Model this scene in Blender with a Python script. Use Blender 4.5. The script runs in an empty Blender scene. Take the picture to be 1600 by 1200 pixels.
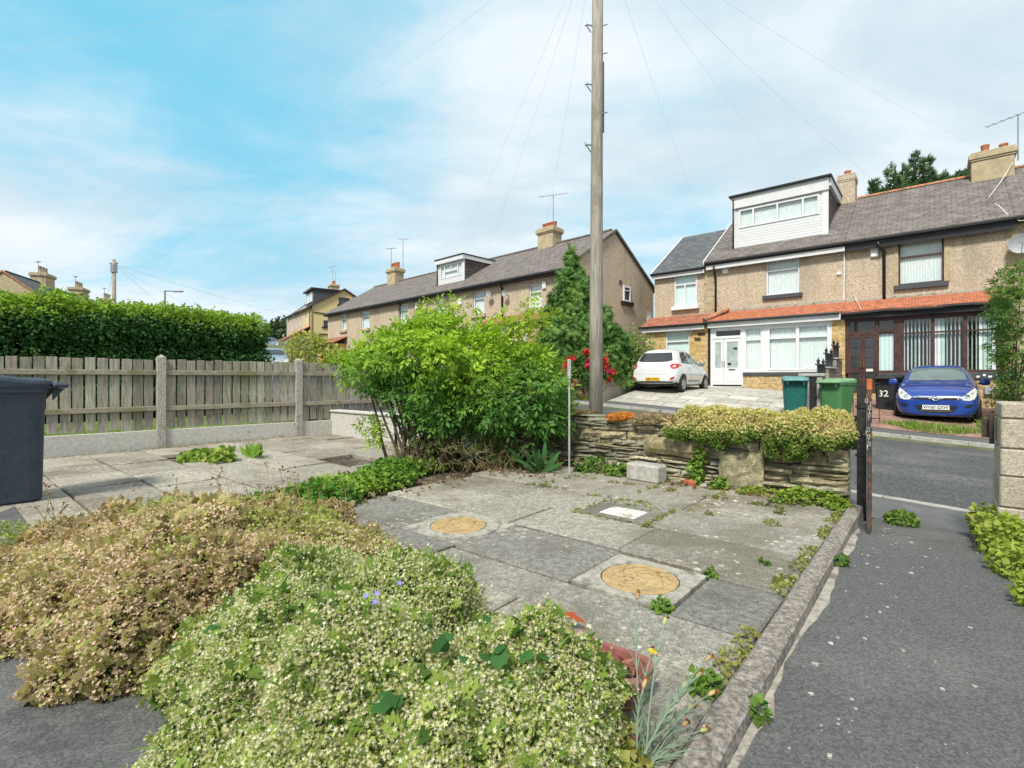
import bpy, bmesh, math, random
import numpy as np
from mathutils import Vector, Matrix
from mathutils.bvhtree import BVHTree
random.seed(7); RNG = np.random.default_rng(11)
rad = math.radians
SC = bpy.context.scene
COL = SC.collection

# ------------------------------------------------------------- camera, sky, sun, exposure
cam_d = bpy.data.cameras.new("camera"); cam = bpy.data.objects.new("camera", cam_d); COL.objects.link(cam)
cam.location = (0, 0, 1.1); cam.rotation_euler = (rad(90), 0, 0)
cam_d.sensor_width = 36; cam_d.lens = 36 * 780 / 1600; cam_d.shift_y = -8 / 1600
cam_d.clip_start = 0.05; cam_d.clip_end = 3000
SC.camera = cam
SC.view_settings.view_transform = 'Standard'; SC.view_settings.look = 'None'
SC.view_settings.exposure = 0.9; SC.view_settings.gamma = 1
SUN_EL, SUN_AZ = 50, -152          # azimuth clockwise from +Y
w = bpy.data.worlds.new("World"); SC.world = w; w.use_nodes = True
nt = w.node_tree; N = nt.nodes; L = nt.links; N.clear()
out = N.new('ShaderNodeOutputWorld'); bg = N.new('ShaderNodeBackground'); bg.inputs[1].default_value = 0.1
L.new(bg.outputs[0], out.inputs[0])
sky = N.new('ShaderNodeTexSky'); sky.sky_type = 'NISHITA'; sky.sun_disc = False
sky.sun_elevation = rad(SUN_EL); sky.sun_rotation = rad(SUN_AZ)
def wmath(op, a, b=None, c=None, clamp=False):
    n = N.new('ShaderNodeMath'); n.operation = op; n.use_clamp = clamp
    for i, v in enumerate((a, b, c)):
        if v is None: continue
        if isinstance(v, (int, float)): n.inputs[i].default_value = v
        else: L.new(v, n.inputs[i])
    return n.outputs[0]
def wmix(f, a, b):
    n = N.new('ShaderNodeMix'); n.data_type = 'RGBA'
    if isinstance(f, (int, float)): n.inputs[0].default_value = f
    else: L.new(f, n.inputs[0])
    for i, v in ((6, a), (7, b)):
        if isinstance(v, tuple): n.inputs[i].default_value = (*v, 1)
        else: L.new(v, n.inputs[i])
    return n.outputs[2]
def wsmooth(v, a, b):
    n = N.new('ShaderNodeMapRange'); n.interpolation_type = 'SMOOTHSTEP'
    L.new(v, n.inputs[0]); n.inputs[1].default_value = a; n.inputs[2].default_value = b
    return n.outputs[0]
tc = N.new('ShaderNodeTexCoord'); sx = N.new('ShaderNodeSeparateXYZ'); L.new(tc.outputs['Generated'], sx.inputs[0])
dx, dy, dz = sx.outputs
den = wmath('ADD', wmath('MAXIMUM', dz, 0.0), 0.22)
cx = N.new('ShaderNodeCombineXYZ'); L.new(wmath('DIVIDE', dx, den), cx.inputs[0]); L.new(wmath('DIVIDE', dy, den), cx.inputs[1])
def wnoise(vec, scale, detail, rough, dist, off, stretch=(1, 1, 1), rz=0):
    mp = N.new('ShaderNodeMapping'); L.new(vec, mp.inputs[0]); mp.inputs[1].default_value = off
    mp.inputs[2].default_value = (0, 0, rz); mp.inputs[3].default_value = stretch
    n = N.new('ShaderNodeTexNoise'); L.new(mp.outputs[0], n.inputs['Vector'])
    n.inputs['Scale'].default_value = scale; n.inputs['Detail'].default_value = detail
    n.inputs['Roughness'].default_value = rough; n.inputs['Distortion'].default_value = dist
    return n.outputs[0]
n1 = wnoise(cx.outputs[0], 0.9, 9, 0.58, 0.5, (3.1, 7.7, 0), (1, 1.5, 1), rad(25))
n2 = wnoise(cx.outputs[0], 2.2, 8, 0.6, 0.7, (1.2, 0.3, 4), (1, 1.7, 1), rad(-15))
# cloud-free openings: one large and high on the left, one small and low in the middle
def toward(v, a, b):
    v = Vector(v).normalized()
    vm = N.new('ShaderNodeVectorMath'); vm.operation = 'DOT_PRODUCT'
    L.new(tc.outputs['Generated'], vm.inputs[0]); vm.inputs[1].default_value = v
    return wsmooth(vm.outputs['Value'], a, b)
open1 = toward((-0.55, 1, 0.66), 0.84, 0.99)
open2 = toward((-0.85, 1, 0.80), 0.90, 1.0)
open3 = toward((0.22, 1, 0.32), 0.93, 1.0)
op = wmath('MAXIMUM', wmath('MULTIPLY', open1, 1.0), wmath('MAXIMUM', wmath('MULTIPLY', open2, .8), wmath('MULTIPLY', open3, 0.55)))
cl = wmath('ADD', wmath('MULTIPLY', n1, 0.72), wmath('MULTIPLY', n2, 0.28))
cl = wmath('SUBTRACT', wmath('ADD', cl, 0.19), wmath('MULTIPLY', op, 0.27))
cover = wsmooth(cl, 0.27, 0.66)
skyc = wmix(0.85, sky.outputs[0], (1.25, 3.85, 5.05))
grey = wnoise(cx.outputs[0], 1.4, 7, 0.55, 0.3, (8, 2, 1), (1, 1.6, 1), rad(10))
cloudc = wmix(wsmooth(grey, 0.34, 0.66), (3.45, 4.25, 4.75), (4.85, 5.25, 5.5))
final = wmix(cover, skyc, cloudc)
hz = wsmooth(dz, 0.0, 0.22)
final = wmix(wmath('MULTIPLY', wmath('SUBTRACT', 1.0, hz), 0.35), final, (4.2, 5.0, 5.5))
L.new(final, bg.inputs[0])
sun_d = bpy.data.lights.new("sun", 'SUN'); sun = bpy.data.objects.new("sun", sun_d); COL.objects.link(sun)
sun_d.energy = 2.5; sun_d.angle = rad(10); sun_d.color = (1, 0.95, 0.86)
az = rad(SUN_AZ); el = rad(SUN_EL)
tosun = Vector((math.sin(az) * math.cos(el), math.cos(az) * math.cos(el), math.sin(el)))
sun.rotation_euler = tosun.to_track_quat('Z', 'Y').to_euler()
sun.location = tosun * 60

# ------------------------------------------------------------- street frame: x along the row (right), y away, z up
CA, SA = 0.763, 0.646
_q = math.hypot(CA, SA); CA /= _q; SA /= _q
ANG = math.atan2(-SA, CA)
def W(s, t, z=0): return Vector((s * CA + t * SA, -s * SA + t * CA, z))

# ------------------------------------------------------------- materials
def M(name): 
    m = bpy.data.materials.new(name); m.use_nodes = True
    n = m.node_tree.nodes; l = m.node_tree.links
    return m, n, l, n['Principled BSDF']
def link_noise(n, l, coord, scale, detail=6, rough=0.6, dist=0, stretch=None, off=0):
    tcn = n.new('ShaderNodeTexCoord')
    src = tcn.outputs[coord]
    if stretch or off:
        mp = n.new('ShaderNodeMapping'); l.new(src, mp.inputs[0])
        if stretch: mp.inputs[3].default_value = stretch
        mp.inputs[1].default_value = (off, off * .7, off * .3); src = mp.outputs[0]
    t = n.new('ShaderNodeTexNoise'); l.new(src, t.inputs['Vector'])
    t.inputs['Scale'].default_value = scale; t.inputs['Detail'].default_value = detail
    t.inputs['Roughness'].default_value = rough; t.inputs['Distortion'].default_value = dist
    return t.outputs[0]
def ramp(n, l, src, a, b, smooth=True):
    r = n.new('ShaderNodeMapRange'); l.new(src, r.inputs[0])
    if smooth: r.interpolation_type = 'SMOOTHSTEP'
    r.inputs[1].default_value = a; r.inputs[2].default_value = b
    return r.outputs[0]
def mixc(n, l, f, a, b, mode='MIX'):
    m = n.new('ShaderNodeMix'); m.data_type = 'RGBA'; m.blend_type = mode
    if isinstance(f, (int, float)): m.inputs[0].default_value = f
    else: l.new(f, m.inputs[0])
    for i, v in ((6, a), (7, b)):
        if isinstance(v, tuple): m.inputs[i].default_value = (*v[:3], 1)
        else: l.new(v, m.inputs[i])
    return m.outputs[2]
def bumped(n, l, bsdf, h, strength, dist=0.02):
    b = n.new('ShaderNodeBump'); b.inputs['Strength'].default_value = strength; b.inputs['Distance'].default_value = dist
    l.new(h, b.inputs['Height']); l.new(b.outputs[0], bsdf.inputs['Normal'])
def pm(name, c1, c2, scale=8, rough=0.8, bump=0.0, bscale=None, c3=None, scale3=2, lo3=.52, hi3=.62, coord='Object', attr=False,
       stretch=None, spec=0.3, metal=0, lo=.35, hi=.65, bdist=.02, speck=None, cells=None):
    m, n, l, b = M(name)
    f = ramp(n, l, link_noise(n, l, coord, scale, 8, .65, 0, stretch), lo, hi)
    c = mixc(n, l, f, c1, c2)
    if c3: c = mixc(n, l, ramp(n, l, link_noise(n, l, coord, scale3, 7, .62, .2, None, 3.3), lo3, hi3), c, c3)
    if speck:      # (colour, cell scale, threshold)
        v = n.new('ShaderNodeTexVoronoi'); tcn = n.new('ShaderNodeTexCoord'); l.new(tcn.outputs[coord], v.inputs['Vector'])
        v.inputs['Scale'].default_value = speck[1]
        big = link_noise(n, l, coord, speck[1] * .13, 3, .5, 0, None, 9)
        mm = n.new('ShaderNodeMath'); mm.operation = 'MULTIPLY_ADD'; l.new(big, mm.inputs[0]); mm.inputs[1].default_value = -speck[2] * 4; l.new(v.outputs['Distance'], mm.inputs[2])
        c = mixc(n, l, ramp(n, l, mm.outputs[0], -speck[2] * 1.6, -speck[2] * 1.75), c, speck[0])
    if cells:      # aggregate: every grain its own tone
        v = n.new('ShaderNodeTexVoronoi'); tcn = n.new('ShaderNodeTexCoord'); l.new(tcn.outputs[coord], v.inputs['Vector']); v.inputs['Scale'].default_value = cells[0]
        sc_ = n.new('ShaderNodeSeparateColor'); l.new(v.outputs['Color'], sc_.inputs[0])
        k = cells[1]; c = mixc(n, l, 1.0, c, mixc(n, l, sc_.outputs[0], (1 - k,) * 3, (1 + k,) * 3), 'MULTIPLY')
    if attr:
        a = n.new('ShaderNodeAttribute'); a.attribute_name = 'col'
        c = mixc(n, l, 1.0, c, a.outputs['Color'], 'MULTIPLY')
    l.new(c, b.inputs['Base Color'])
    b.inputs['Roughness'].default_value = rough; b.inputs['Specular IOR Level'].default_value = spec; b.inputs['Metallic'].default_value = metal
    if bump: bumped(n, l, b, link_noise(n, l, coord, bscale or scale * 3, 6, .7, 0, stretch), bump, bdist)
    return m
def brickmat(name, c1, c2, mortar, bw, rh, msize=.008, rough=.85, bump=.5, var=.35, vscale=6, grain=40, offset=.5, stain=None, spec=.25, coord='UV'):
    m, n, l, b = M(name)
    tcn = n.new('ShaderNodeTexCoord'); t = n.new('ShaderNodeTexBrick')
    wob = n.new('ShaderNodeTexNoise'); wob.inputs['Scale'].default_value = 5; l.new(tcn.outputs[coord], wob.inputs['Vector'])
    va = n.new('ShaderNodeVectorMath'); va.operation = 'MULTIPLY_ADD'; l.new(wob.outputs['Color'], va.inputs[0])
    va.inputs[1].default_value = (.012, .012, 0); l.new(tcn.outputs[coord], va.inputs[2])
    l.new(va.outputs[0], t.inputs['Vector'])
    t.offset = offset; t.inputs['Color1'].default_value = (*c1, 1); t.inputs['Color2'].default_value = (*c2, 1); t.inputs['Mortar'].default_value = (*mortar, 1)
    t.inputs['Scale'].default_value = 1; t.inputs['Mortar Size'].default_value = msize; t.inputs['Mortar Smooth'].default_value = .3
    t.inputs['Brick Width'].default_value = bw; t.inputs['Row Height'].default_value = rh; t.inputs['Bias'].default_value = -.1
    f = ramp(n, l, link_noise(n, l, coord, vscale, 7, .65), .3, .7)
    dark = tuple(1 - var for _ in range(3)); lite = tuple(1 + var * .6 for _ in range(3))
    c = mixc(n, l, 1.0, t.outputs['Color'], mixc(n, l, f, dark, lite), 'MULTIPLY')
    g = link_noise(n, l, coord, grain, 4, .7)
    c = mixc(n, l, .5, c, mixc(n, l, 1.0, c, mixc(n, l, ramp(n, l, g, .3, .7), (.6, .6, .6), (1.4, 1.4, 1.4)), 'MULTIPLY'))
    if stain: c = mixc(n, l, ramp(n, l, link_noise(n, l, coord, 1.3, 8, .7, .3, None, 5), .52, .72), c, stain)
    l.new(c, b.inputs['Base Color']); b.inputs['Roughness'].default_value = rough; b.inputs['Specular IOR Level'].default_value = spec
    inv = n.new('ShaderNodeMath'); inv.operation = 'MULTIPLY_ADD'; l.new(t.outputs['Fac'], inv.inputs[0]); inv.inputs[1].default_value = -1.2
    l.new(g, inv.inputs[2])
    bumped(n, l, b, inv.outputs[0], bump, .02)
    return m
def leafmat(name, trans=.38, rough=.6, spec=.2):
    m, n, l, b = M(name)
    a = n.new('ShaderNodeAttribute'); a.attribute_name = 'col'
    l.new(a.outputs['Color'], b.inputs['Base Color']); b.inputs['Roughness'].default_value = rough; b.inputs['Specular IOR Level'].default_value = spec
    tr = n.new('ShaderNodeBsdfTranslucent')
    l.new(mixc(n, l, 1.0, a.outputs['Color'], (1.15, 1.2, .6), 'MULTIPLY'), tr.inputs[0])
    mx = n.new('ShaderNodeMixShader'); mx.inputs[0].default_value = trans
    l.new(b.outputs[0], mx.inputs[1]); l.new(tr.outputs[0], mx.inputs[2])
    l.new(mx.outputs[0], n['Material Output'].inputs[0])
    return m
def flat(name, c, rough=.5, metal=0, spec=.4, var=.12):
    return pm(name, tuple(x * (1 - var) for x in c), tuple(min(1, x * (1 + var)) for x in c), 3, rough, spec=spec, metal=metal)
def glassmat(name, tint, refl=.22, op=0.0):
    m, n, l, b = M(name)
    tr = n.new('ShaderNodeBsdfTransparent'); tr.inputs[0].default_value = (*tint, 1)
    gl = n.new('ShaderNodeBsdfGlossy'); gl.inputs['Roughness'].default_value = .02; gl.inputs[0].default_value = (1, 1, 1, 1)
    fr = n.new('ShaderNodeLayerWeight'); fr.inputs[0].default_value = .5
    p_ = n.new('ShaderNodeMath'); p_.operation = 'POWER'; l.new(fr.outputs['Facing'], p_.inputs[0]); p_.inputs[1].default_value = 4
    mm = n.new('ShaderNodeMath'); mm.operation = 'MULTIPLY_ADD'; l.new(p_.outputs[0], mm.inputs[0]); mm.inputs[1].default_value = .8; mm.inputs[2].default_value = .04 + refl; mm.use_clamp = True
    mx = n.new('ShaderNodeMixShader'); l.new(mm.outputs[0], mx.inputs[0]); l.new(tr.outputs[0], mx.inputs[1]); l.new(gl.outputs[0], mx.inputs[2])
    l.new(mx.outputs[0], n['Material Output'].inputs[0])
    return m
def carpaint(name, c, flake=.0):
    m, n, l, b = M(name)
    d = ramp(n, l, link_noise(n, l, 'Object', 3, 6, .6), .3, .8)
    l.new(mixc(n, l, d, tuple(x * .92 for x in c), c), b.inputs['Base Color'])
    b.inputs['Roughness'].default_value = .35; b.inputs['Metallic'].default_value = flake
    b.inputs['Coat Weight'].default_value = 1.0; b.inputs['Coat Roughness'].default_value = .06
    return m
def chippy(name):
    m, n, l, b = M(name)
    tcn = n.new('ShaderNodeTexCoord'); v = n.new('ShaderNodeTexVoronoi'); v.inputs['Scale'].default_value = 26
    l.new(tcn.outputs['Object'], v.inputs['Vector'])
    v2 = n.new('ShaderNodeTexVoronoi'); v2.inputs['Scale'].default_value = 70; l.new(tcn.outputs['Object'], v2.inputs['Vector'])
    s1 = n.new('ShaderNodeSeparateColor'); l.new(v.outputs['Color'], s1.inputs[0]); s2 = n.new('ShaderNodeSeparateColor'); l.new(v2.outputs['Color'], s2.inputs[0])
    mm = n.new('ShaderNodeMath'); mm.operation = 'MULTIPLY_ADD'; l.new(s1.outputs[0], mm.inputs[0]); mm.inputs[1].default_value = .5
    m2 = n.new('ShaderNodeMath'); m2.operation = 'MULTIPLY'; l.new(s2.outputs[0], m2.inputs[0]); m2.inputs[1].default_value = .5; l.new(m2.outputs[0], mm.inputs[2])
    a = n.new('ShaderNodeAttribute'); a.attribute_name = 'col'
    c = mixc(n, l, ramp(n, l, mm.outputs[0], .1, .9, False), (.31, .24, .17), (.72, .6, .455))
    st = ramp(n, l, link_noise(n, l, 'Object', .7, 6, .6), .4, .75)
    c = mixc(n, l, mixc(n, l, st, (0, 0, 0), (.45, .45, .45)), c, (.5, .41, .31))
    sk = ramp(n, l, link_noise(n, l, 'Object', 1.6, 7, .65, .2, (1, 1, .16), 2.2), .5, .72)
    c = mixc(n, l, mixc(n, l, sk, (0, 0, 0), (.6, .6, .6)), c, (.3, .26, .21))
    c = mixc(n, l, 1.0, c, a.outputs['Color'], 'MULTIPLY')
    l.new(c, b.inputs['Base Color']); b.inputs['Roughness'].default_value = .95; b.inputs['Specular IOR Level'].default_value = .15
    bumped(n, l, b, mm.outputs[0], .6, .02)
    return m

MT = {}
MT['asphalt_path'] = pm('asphalt_path', (.085, .085, .085), (.125, .125, .125), 150, .85, .5, 180, (.15, .15, .14), 1.1, .45, .75, lo=.3, hi=.72, bdist=.01, speck=((.34, .33, .3), 20, .1), cells=(120, .3))
MT['road'] = pm('road_asphalt', (.055, .057, .06), (.1, .1, .1), 60, .9, .4, 90, (.125, .125, .125), .6, .45, .7, bdist=.01, cells=(45, .45))
MT['pavement'] = pm('pavement_asphalt', (.085, .088, .092), (.13, .13, .13), 50, .9, .4, 80, (.16, .16, .155), .9, .5, .7, bdist=.01)
MT['kerb'] = pm('kerb_concrete', (.3, .29, .27), (.42, .41, .38), 12, .9, .3, 40, (.22, .21, .19), 3)
MT['slab'] = pm('flagstone', (.74, .72, .68), (1.22, 1.18, 1.1), 26, .9, .6, 120, (.66, .62, .54), 1.7, .46, .66, attr=True, bdist=.012, speck=((1.7, 1.65, 1.5), 14, .30), cells=(160, .35))
MT['palefl'] = pm('pale_flagstone', (.7, .7, .7), (1.1, 1.08, 1.02), 9, .9, .3, 60, (.75, .7, .6), 1.6, .5, .7, attr=True)
MT['soil'] = pm('soil', (.05, .04, .03), (.14, .115, .085), 14, 1, .8, 60, (.2, .17, .13), 5)
MT['ground'] = pm('rough_ground', (.07, .09, .03), (.14, .14, .07), 3, 1, .5, 30, (.16, .14, .1), 1)
MT['lawn'] = pm('lawn_turf', (.08, .15, .03), (.16, .24, .06), 9, .95, .6, 70)
MT['edging'] = pm('edging_stone', (.18, .16, .14), (.35, .31, .27), 38, .9, .7, 90, (.36, .33, .29), 5, .55, .7, cells=(90, .35))
MT['mortar'] = pm('old_mortar', (.3, .28, .24), (.45, .42, .36), 22, .95, .6, 60, (.2, .19, .16), 6)
MT['cover'] = pm('yellow_cover', (.38, .265, .12), (.49, .35, .17), 20, .8, .35, 70, (.27, .2, .11), 4, .5, .72, speck=((.16, .13, .08), 30, .3))
MT['coverdark'] = flat('cover_groove', (.24, .15, .06), .9)
MT['concrete'] = pm('concrete', (.33, .32, .29), (.48, .46, .42), 18, .92, .5, 70, (.27, .24, .18), 3, .55, .7)
MT['concpost'] = pm('aggregate_concrete', (.24, .22, .19), (.5, .47, .42), 60, .95, .6, 90, (.26, .21, .15), 4, .56, .7)
MT['gravelbd'] = pm('gravel_board_concrete', (.44, .43, .39), (.56, .54, .49), 25, .95, .4, 80, (.3, .2, .1), 5, .6, .72, stretch=None)
MT['whitecov'] = pm('pale_cover', (.5, .49, .46), (.66, .65, .6), 25, .9, .3, 60, (.33, .3, .24), 6)
MT['oldwood'] = pm('weathered_boards', (.7, .7, .7), (1.3, 1.25, 1.12), 9, .9, .4, 30, (.74, .67, .5), 3, .5, .75, attr=True, stretch=(6, 6, .5))
MT['rail'] = pm('weathered_rail', (.22, .19, .14), (.36, .32, .25), 9, .9, .4, 30, (.2, .19, .1), 3, stretch=(1, 1, 6))
MT['polewood'] = pm('pole_wood', (.22, .2, .17), (.44, .4, .34), 14, .9, .6, 40, (.27, .24, .2), 2, stretch=(3, 3, .18), lo=.3, hi=.7)
MT['stone'] = pm('wall_stone', (.6, .58, .55), (1.2, 1.15, 1.05), 14, .92, .8, 45, (.68, .68, .5), 5, .5, .68, attr=True, speck=((1.7, 1.65, 1.45), 20, .36), cells=(110, .25))
MT['block'] = pm('concrete_block', (.86, .86, .86), (1.1, 1.08, 1.05), 45, .95, .45, 90, (.85, .76, .6), 5, .5, .7, attr=True, cells=(120, .25))
MT['dash'] = chippy('pebbledash')
MT['yellowdash'] = pm('cream_render', (.55, .42, .2), (.68, .54, .3), 6, .9, .2, 60, (.6, .47, .27), .8)
MT['creamwall'] = pm('pale_render', (.5, .45, .35), (.62, .57, .46), 4, .9, .2, 60)
MT['sandstone'] = brickmat('pitched_sandstone', (.52, .35, .13), (.64, .46, .22), (.55, .45, .3), .42, .15, .011, bump=.9, var=.4, vscale=9)
MT['stonebase'] = brickmat('stone_plinth', (.5, .34, .15), (.62, .46, .25), (.42, .34, .22), .34, .13, .012, bump=.8, var=.45, vscale=8)
MT['quoin'] = pm('sandstone_quoin', (.36, .29, .18), (.48, .4, .26), 5, .9, .3, 40)
MT['slate'] = brickmat('roof_slate', (.16, .14, .128), (.21, .185, .17), (.09, .08, .074), .3, .22, .012, bump=.6, var=.3, vscale=2.5, grain=22, stain=(.19, .17, .15))
MT['greyslate'] = brickmat('grey_slate', (.1, .11, .115), (.15, .16, .165), (.05, .05, .055), .3, .2, .013, bump=.6, var=.25, vscale=2.5, grain=22)
MT['redtile'] = brickmat('red_tile', (.44, .15, .08), (.54, .21, .115), (.23, .085, .05), .17, .1, .008, bump=.7, var=.3, vscale=5, grain=26)
MT['redtileold'] = brickmat('old_red_tile', (.36, .13, .08), (.44, .19, .12), (.16, .07, .05), .17, .12, .008, bump=.7, var=.35, vscale=4, grain=26)
MT['cheek'] = brickmat('cheek_slate', (.1, .085, .08), (.15, .125, .12), (.05, .045, .045), .3, .2, .012, bump=.5)
MT['ridge'] = pm('ridge_tile', (.36, .16, .08), (.5, .24, .13), 6, .85, .3, 30, (.2, .14, .1), 3)
MT['upvc'] = pm('white_upvc', (.66, .67, .68), (.72, .73, .73), 3, .35, spec=.5)
MT['shiplap'] = brickmat('white_shiplap', (.64, .65, .66), (.68, .69, .7), (.36, .37, .38), 30, .11, .008, rough=.5, bump=.3, var=.05)
MT['fasciawhite'] = pm('white_fascia', (.6, .61, .62), (.68, .68, .68), 4, .5, c3=(.48, .48, .46), scale3=5, lo3=.6, hi3=.75)
MT['black'] = flat('black_plastic', (.018, .018, .02), .4)
MT['blackiron'] = pm('black_iron', (.015, .015, .017), (.035, .034, .034), 20, .55, .2, 60, (.09, .05, .03), 8, .6, .7)
MT['rust'] = pm('rusty_iron', (.05, .038, .034), (.09, .065, .05), 25, .8, .4, 60, (.15, .08, .05), 9)
MT['rawmetal'] = pm('dull_metal', (.3, .3, .29), (.45, .45, .43), 20, .55, .2, 60, metal=.4)
MT['greywood'] = pm('grey_post', (.3, .29, .27), (.45, .44, .41), 12, .9, stretch=(4, 4, .5))
MT['brownwood'] = pm('brown_frame', (.055, .03, .026), (.095, .05, .042), 6, .45, stretch=(1, 1, 1))
MT['darksill'] = flat('dark_sill', (.06, .065, .075), .7)
MT['curtain'] = pm('net_curtain', (.66, .72, .71), (.8, .83, .82), 26, .95, spec=.1, c3=(.57, .63, .63), scale3=17, lo3=.5, hi3=.6, coord='UV')
MT['mintcurtain'] = pm('mint_curtain', (.6, .76, .73), (.76, .86, .84), 12, .95, spec=.1, coord='UV')
MT['blind'] = flat('vertical_blind', (.82, .86, .88), .8)
MT['greenblind'] = flat('pale_green_blind', (.5, .66, .6), .8)
MT['room'] = flat('room_wall', (.1, .09, .08), .95)
MT['pane'] = glassmat('window_glass', (.97, .99, .99), .03)
MT['doorglass'] = pm('obscured_glass', (.3, .36, .35), (.42, .48, .46), 5, .12, spec=.6)
MT['darkglass'] = flat('dark_glass', (.04, .045, .05), .06, spec=.7)
MT['carglass'] = flat('car_glass', (.12, .16, .15), .04, spec=.9)
MT['backglass'] = flat('tinted_car_glass', (.03, .035, .04), .05, spec=.8)
MT['bluepaint'] = carpaint('blue_paint', (.008, .05, .3), .1)
MT['whitepaint'] = carpaint('white_paint', (.72, .74, .74))
MT['silverpaint'] = carpaint('silver_paint', (.45, .47, .48), .5)
MT['greypaint'] = carpaint('grey_paint', (.2, .22, .24), .4)
MT['chrome'] = flat('chrome', (.72, .73, .74), .12, metal=1)
MT['lamp'] = pm('headlamp_lens', (.5, .52, .45), (.82, .83, .74), 12, .08, spec=.8)
MT['redlens'] = pm('red_lens', (.4, .015, .02), (.62, .05, .05), 9, .12, spec=.7)
MT['tyre'] = flat('tyre', (.014, .014, .015), .8)
MT['alloy'] = flat('alloy_rim', (.42, .43, .44), .35, metal=.6)
MT['platewhite'] = flat('white_plate', (.72, .73, .72), .4, var=.03)
MT['plateyellow'] = flat('yellow_plate', (.72, .44, .02), .4, var=.03)
MT['binblack'] = pm('slate_bin_plastic', (.036, .05, .072), (.052, .066, .09), 30, .5, .15, 120, (.06, .068, .08), 2, .5, .8)
MT['bindark'] = pm('black_bin_plastic', (.022, .024, .028), (.035, .037, .04), 30, .5)
MT['binteal'] = pm('dark_green_bin_plastic', (.008, .09, .075), (.014, .12, .1), 20, .45)
MT['bingreen'] = pm('green_bin_plastic', (.05, .16, .055), (.075, .2, .075), 20, .5)
MT['bintop'] = pm('green_lid_plastic', (.14, .28, .14), (.2, .36, .19), 15, .5)
MT['tealtop'] = pm('teal_lid_plastic', (.06, .2, .2), (.13, .3, .3), 12, .4)
MT['terracotta'] = pm('terracotta', (.22, .085, .07), (.32, .13, .105), 9, .6, .2, 30)
MT['pot'] = pm('clay_pot', (.3, .1, .055), (.42, .16, .09), 6, .8, .2, 30)
MT['palepot'] = pm('pale_clay_pot', (.3, .24, .17), (.42, .35, .26), 6, .8)
MT['brickred'] = pm('broken_brick', (.3, .07, .035), (.45, .14, .08), 14, .95, .7, 40)
MT['brickdrive'] = brickmat('brick_paving', (.3, .17, .13), (.38, .24, .19), (.2, .15, .12), .2, .1, .006, bump=.3, var=.35, vscale=3)
MT['white'] = flat('white_mark', (.78, .78, .76), .6, var=.03)
MT['steel'] = flat('galvanised_steel', (.33, .35, .36), .45, metal=.7)
MT['wire'] = flat('wire_sheath', (.7, .75, .78), .6)
MT['cable'] = flat('pale_cable', (.6, .58, .52), .6)
MT['bark'] = pm('bark', (.07, .052, .04), (.15, .12, .09), 12, .95, .6, 40, stretch=(3, 3, .4))
MT['leaf'] = leafmat('leaf'); MT['petal'] = leafmat('petal', .3, .7, .15); MT['needle'] = leafmat('needle', .2, .65, .15)
MT['box'] = flat('alarm_box', (.72, .72, .7), .5)
MT['dish'] = flat('grey_dish', (.3, .32, .34), .5)
MT['verge'] = flat('dark_red_verge', (.09, .04, .035), .6)
MT['redcloth'] = flat('red_bag', (.55, .06, .1), .7)
MT['concpath'] = pm('path_concrete', (.085, .085, .088), (.13, .13, .13), 14, .95, .7, 90, (.16, .16, .155), 1.5, .5, .7, cells=(150, .3), bdist=.01)
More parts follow.
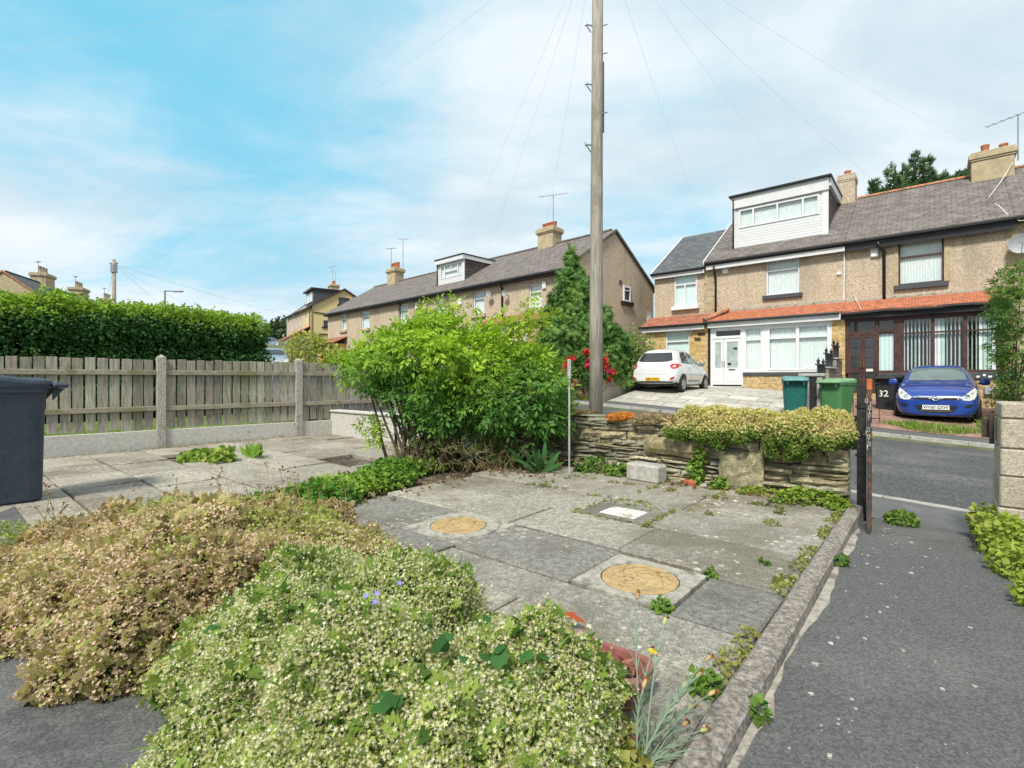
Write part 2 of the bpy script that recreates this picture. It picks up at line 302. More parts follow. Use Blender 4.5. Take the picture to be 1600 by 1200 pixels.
# ------------------------------------------------------------- mesh builder
def obj(name, me, parent=None):
    o = bpy.data.objects.new(name, me); COL.objects.link(o)
    if parent: o.parent = parent
    return o
def thing(name, label, cat, loc=(0, 0, 0), rz=0, group=None):
    o = bpy.data.objects.new(name, None); COL.objects.link(o)
    o.location = loc; o.rotation_euler = (0, 0, rz); o.empty_display_size = .2
    o['label'] = label; o['category'] = cat
    if group: o['group'] = group
    return o
def tag(o, label, cat, group=None):
    o['label'] = label; o['category'] = cat
    if group: o['group'] = group
    return o
def structure(o): o['kind'] = 'structure'; return o
class MB:
    def __init__(s): s.v = []; s.f = []; s.mi = []; s.c = []; s.mats = []; s.cur = 0; s.col = (1, 1, 1)
    def mat(s, m):
        if m not in s.mats: s.mats.append(m)
        s.cur = s.mats.index(m); return s
    def add(s, vs, fs):
        b = len(s.v); s.v += [tuple(v) for v in vs]
        for f in fs: s.f.append(tuple(b + i for i in f)); s.mi.append(s.cur); s.c.append(s.col)
    def quad(s, a, b, c, d): s.add([a, b, c, d], [(0, 1, 2, 3)])
    def box(s, x0, x1, y0, y1, z0, z1, bev=0):
        if bev:
            b = min(bev, (x1 - x0) / 2.01, (y1 - y0) / 2.01, (z1 - z0) / 2.01)
            vs = []; idx = {}
            for i, (x, sx_) in enumerate(((x0, 1), (x1, -1))):
                for j, (y, sy_) in enumerate(((y0, 1), (y1, -1))):
                    for k, (z, sz_) in enumerate(((z0, 1), (z1, -1))):
                        for a in range(3):
                            p = [x + sx_ * b, y + sy_ * b, z + sz_ * b]; p[a] = (x, y, z)[a]
                            idx[i, j, k, a] = len(vs); vs.append(p)
            fs = []
            for a in range(3):
                o1, o2 = [q for q in range(3) if q != a]
                for e in (0, 1):
                    ring = []
                    for (p, q) in ((0, 0), (1, 0), (1, 1), (0, 1)):
                        key = [0, 0, 0]; key[a] = e; key[o1] = p; key[o2] = q
                        ring.append(idx[(*key, a)])
                    fs.append(ring)
                # edges along axis a
                for p in (0, 1):
                    for q in (0, 1):
                        k0 = [0, 0, 0]; k0[o1] = p; k0[o2] = q; k1 = list(k0); k1[a] = 1
                        fs.append([idx[(*k0, o1)], idx[(*k0, o2)], idx[(*k1, o2)], idx[(*k1, o1)]])
            for i in (0, 1):
                for j in (0, 1):
                    for k in (0, 1): fs.append([idx[i, j, k, 0], idx[i, j, k, 1], idx[i, j, k, 2]])
            c = Vector(((x0 + x1) / 2, (y0 + y1) / 2, (z0 + z1) / 2))
            out = []
            for f in fs:
                P = [Vector(vs[i]) for i in f]; n = (P[1] - P[0]).cross(P[2] - P[0])
                m = sum(P, Vector()) / len(P)
                out.append(f if n.dot(m - c) > 0 else f[::-1])
            s.add(vs, out); return
        s.add([(x0, y0, z0), (x1, y0, z0), (x1, y1, z0), (x0, y1, z0), (x0, y0, z1), (x1, y0, z1), (x1, y1, z1), (x0, y1, z1)],
              [(0, 3, 2, 1), (4, 5, 6, 7), (0, 1, 5, 4), (1, 2, 6, 5), (2, 3, 7, 6), (3, 0, 4, 7)])
    def obox(s, M4, x0, x1, y0, y1, z0, z1, bev=0):
        b = len(s.v); s.box(x0, x1, y0, y1, z0, z1, bev)
        for i in range(b, len(s.v)): s.v[i] = tuple(M4 @ Vector(s.v[i]))
    def tube(s, pts, r, n=8, cap=True):
        pts = [Vector(p) for p in pts]; rs = r if isinstance(r, (list, tuple)) else [r] * len(pts)
        b = len(s.v); vs = []; prev = None
        for i, p in enumerate(pts):
            d = (pts[min(i + 1, len(pts) - 1)] - pts[max(i - 1, 0)]).normalized()
            if prev is None: u = d.orthogonal().normalized()
            else:
                u = prev - d * prev.dot(d)
                u = u.normalized() if u.length > 1e-6 else d.orthogonal().normalized()
            prev = u; w_ = d.cross(u)
            for k in range(n):
                a = 2 * math.pi * k / n; vs.append(p + (u * math.cos(a) + w_ * math.sin(a)) * rs[i])
        fs = [(i * n + k, i * n + (k + 1) % n, (i + 1) * n + (k + 1) % n, (i + 1) * n + k) for i in range(len(pts) - 1) for k in range(n)]
        if cap: fs += [tuple(range(n))[::-1], tuple((len(pts) - 1) * n + k for k in range(n))]
        s.add(vs, fs)
    def lathe(s, prof, c=(0, 0, 0), n=20, axis='z', a0=0, a1=2 * math.pi):
        full = abs(a1 - a0 - 2 * math.pi) < 1e-6; vs = []; m = n if full else n + 1
        for (r, h) in prof:
            for k in range(m):
                a = a0 + (a1 - a0) * k / n; x, y = r * math.cos(a), r * math.sin(a)
                p = {'z': (x, y, h), 'x': (h, x, y), 'y': (x, h, y)}[axis]
                vs.append((p[0] + c[0], p[1] + c[1], p[2] + c[2]))
        fs = []
        for i in range(len(prof) - 1):
            for k in range(n):
                k2 = (k + 1) % m; q = (i * m + k, i * m + k2, (i + 1) * m + k2, (i + 1) * m + k)
                fs.append(q[::-1] if axis == 'y' else q)
        s.add(vs, fs)
    def prism(s, poly, y0, y1):          # polygon in x,z swept along y
        n = len(poly); vs = [(x, y0, z) for x, z in poly] + [(x, y1, z) for x, z in poly]
        s.add(vs, [tuple(range(n)), tuple(range(2 * n - 1, n - 1, -1))] + [((i + 1) % n, i, n + i, n + (i + 1) % n) for i in range(n)])
    def prismx(s, poly, x0, x1):         # polygon in y,z swept along x
        n = len(poly); vs = [(x0, y, z) for y, z in poly] + [(x1, y, z) for y, z in poly]
        s.add(vs, [tuple(range(n))[::-1], tuple(range(n, 2 * n))] + [(i, (i + 1) % n, n + (i + 1) % n, n + i) for i in range(n)])
    def prismz(s, poly, z0, z1):
        n = len(poly); vs = [(x, y, z0) for x, y in poly] + [(x, y, z1) for x, y in poly]
        s.add(vs, [tuple(range(n))[::-1], tuple(range(n, 2 * n))] + [(i, (i + 1) % n, n + (i + 1) % n, n + i) for i in range(n)])
    def holed(s, x0, x1, z0, z1, holes, y, depth, outer=False):   # panel facing -y with rectangular openings and their reveals
        xs = sorted({x0, x1, *[h[0] for h in holes], *[h[1] for h in holes]}); zs = sorted({z0, z1, *[h[2] for h in holes], *[h[3] for h in holes]})
        xs = [x for x in xs if x0 <= x <= x1]; zs = [z for z in zs if z0 <= z <= z1]
        for a, b in zip(xs, xs[1:]):
            for c, d in zip(zs, zs[1:]):
                mx, mz = (a + b) / 2, (c + d) / 2
                if any(h[0] < mx < h[1] and h[2] < mz < h[3] for h in holes): continue
                s.quad((a, y, c), (b, y, c), (b, y, d), (a, y, d))
        for (a, b, c, d) in [h[:4] for h in holes]:
            e = y + depth
            s.quad((a, y, c), (a, y, d), (a, e, d), (a, e, c)); s.quad((b, y, d), (b, y, c), (b, e, c), (b, e, d))
            s.quad((a, y, d), (b, y, d), (b, e, d), (a, e, d)); s.quad((b, y, c), (a, y, c), (a, e, c), (b, e, c))
        if outer:
            a, b, c, d, e = x0, x1, z0, z1, y + depth
            s.quad((a, y, d), (a, y, c), (a, e, c), (a, e, d)); s.quad((b, y, c), (b, y, d), (b, e, d), (b, e, c))
            s.quad((b, y, d), (a, y, d), (a, e, d), (b, e, d)); s.quad((a, y, c), (b, y, c), (b, e, c), (a, e, c))
    def build(s, name, mat=None, parent=None, off=(0, 0, 0), smooth=False, rot=None):
        if mat is not None and not s.mats: s.mats = [mat]
        me = bpy.data.meshes.new(name)
        vs = [(v[0] - off[0], v[1] - off[1], v[2] - off[2]) for v in s.v]
        me.from_pydata(vs, [], s.f)
        for m in s.mats: me.materials.append(m)
        me.polygons.foreach_set('material_index', s.mi)
        ca = me.color_attributes.new('col', 'FLOAT_COLOR', 'CORNER')
        uv = me.uv_layers.new(name='uv'); Z = Vector((0, 0, 1))
        cols = []; uvs = []
        me.update()
        for p in me.polygons:
            n = p.normal; c = s.c[p.index]
            if abs(n.z) > .97: t = Vector((1, 0, 0))
            else: t = Z.cross(n).normalized()
            b_ = n.cross(t)
            for li in p.loop_indices:
                co = Vector(s.v[me.loops[li].vertex_index]); uvs += [co.dot(t), co.dot(b_)]; cols += [c[0], c[1], c[2], 1]
        uv.data.foreach_set('uv', uvs); ca.data.foreach_set('color', cols)
        if smooth: me.polygons.foreach_set('use_smooth', [True] * len(me.polygons))
        return obj(name, me, parent)
def solid(name, mat, parent, fn, off=(0, 0, 0), smooth=False):
    b = MB(); fn(b); return b.build(name, mat, parent, off, smooth)
def textmesh(name, body, size, mat, parent, M4, extrude=.002):
    cu = bpy.data.curves.new(name, 'FONT'); cu.body = body; cu.size = size; cu.align_x = 'CENTER'; cu.align_y = 'CENTER'; cu.extrude = extrude; cu.offset = size * .012
    t = bpy.data.objects.new(name, cu); COL.objects.link(t)
    dg = bpy.context.evaluated_depsgraph_get(); me = bpy.data.meshes.new_from_object(t.evaluated_get(dg)); bpy.data.objects.remove(t)
    me.transform(M4); me.materials.clear(); me.materials.append(mat)
    return obj(name, me, parent)

# ------------------------------------------------------------- foliage
def unit(a): return a / np.maximum(np.linalg.norm(a, axis=1, keepdims=True), 1e-9)
def leaf_t(wd=.3, fold=.12, droop=.15):
    V = np.array([(0, 0, 0), (-wd, .45, fold), (0, .55, 0), (wd, .45, fold), (0, 1, -droop)])
    return V, [(0, 2, 1), (0, 3, 2), (1, 2, 4), (2, 3, 4)]
def blade_t(wd=.06):
    V = np.array([(-wd, 0, 0), (wd, 0, 0), (-wd * .7, .55, .08), (wd * .7, .55, .08), (0, 1, -.05)])
    return V, [(0, 1, 3), (0, 3, 2), (2, 3, 4)]
def star_t(k=5, inner=.25, cup=.25):
    V = [(0, 0, 0)]; F = []
    for i in range(k):
        a = 2 * math.pi * i / k; d = math.pi / k
        V += [(inner * math.cos(a - d), inner * math.sin(a - d), .05), (math.cos(a), math.sin(a), cup), (inner * math.cos(a + d), inner * math.sin(a + d), .05)]
        j = 1 + 3 * i; F += [(0, j, j + 1), (0, j + 1, j + 2)]
    return np.array(V), F
def palm_t(k=5, spread=1.9, wd=.2, len_=.6, pinnate=False):
    V = []; F = []
    lv, lf = leaf_t(wd, .06, .12)
    for i in range(k):
        if pinnate:
            if i == k - 1: a, o, sc = 0, .55, .45
            else: a = (1 if i % 2 else -1) * .95; o = .12 + .2 * (i // 2); sc = .42
        else: a = spread * (i / (k - 1) - .5); o = .3; sc = len_
        ca, sa = math.cos(a), math.sin(a); b = len(V)
        for p in lv * sc: V.append((p[0] * ca + p[1] * sa, o + -p[0] * sa + p[1] * ca, p[2] - .1 * abs(a) * p[1]))
        F += [tuple(b + q for q in f) for f in lf]
    return np.array(V), F
def spray_t(k=7):
    V = []; F = []; r = random.Random(5)
    for i in range(k):
        a = (i / (k - 1) - .5) * 2.0 + r.uniform(-.15, .15); ln = 1 - .45 * abs(a); y0 = .15 * i / k
        ca, sa = math.cos(a), math.sin(a); b = len(V)
        for (x, y, z) in ((-.05, 0, 0), (.05, 0, 0), (.07, .6, .04), (0, 1, -.12), (-.07, .6, .04)):
            x *= ln; y *= ln; V.append((x * ca + y * sa, -x * sa + y * ca + y0, z * ln))
        F += [(b, b + 1, b + 2), (b, b + 2, b + 4), (b + 4, b + 2, b + 3)]
    return np.array(V), F
def scatter(name, templ, P, D, Nn, S, C, mat, parent=None, origin=None):
    V, F = templ; F = np.array(F); n = len(P); k = len(V)
    D = unit(D); X = unit(np.cross(D, Nn)); Z = np.cross(X, D)
    S = np.broadcast_to(np.asarray(S, float), (n,))[:, None, None]
    A = (V[None, :, 0:1] * X[:, None, :] + V[None, :, 1:2] * D[:, None, :] + V[None, :, 2:3] * Z[:, None, :]) * S + P[:, None, :]
    if origin is not None: A = A - np.asarray(origin)
    vs = A.reshape(-1, 3); fs = (F[None] + (np.arange(n) * k)[:, None, None]).reshape(-1, 3)
    me = bpy.data.meshes.new(name)
    me.vertices.add(len(vs)); me.vertices.foreach_set('co', vs.astype(np.float32).ravel())
    me.loops.add(len(fs) * 3); me.loops.foreach_set('vertex_index', fs.astype(np.int32).ravel())
    me.polygons.add(len(fs)); me.polygons.foreach_set('loop_start', np.arange(0, len(fs) * 3, 3, dtype=np.int32))
    try: me.polygons.foreach_set('loop_total', np.full(len(fs), 3, np.int32))
    except Exception: pass
    at = me.color_attributes.new('col', 'FLOAT_COLOR', 'POINT')
    cc = np.ones((n, k, 4), np.float32); cc[:, :, :3] = C[:, None, :]; at.data.foreach_set('color', cc.ravel())
    me.materials.append(mat); me.update(); me.validate()
    return obj(name, me, parent)
def blob_points(blobs, dens, zmin=-1e9, zminfrac=-.9, depth=.35, keep=.72, rng=RNG):
    B = np.array(blobs, float); Ps = []; Ns = []
    for i, (cx_, cy_, cz_, rx, ry, rz) in enumerate(B):
        area = 4 * math.pi * ((rx * ry) ** 1.6 / 3 + (rx * rz) ** 1.6 / 3 + (ry * rz) ** 1.6 / 3) ** (1 / 1.6)
        n = max(8, int(area * dens)); d = unit(rng.normal(size=(n, 3))); d = d[d[:, 2] > zminfrac]; n = len(d)
        q = 1 - depth * rng.random(n) ** 2.2 + rng.normal(size=n) * .05
        p = B[i, :3] + d * B[i, 3:] * q[:, None]; nn = unit(d / B[i, 3:])
        ok = p[:, 2] > zmin
        for j in range(len(B)):
            if j != i: ok &= (((p - B[j, :3]) / B[j, 3:]) ** 2).sum(1) > keep ** 2
        Ps.append(p[ok]); Ns.append(nn[ok])
    return np.concatenate(Ps), np.concatenate(Ns)
def lnoise(P, f, seed=0):
    r = np.random.default_rng(seed); o = np.zeros(len(P))
    for k in range(5):
        v = unit(r.normal(size=(1, 3)))[0] * f * (1 + .5 * k); o += np.sin(P @ v + r.random() * 6.28) / (1 + .4 * k)
    return o / 2.2
def foliage(name, templ, blobs, dens, size, colfn, mat, parent, origin, zmin=-1e9, up=.5, droop=.2, jit=.6, depth=.35, keep=.72, zminfrac=-.9, rng=RNG, maxn=None, mask=None):
    P, Nn = blob_points(blobs, dens, zmin, zminfrac, depth, keep, rng)
    if maxn and len(P) > maxn:
        ii = rng.permutation(len(P))[:maxn]; P = P[ii]; Nn = Nn[ii]
    if mask is not None:
        ok = mask(P) > rng.random(len(P)); P = P[ok]; Nn = Nn[ok]
    n = len(P)
    nrm = unit(Nn * (1 - up) + np.array([0, 0, 1.0]) * up + rng.normal(size=(n, 3)) * jit * .6)
    D = unit(Nn * .8 + rng.normal(size=(n, 3)) * jit + np.array([0, 0, -droop]))
    S = size * (.65 + .7 * rng.random(n))
    return scatter(name, templ, P, D, nrm, S, colfn(P, Nn, rng), mat, parent, origin)
def cmix(*stops):   # colour function: random mix between palette colours
    pal = np.array(stops)
    def f(P, Nn, rng):
        n = len(P); k = len(pal)
        t = np.clip(.5 + .35 * lnoise(P, 3.0, 3) + rng.normal(size=n) * .22, 0, .999) * (k - 1)
        i = t.astype(int); i = np.minimum(i, k - 2); fr = (t - i)[:, None]
        return (pal[i] * (1 - fr) + pal[i + 1] * fr) * (.8 + .4 * rng.random(n))[:, None]
    return f
def branches(mb, base, tips, r0=.03, wob=.08, seed=1, n=6):
    r = random.Random(seed)
    for tp in tips:
        a, b = Vector(base), Vector(tp); pts = []
        mid = a.lerp(b, .45) + Vector((r.uniform(-wob, wob), r.uniform(-wob, wob), abs(b.z - a.z) * .12))
        for i in range(n):
            t = i / (n - 1); p = a * (1 - t) ** 2 + mid * 2 * t * (1 - t) + b * t * t
            pts.append(p + Vector((r.uniform(-wob, wob), r.uniform(-wob, wob), 0)) * .15)
        mb.tube(pts, [r0 * (1 - .8 * i / (n - 1)) for i in range(n)], 6)
def grass_patch(name, mat, parent, fn_z, cx_, cy_, rx, ry, n, h, cols, rng=RNG, templ=None, rot=ANG, street=True, origin=(0, 0, 0), lay=.5):
    a = rng.random(n) * 6.283; q = np.sqrt(rng.random(n)); q *= (1 + .25 * np.sin(3 * a + cx_ * 7))
    s_ = cx_ + np.cos(a) * q * rx; t_ = cy_ + np.sin(a) * q * ry
    P = np.array([(*W(x, y, fn_z(x, y)),) for x, y in zip(s_, t_)])
    D = unit(np.stack([rng.normal(size=n) * lay, rng.normal(size=n) * lay, np.ones(n)], 1))
    Nn = unit(rng.normal(size=(n, 3))); pal = np.array(cols)
    C = pal[rng.integers(0, len(pal), n)] * (.75 + .5 * rng.random(n))[:, None]
    return scatter(name, templ or blade_t(.07), P, D, Nn, h * (.5 + rng.random(n)), C, mat, parent, origin)
def bumpify(blobs, n, r, seed, zmin=.05, out=.92):
    """small lumps set on the surface of the big ones, so a mound reads as many tufts"""
    q = np.random.default_rng(seed); B = np.array(blobs, float); o = list(blobs); m = 0
    while m < n:
        j = q.integers(len(B)); d = q.normal(size=3); d /= np.linalg.norm(d); p = B[j, :3] + d * B[j, 3:] * out
        if p[2] < zmin or any((((p - B[k, :3]) / B[k, 3:]) ** 2).sum() < .8 for k in range(len(B)) if k != j): m += .1; continue
        e = r * q.uniform(.7, 1.35); o.append((*p, e * q.uniform(.8, 1.25), e * q.uniform(.8, 1.25), e * q.uniform(.7, 1.0))); m += 1
    return o
# ------------------------------------------------------------- the setting: ground, road, pavements, paving
def sstep(a, b, x):
    t = max(0, min(1, (x - a) / (b - a))); return t * t * (3 - 2 * t)
def R(s):
    if s > -30: return max(-3, -.2 - .06 * s)
    if s > -62: return 1.6 + .115 * (-30 - s)
    return min(11, 5.28 + .06 * (-62 - s))
def plot(s): return -.06 if s > -9.3 else min(6, -.06 + .055 * (-9.3 - s))
def lift(s, t):
    if s < -2.4: return .40 * max(0, min(1, (t - 14.4) / 2.5)) + .02 * max(0, min(6, t - 16.9))
    return .40 * max(0, min(1, (t - 14.4) / 6.5))
def G(s, t):
    if t < 5.2: z = plot(s)
    elif t < 6.3: z = plot(s) + (R(s) + .02 - plot(s)) * (t - 5.2) / 1.1
    elif t < 13.3: z = R(s)
    else: z = R(s) + .08 + lift(s, t)
    return z
def grid_sheet(name, ss, ts, zf, mat):
    b = MB(); n = len(ts)
    b.add([W(s, t, zf(s, t)) for s in ss for t in ts], [(i * n + j, (i + 1) * n + j, (i + 1) * n + j + 1, i * n + j + 1) for i in range(len(ss) - 1) for j in range(n - 1)])
    return b.build(name, mat)
def frange(a, b, st):
    n = max(1, int(round((b - a) / st))); return [a + (b - a) * i / n for i in range(n + 1)]
far_s = [-900, -500, -300, -200, -140] + frange(-110, 30, 2.0) + [50, 90, 160, 300, 600]
far_t = [-500, -200, -80, -40, -20, -10, -4, 0, 3, 5.2, 6.3, 8, 10, 12, 13.3, 14.4, 15.65, 16.9, 19, 21, 24, 30, 40, 60, 90, 140, 220, 400, 900]
structure(grid_sheet('ground', far_s, far_t, lambda s, t: G(s, t) - .05, MT['ground']))
sr = frange(-64, 26, 1.5)
structure(grid_sheet('road', sr, [6.42, 8, 10, 12, 13.2], lambda s, t: R(s) + .03 * (1 - ((t - 9.8) / 3.4) ** 2), MT['road']))
structure(grid_sheet('pavement_near', sr, [5.33, 5.8, 6.3], lambda s, t: R(s) + .07 + (.04 if s < -1 else 0), MT['pavement']))
structure(grid_sheet('pavement_far', sr, [13.32, 14.0, 14.45], lambda s, t: R(s) + .085, MT['pavement']))
def kerb(name, t0, t1, zt, zb=-.15):
    b = MB(); k = -40.0
    while k < 24:
        e = k + .9; za, zb_ = R(k), R(e)
        p = [W(k + .004, t0, za + zb), W(e - .004, t0, zb_ + zb), W(e - .004, t1, zb_ + zb), W(k + .004, t1, za + zb)]
        q = [W(k + .004, t0, za + zt), W(e - .004, t0, zb_ + zt), W(e - .004, t1, zb_ + zt), W(k + .004, t1, za + zt)]
        b.add(p + q, [(4, 5, 6, 7), (0, 1, 5, 4), (1, 2, 6, 5), (2, 3, 7, 6), (3, 0, 4, 7)]); k = e
    return structure(b.build(name, MT['kerb']))
kerb('kerb_near', 6.3, 6.42, .075); kerb('kerb_far', 13.2, 13.32, .10)
# garden path of asphalt running from the house to the gate
def pathz(s, t): return (.0 if t < 4.2 else -.10 * (t - 4.2) / 1.1) - .002 * abs(s)
pb = MB(); rng2 = random.Random(3); tt = frange(-3, 5.28, .12)
lft = [-.425 + .014 * math.sin(t * 5) + rng2.uniform(-.018, .022) for t in tt]
rgt = [(.36 if t < 3.6 else .36 - .09 * (t - 3.6)) + rng2.uniform(-.02, .02) + .5 * max(0, -t + 1.2) for t in tt]
pb.add([W(x, t, pathz(0, t)) for t, l_, r_ in zip(tt, lft, rgt) for x in (l_, (l_ + r_) / 2, r_)],
       [(i * 3 + k, i * 3 + k + 1, i * 3 + k + 4, i * 3 + k + 3) for i in range(len(tt) - 1) for k in (0, 1)])
structure(pb.build('path', MT['asphalt_path']))
structure(grid_sheet('path_border', [-.45, -.43, -.39], tt, lambda s, t: pathz(s, t) - .004, MT['mortar']))
structure(grid_sheet('garden_soil', frange(-9.4, -.46, .5), frange(-3, 5.28, .5), lambda s, t: -.03, MT['soil']))
structure(grid_sheet('side_soil', frange(.2, 2.5, .4), frange(-3, 5.25, .4), lambda s, t: -.03, MT['soil']))
# edging stones between patio and path
eb = MB(); t = -2.6; rr = random.Random(9)
while t < 4.95:
    ln = .88 + rr.uniform(-.05, .05); e = min(t + ln, 5.0); c = .85 + .3 * rr.random(); eb.col = (c, c, c)
    b0 = len(eb.v); j = rr.uniform(-.006, .006)
    n = max(2, int((e - t) / .09)); prof = [(-.548, -.05), (-.546, .045), (-.53, .06), (-.468, .058), (-.45, .045), (-.447, -.06)]
    rows = []
    for i in range(n + 1):
        y = t + .004 + (e - t - .008) * i / n
        rows.append([(x + j + rr.uniform(-.003, .003), y, z + rr.uniform(-.003, .003)) for x, z in prof])
    vs = [W(*p) for row in rows for p in row]; m = len(prof)
    fs = [(i * m + k, i * m + k + 1, (i + 1) * m + k + 1, (i + 1) * m + k) for i in range(n) for k in range(m - 1)] + [tuple(range(m))[::-1], tuple(n * m + k for k in range(m))]
    eb.add(vs, fs); t = e
structure(eb.build('path_edging', MT['edging']))
# flagstones
def slab_tone(r, lo=.11, hi=.24, warm=.0):
    g = r.uniform(lo, hi); return (g * (1.0 + warm), g * 1.0, g * (.94 - warm))
def lay_slabs(name, rects, r, zt=.03, th=.06, tilt=.008, gap=.006, mat='slab'):
    b = MB()
    for (s0, s1, t0, t1, tone) in rects:
        b.col = tone; z = zt + r.uniform(-tilt, tilt) * .5; ax, ay = r.uniform(-tilt, tilt), r.uniform(-tilt, tilt); g = gap + r.uniform(0, .005)
        b0 = len(b.v); b.box(s0 + g, s1 - g, t0 + g, t1 - g, -th, 0, .008)
        mx, my = (s0 + s1) / 2, (t0 + t1) / 2
        for i in range(b0, len(b.v)):
            x, y, zz = b.v[i]; x += r.uniform(-.003, .003); y += r.uniform(-.003, .003)
            b.v[i] = tuple(W(x, y, z + zz + (x - mx) * ax + (y - my) * ay))
    return structure(b.build(name, MT[mat]))
r = random.Random(21); rects = []
man = (-1.475, -.935, 2.2, 2.76); man2 = (-2.95, -2.36, 2.24, 2.82)
rects += [(-2.36, -1.475, 2.2, 2.8, (.22, .217, .205)), (-.935, -.555, 2.2, 2.76, (.19, .19, .18)), (-3.85, -2.95, 2.2, 2.82, (.22, .22, .205))]
rects += [(-2.95, -2.36, 1.9, 2.24, (.2, .198, .19))]
for t0, t1, st in ((.2, .8, -3.7), (.8, 1.4, -3.9), (1.4, 1.9, -3.7), (2.82, 3.42, -3.95), (4.0, 4.6, -4.0), (4.6, 5.12, -3.8)):
    s = st
    while s < -.6:
        e = min(s + r.choice((.9, .9, .62)), -.555)
        if e > -1.0: e = -.555
        rects.append((s, e, t0, t1, slab_tone(r, .24, .34, .045))); s = e
rects += [(-.935, -.555, 2.76, 2.82, (.25, .245, .23)), (-2.36, -.555, 1.9, 2.2, (.27, .265, .245)), (-3.7, -2.95, 1.9, 2.2, (.24, .235, .22)), (-2.36, -1.475, 2.8, 2.82, (.22, .22, .2))]
rects += [(-3.9, -2.95, 3.42, 4.0, slab_tone(r, .24, .33, .045)), (-2.95, -2.2, 3.42, 4.0, slab_tone(r, .24, .33, .045)), (-1.62, -.555, 3.42, 4.0, (.3, .295, .27)), (-2.2, -1.62, 3.86, 4.0, (.26, .255, .235))]
lay_slabs('patio_paving', rects, r)
r = random.Random(5); rects = []
holes = [(-7.75, -6.85, 2.1, 2.75), (-6.35, -5.75, 2.45, 2.85), (-6.1, -5.2, 3.35, 3.95)]
for k in range(11):
    t0 = -1.6 + .62 * k; s = -9.12 + (.45 if k % 2 else 0)
    if k % 2: rects.append((-9.12, s, t0, t0 + .62, slab_tone(r, .26, .36, .06)))
    while s < -4.75:
        e = min(s + .92, -4.7); mx, my = (s + e) / 2, t0 + .31
        if not any(h[0] < mx < h[1] and h[2] < my < h[3] for h in holes) and t0 < 4.9: rects.append((s, e, t0, t0 + .62, slab_tone(r, .26, .36, .06)))
        s = e
lay_slabs('side_patio_paving', rects, r, .03, .06, .02, .008)
structure(grid_sheet('house_path', frange(-8.2, -.555, .5), frange(-2.6, .5, .3), lambda s, t: .036, MT['concpath']))
# drives opposite
dr = random.Random(31)
def drive_slabs(name, s0, s1, t0, t1, ds, dt, lo, hi, mat='palefl'):
    b = MB(); t = t0; k = 0
    while t < t1 - .05:
        e = min(t + dt, t1); s = s0 - (ds * .5 if k % 2 else 0)
        while s < s1 - .05:
            a, f = max(s, s0), min(s + ds, s1); g = .012
            if f - a > .1:
                b.col = slab_tone(dr, lo, hi, .03)
                b.add([W(x, y, G(x, y) + .012) for x, y in ((a + g, t + g), (f - g, t + g), (f - g, e - g), (a + g, e - g))], [(0, 1, 2, 3)])
            s += ds
        t = e; k += 1
    return structure(b.build(name, MT[mat]))
drive_slabs('flagged_drive', -8.15, -2.85, 14.45, 21.45, .9, .6, .42, .56)
structure(grid_sheet('drive_bedding', frange(-8.15, -2.8, .7), frange(14.45, 21.5, .5), lambda s, t: G(s, t) + .002, MT['mortar']))
structure(grid_sheet('brick_drive', frange(-2.3, 1.75, .5), frange(14.45, 22.0, .5), lambda s, t: G(s, t) + .01, MT['brickdrive']))
structure(grid_sheet('front_lawn', frange(-15, -8.55, .8), frange(14.75, 17.6, .7), lambda s, t: 1.0 + .03 * (-8.5 - s), MT['lawn']))
structure(grid_sheet('neighbour_lawn', frange(-13.6, -9.4, .7), frange(-6, 5.2, .7), lambda s, t: plot(s) + .02, MT['lawn']))

# ------------------------------------------------------------- things set in the patio
def manhole(c, label, rot=0, sq=True, rsz=.27):
    th = thing('manhole_cover', label, 'manhole cover', W(c[0], c[1], .03), ANG, 'round yellow drain covers in the patio')
    b = MB()
    if sq:
        h = .265; n = 32; o = []; 
        b.add([(h * .0, 0, 0)], [])
        ring = [(math.cos(a) * .207, math.sin(a) * .207) for a in [2 * math.pi * i / n for i in range(n)]]
        def sqp(a):
            x, y = math.cos(a), math.sin(a); m = max(abs(x), abs(y)); return (x / m * h, y / m * h)
        outer = [sqp(2 * math.pi * i / n) for i in range(n)]
        vs = [(x, y, .004) for x, y in ring] + [(x, y, .004) for x, y in outer] + [(x, y, -.05) for x, y in outer] + [(x, y, -.03) for x, y in ring]
        b.add(vs, [f for i in range(n) for f in ((i, n + i, n + (i + 1) % n, (i + 1) % n), (n + i, 2 * n + i, 2 * n + (i + 1) % n, n + (i + 1) % n), (3 * n + i, i, (i + 1) % n, 3 * n + (i + 1) % n))])
    else:
        b.lathe([(.207, -.03), (.207, .004), (.30, .002), (.31, -.04)], (0, 0, 0), 36)
        b.box(-.31, .31, -.3, .3, -.03, -.006)
    b.build('frame', MT['mortar'], th)
    b = MB(); b.mat(MT['cover']); b.lathe([(.0, .008), (.193, .008), (.2, .003), (.2, -.02)][::-1], (0, 0, 0), 48)
    b.mat(MT['coverdark'])
    rr = random.Random(4)
    for i in range(13):       # curved crazing grooves scored into the lid
        a = i * .7 + .2; p0 = Vector((math.cos(a), math.sin(a), 0)) * .188; a2 = a + rr.uniform(1.6, 2.6); p1 = Vector((math.cos(a2), math.sin(a2), 0)) * rr.uniform(.03, .188)
        pts = []
        for k in range(9):
            u = k / 8; q = p0.lerp(p1, u) + Vector((-p0.y, p0.x, 0)) * math.sin(u * 3.14) * .3; q *= min(1, .188 / max(q.length, .001)); q.z = .0082; pts.append(q)
        b.tube(pts, .0011, 5)
    b.lathe([(0, .012), (.012, .012), (.014, .008)][::-1], (.05, .12, 0), 8)
    b.build('lid', None, th); 
    return th
manhole((-1.205, 2.48), 'round yellow drain cover in a square pale concrete frame, the nearer one in the patio')
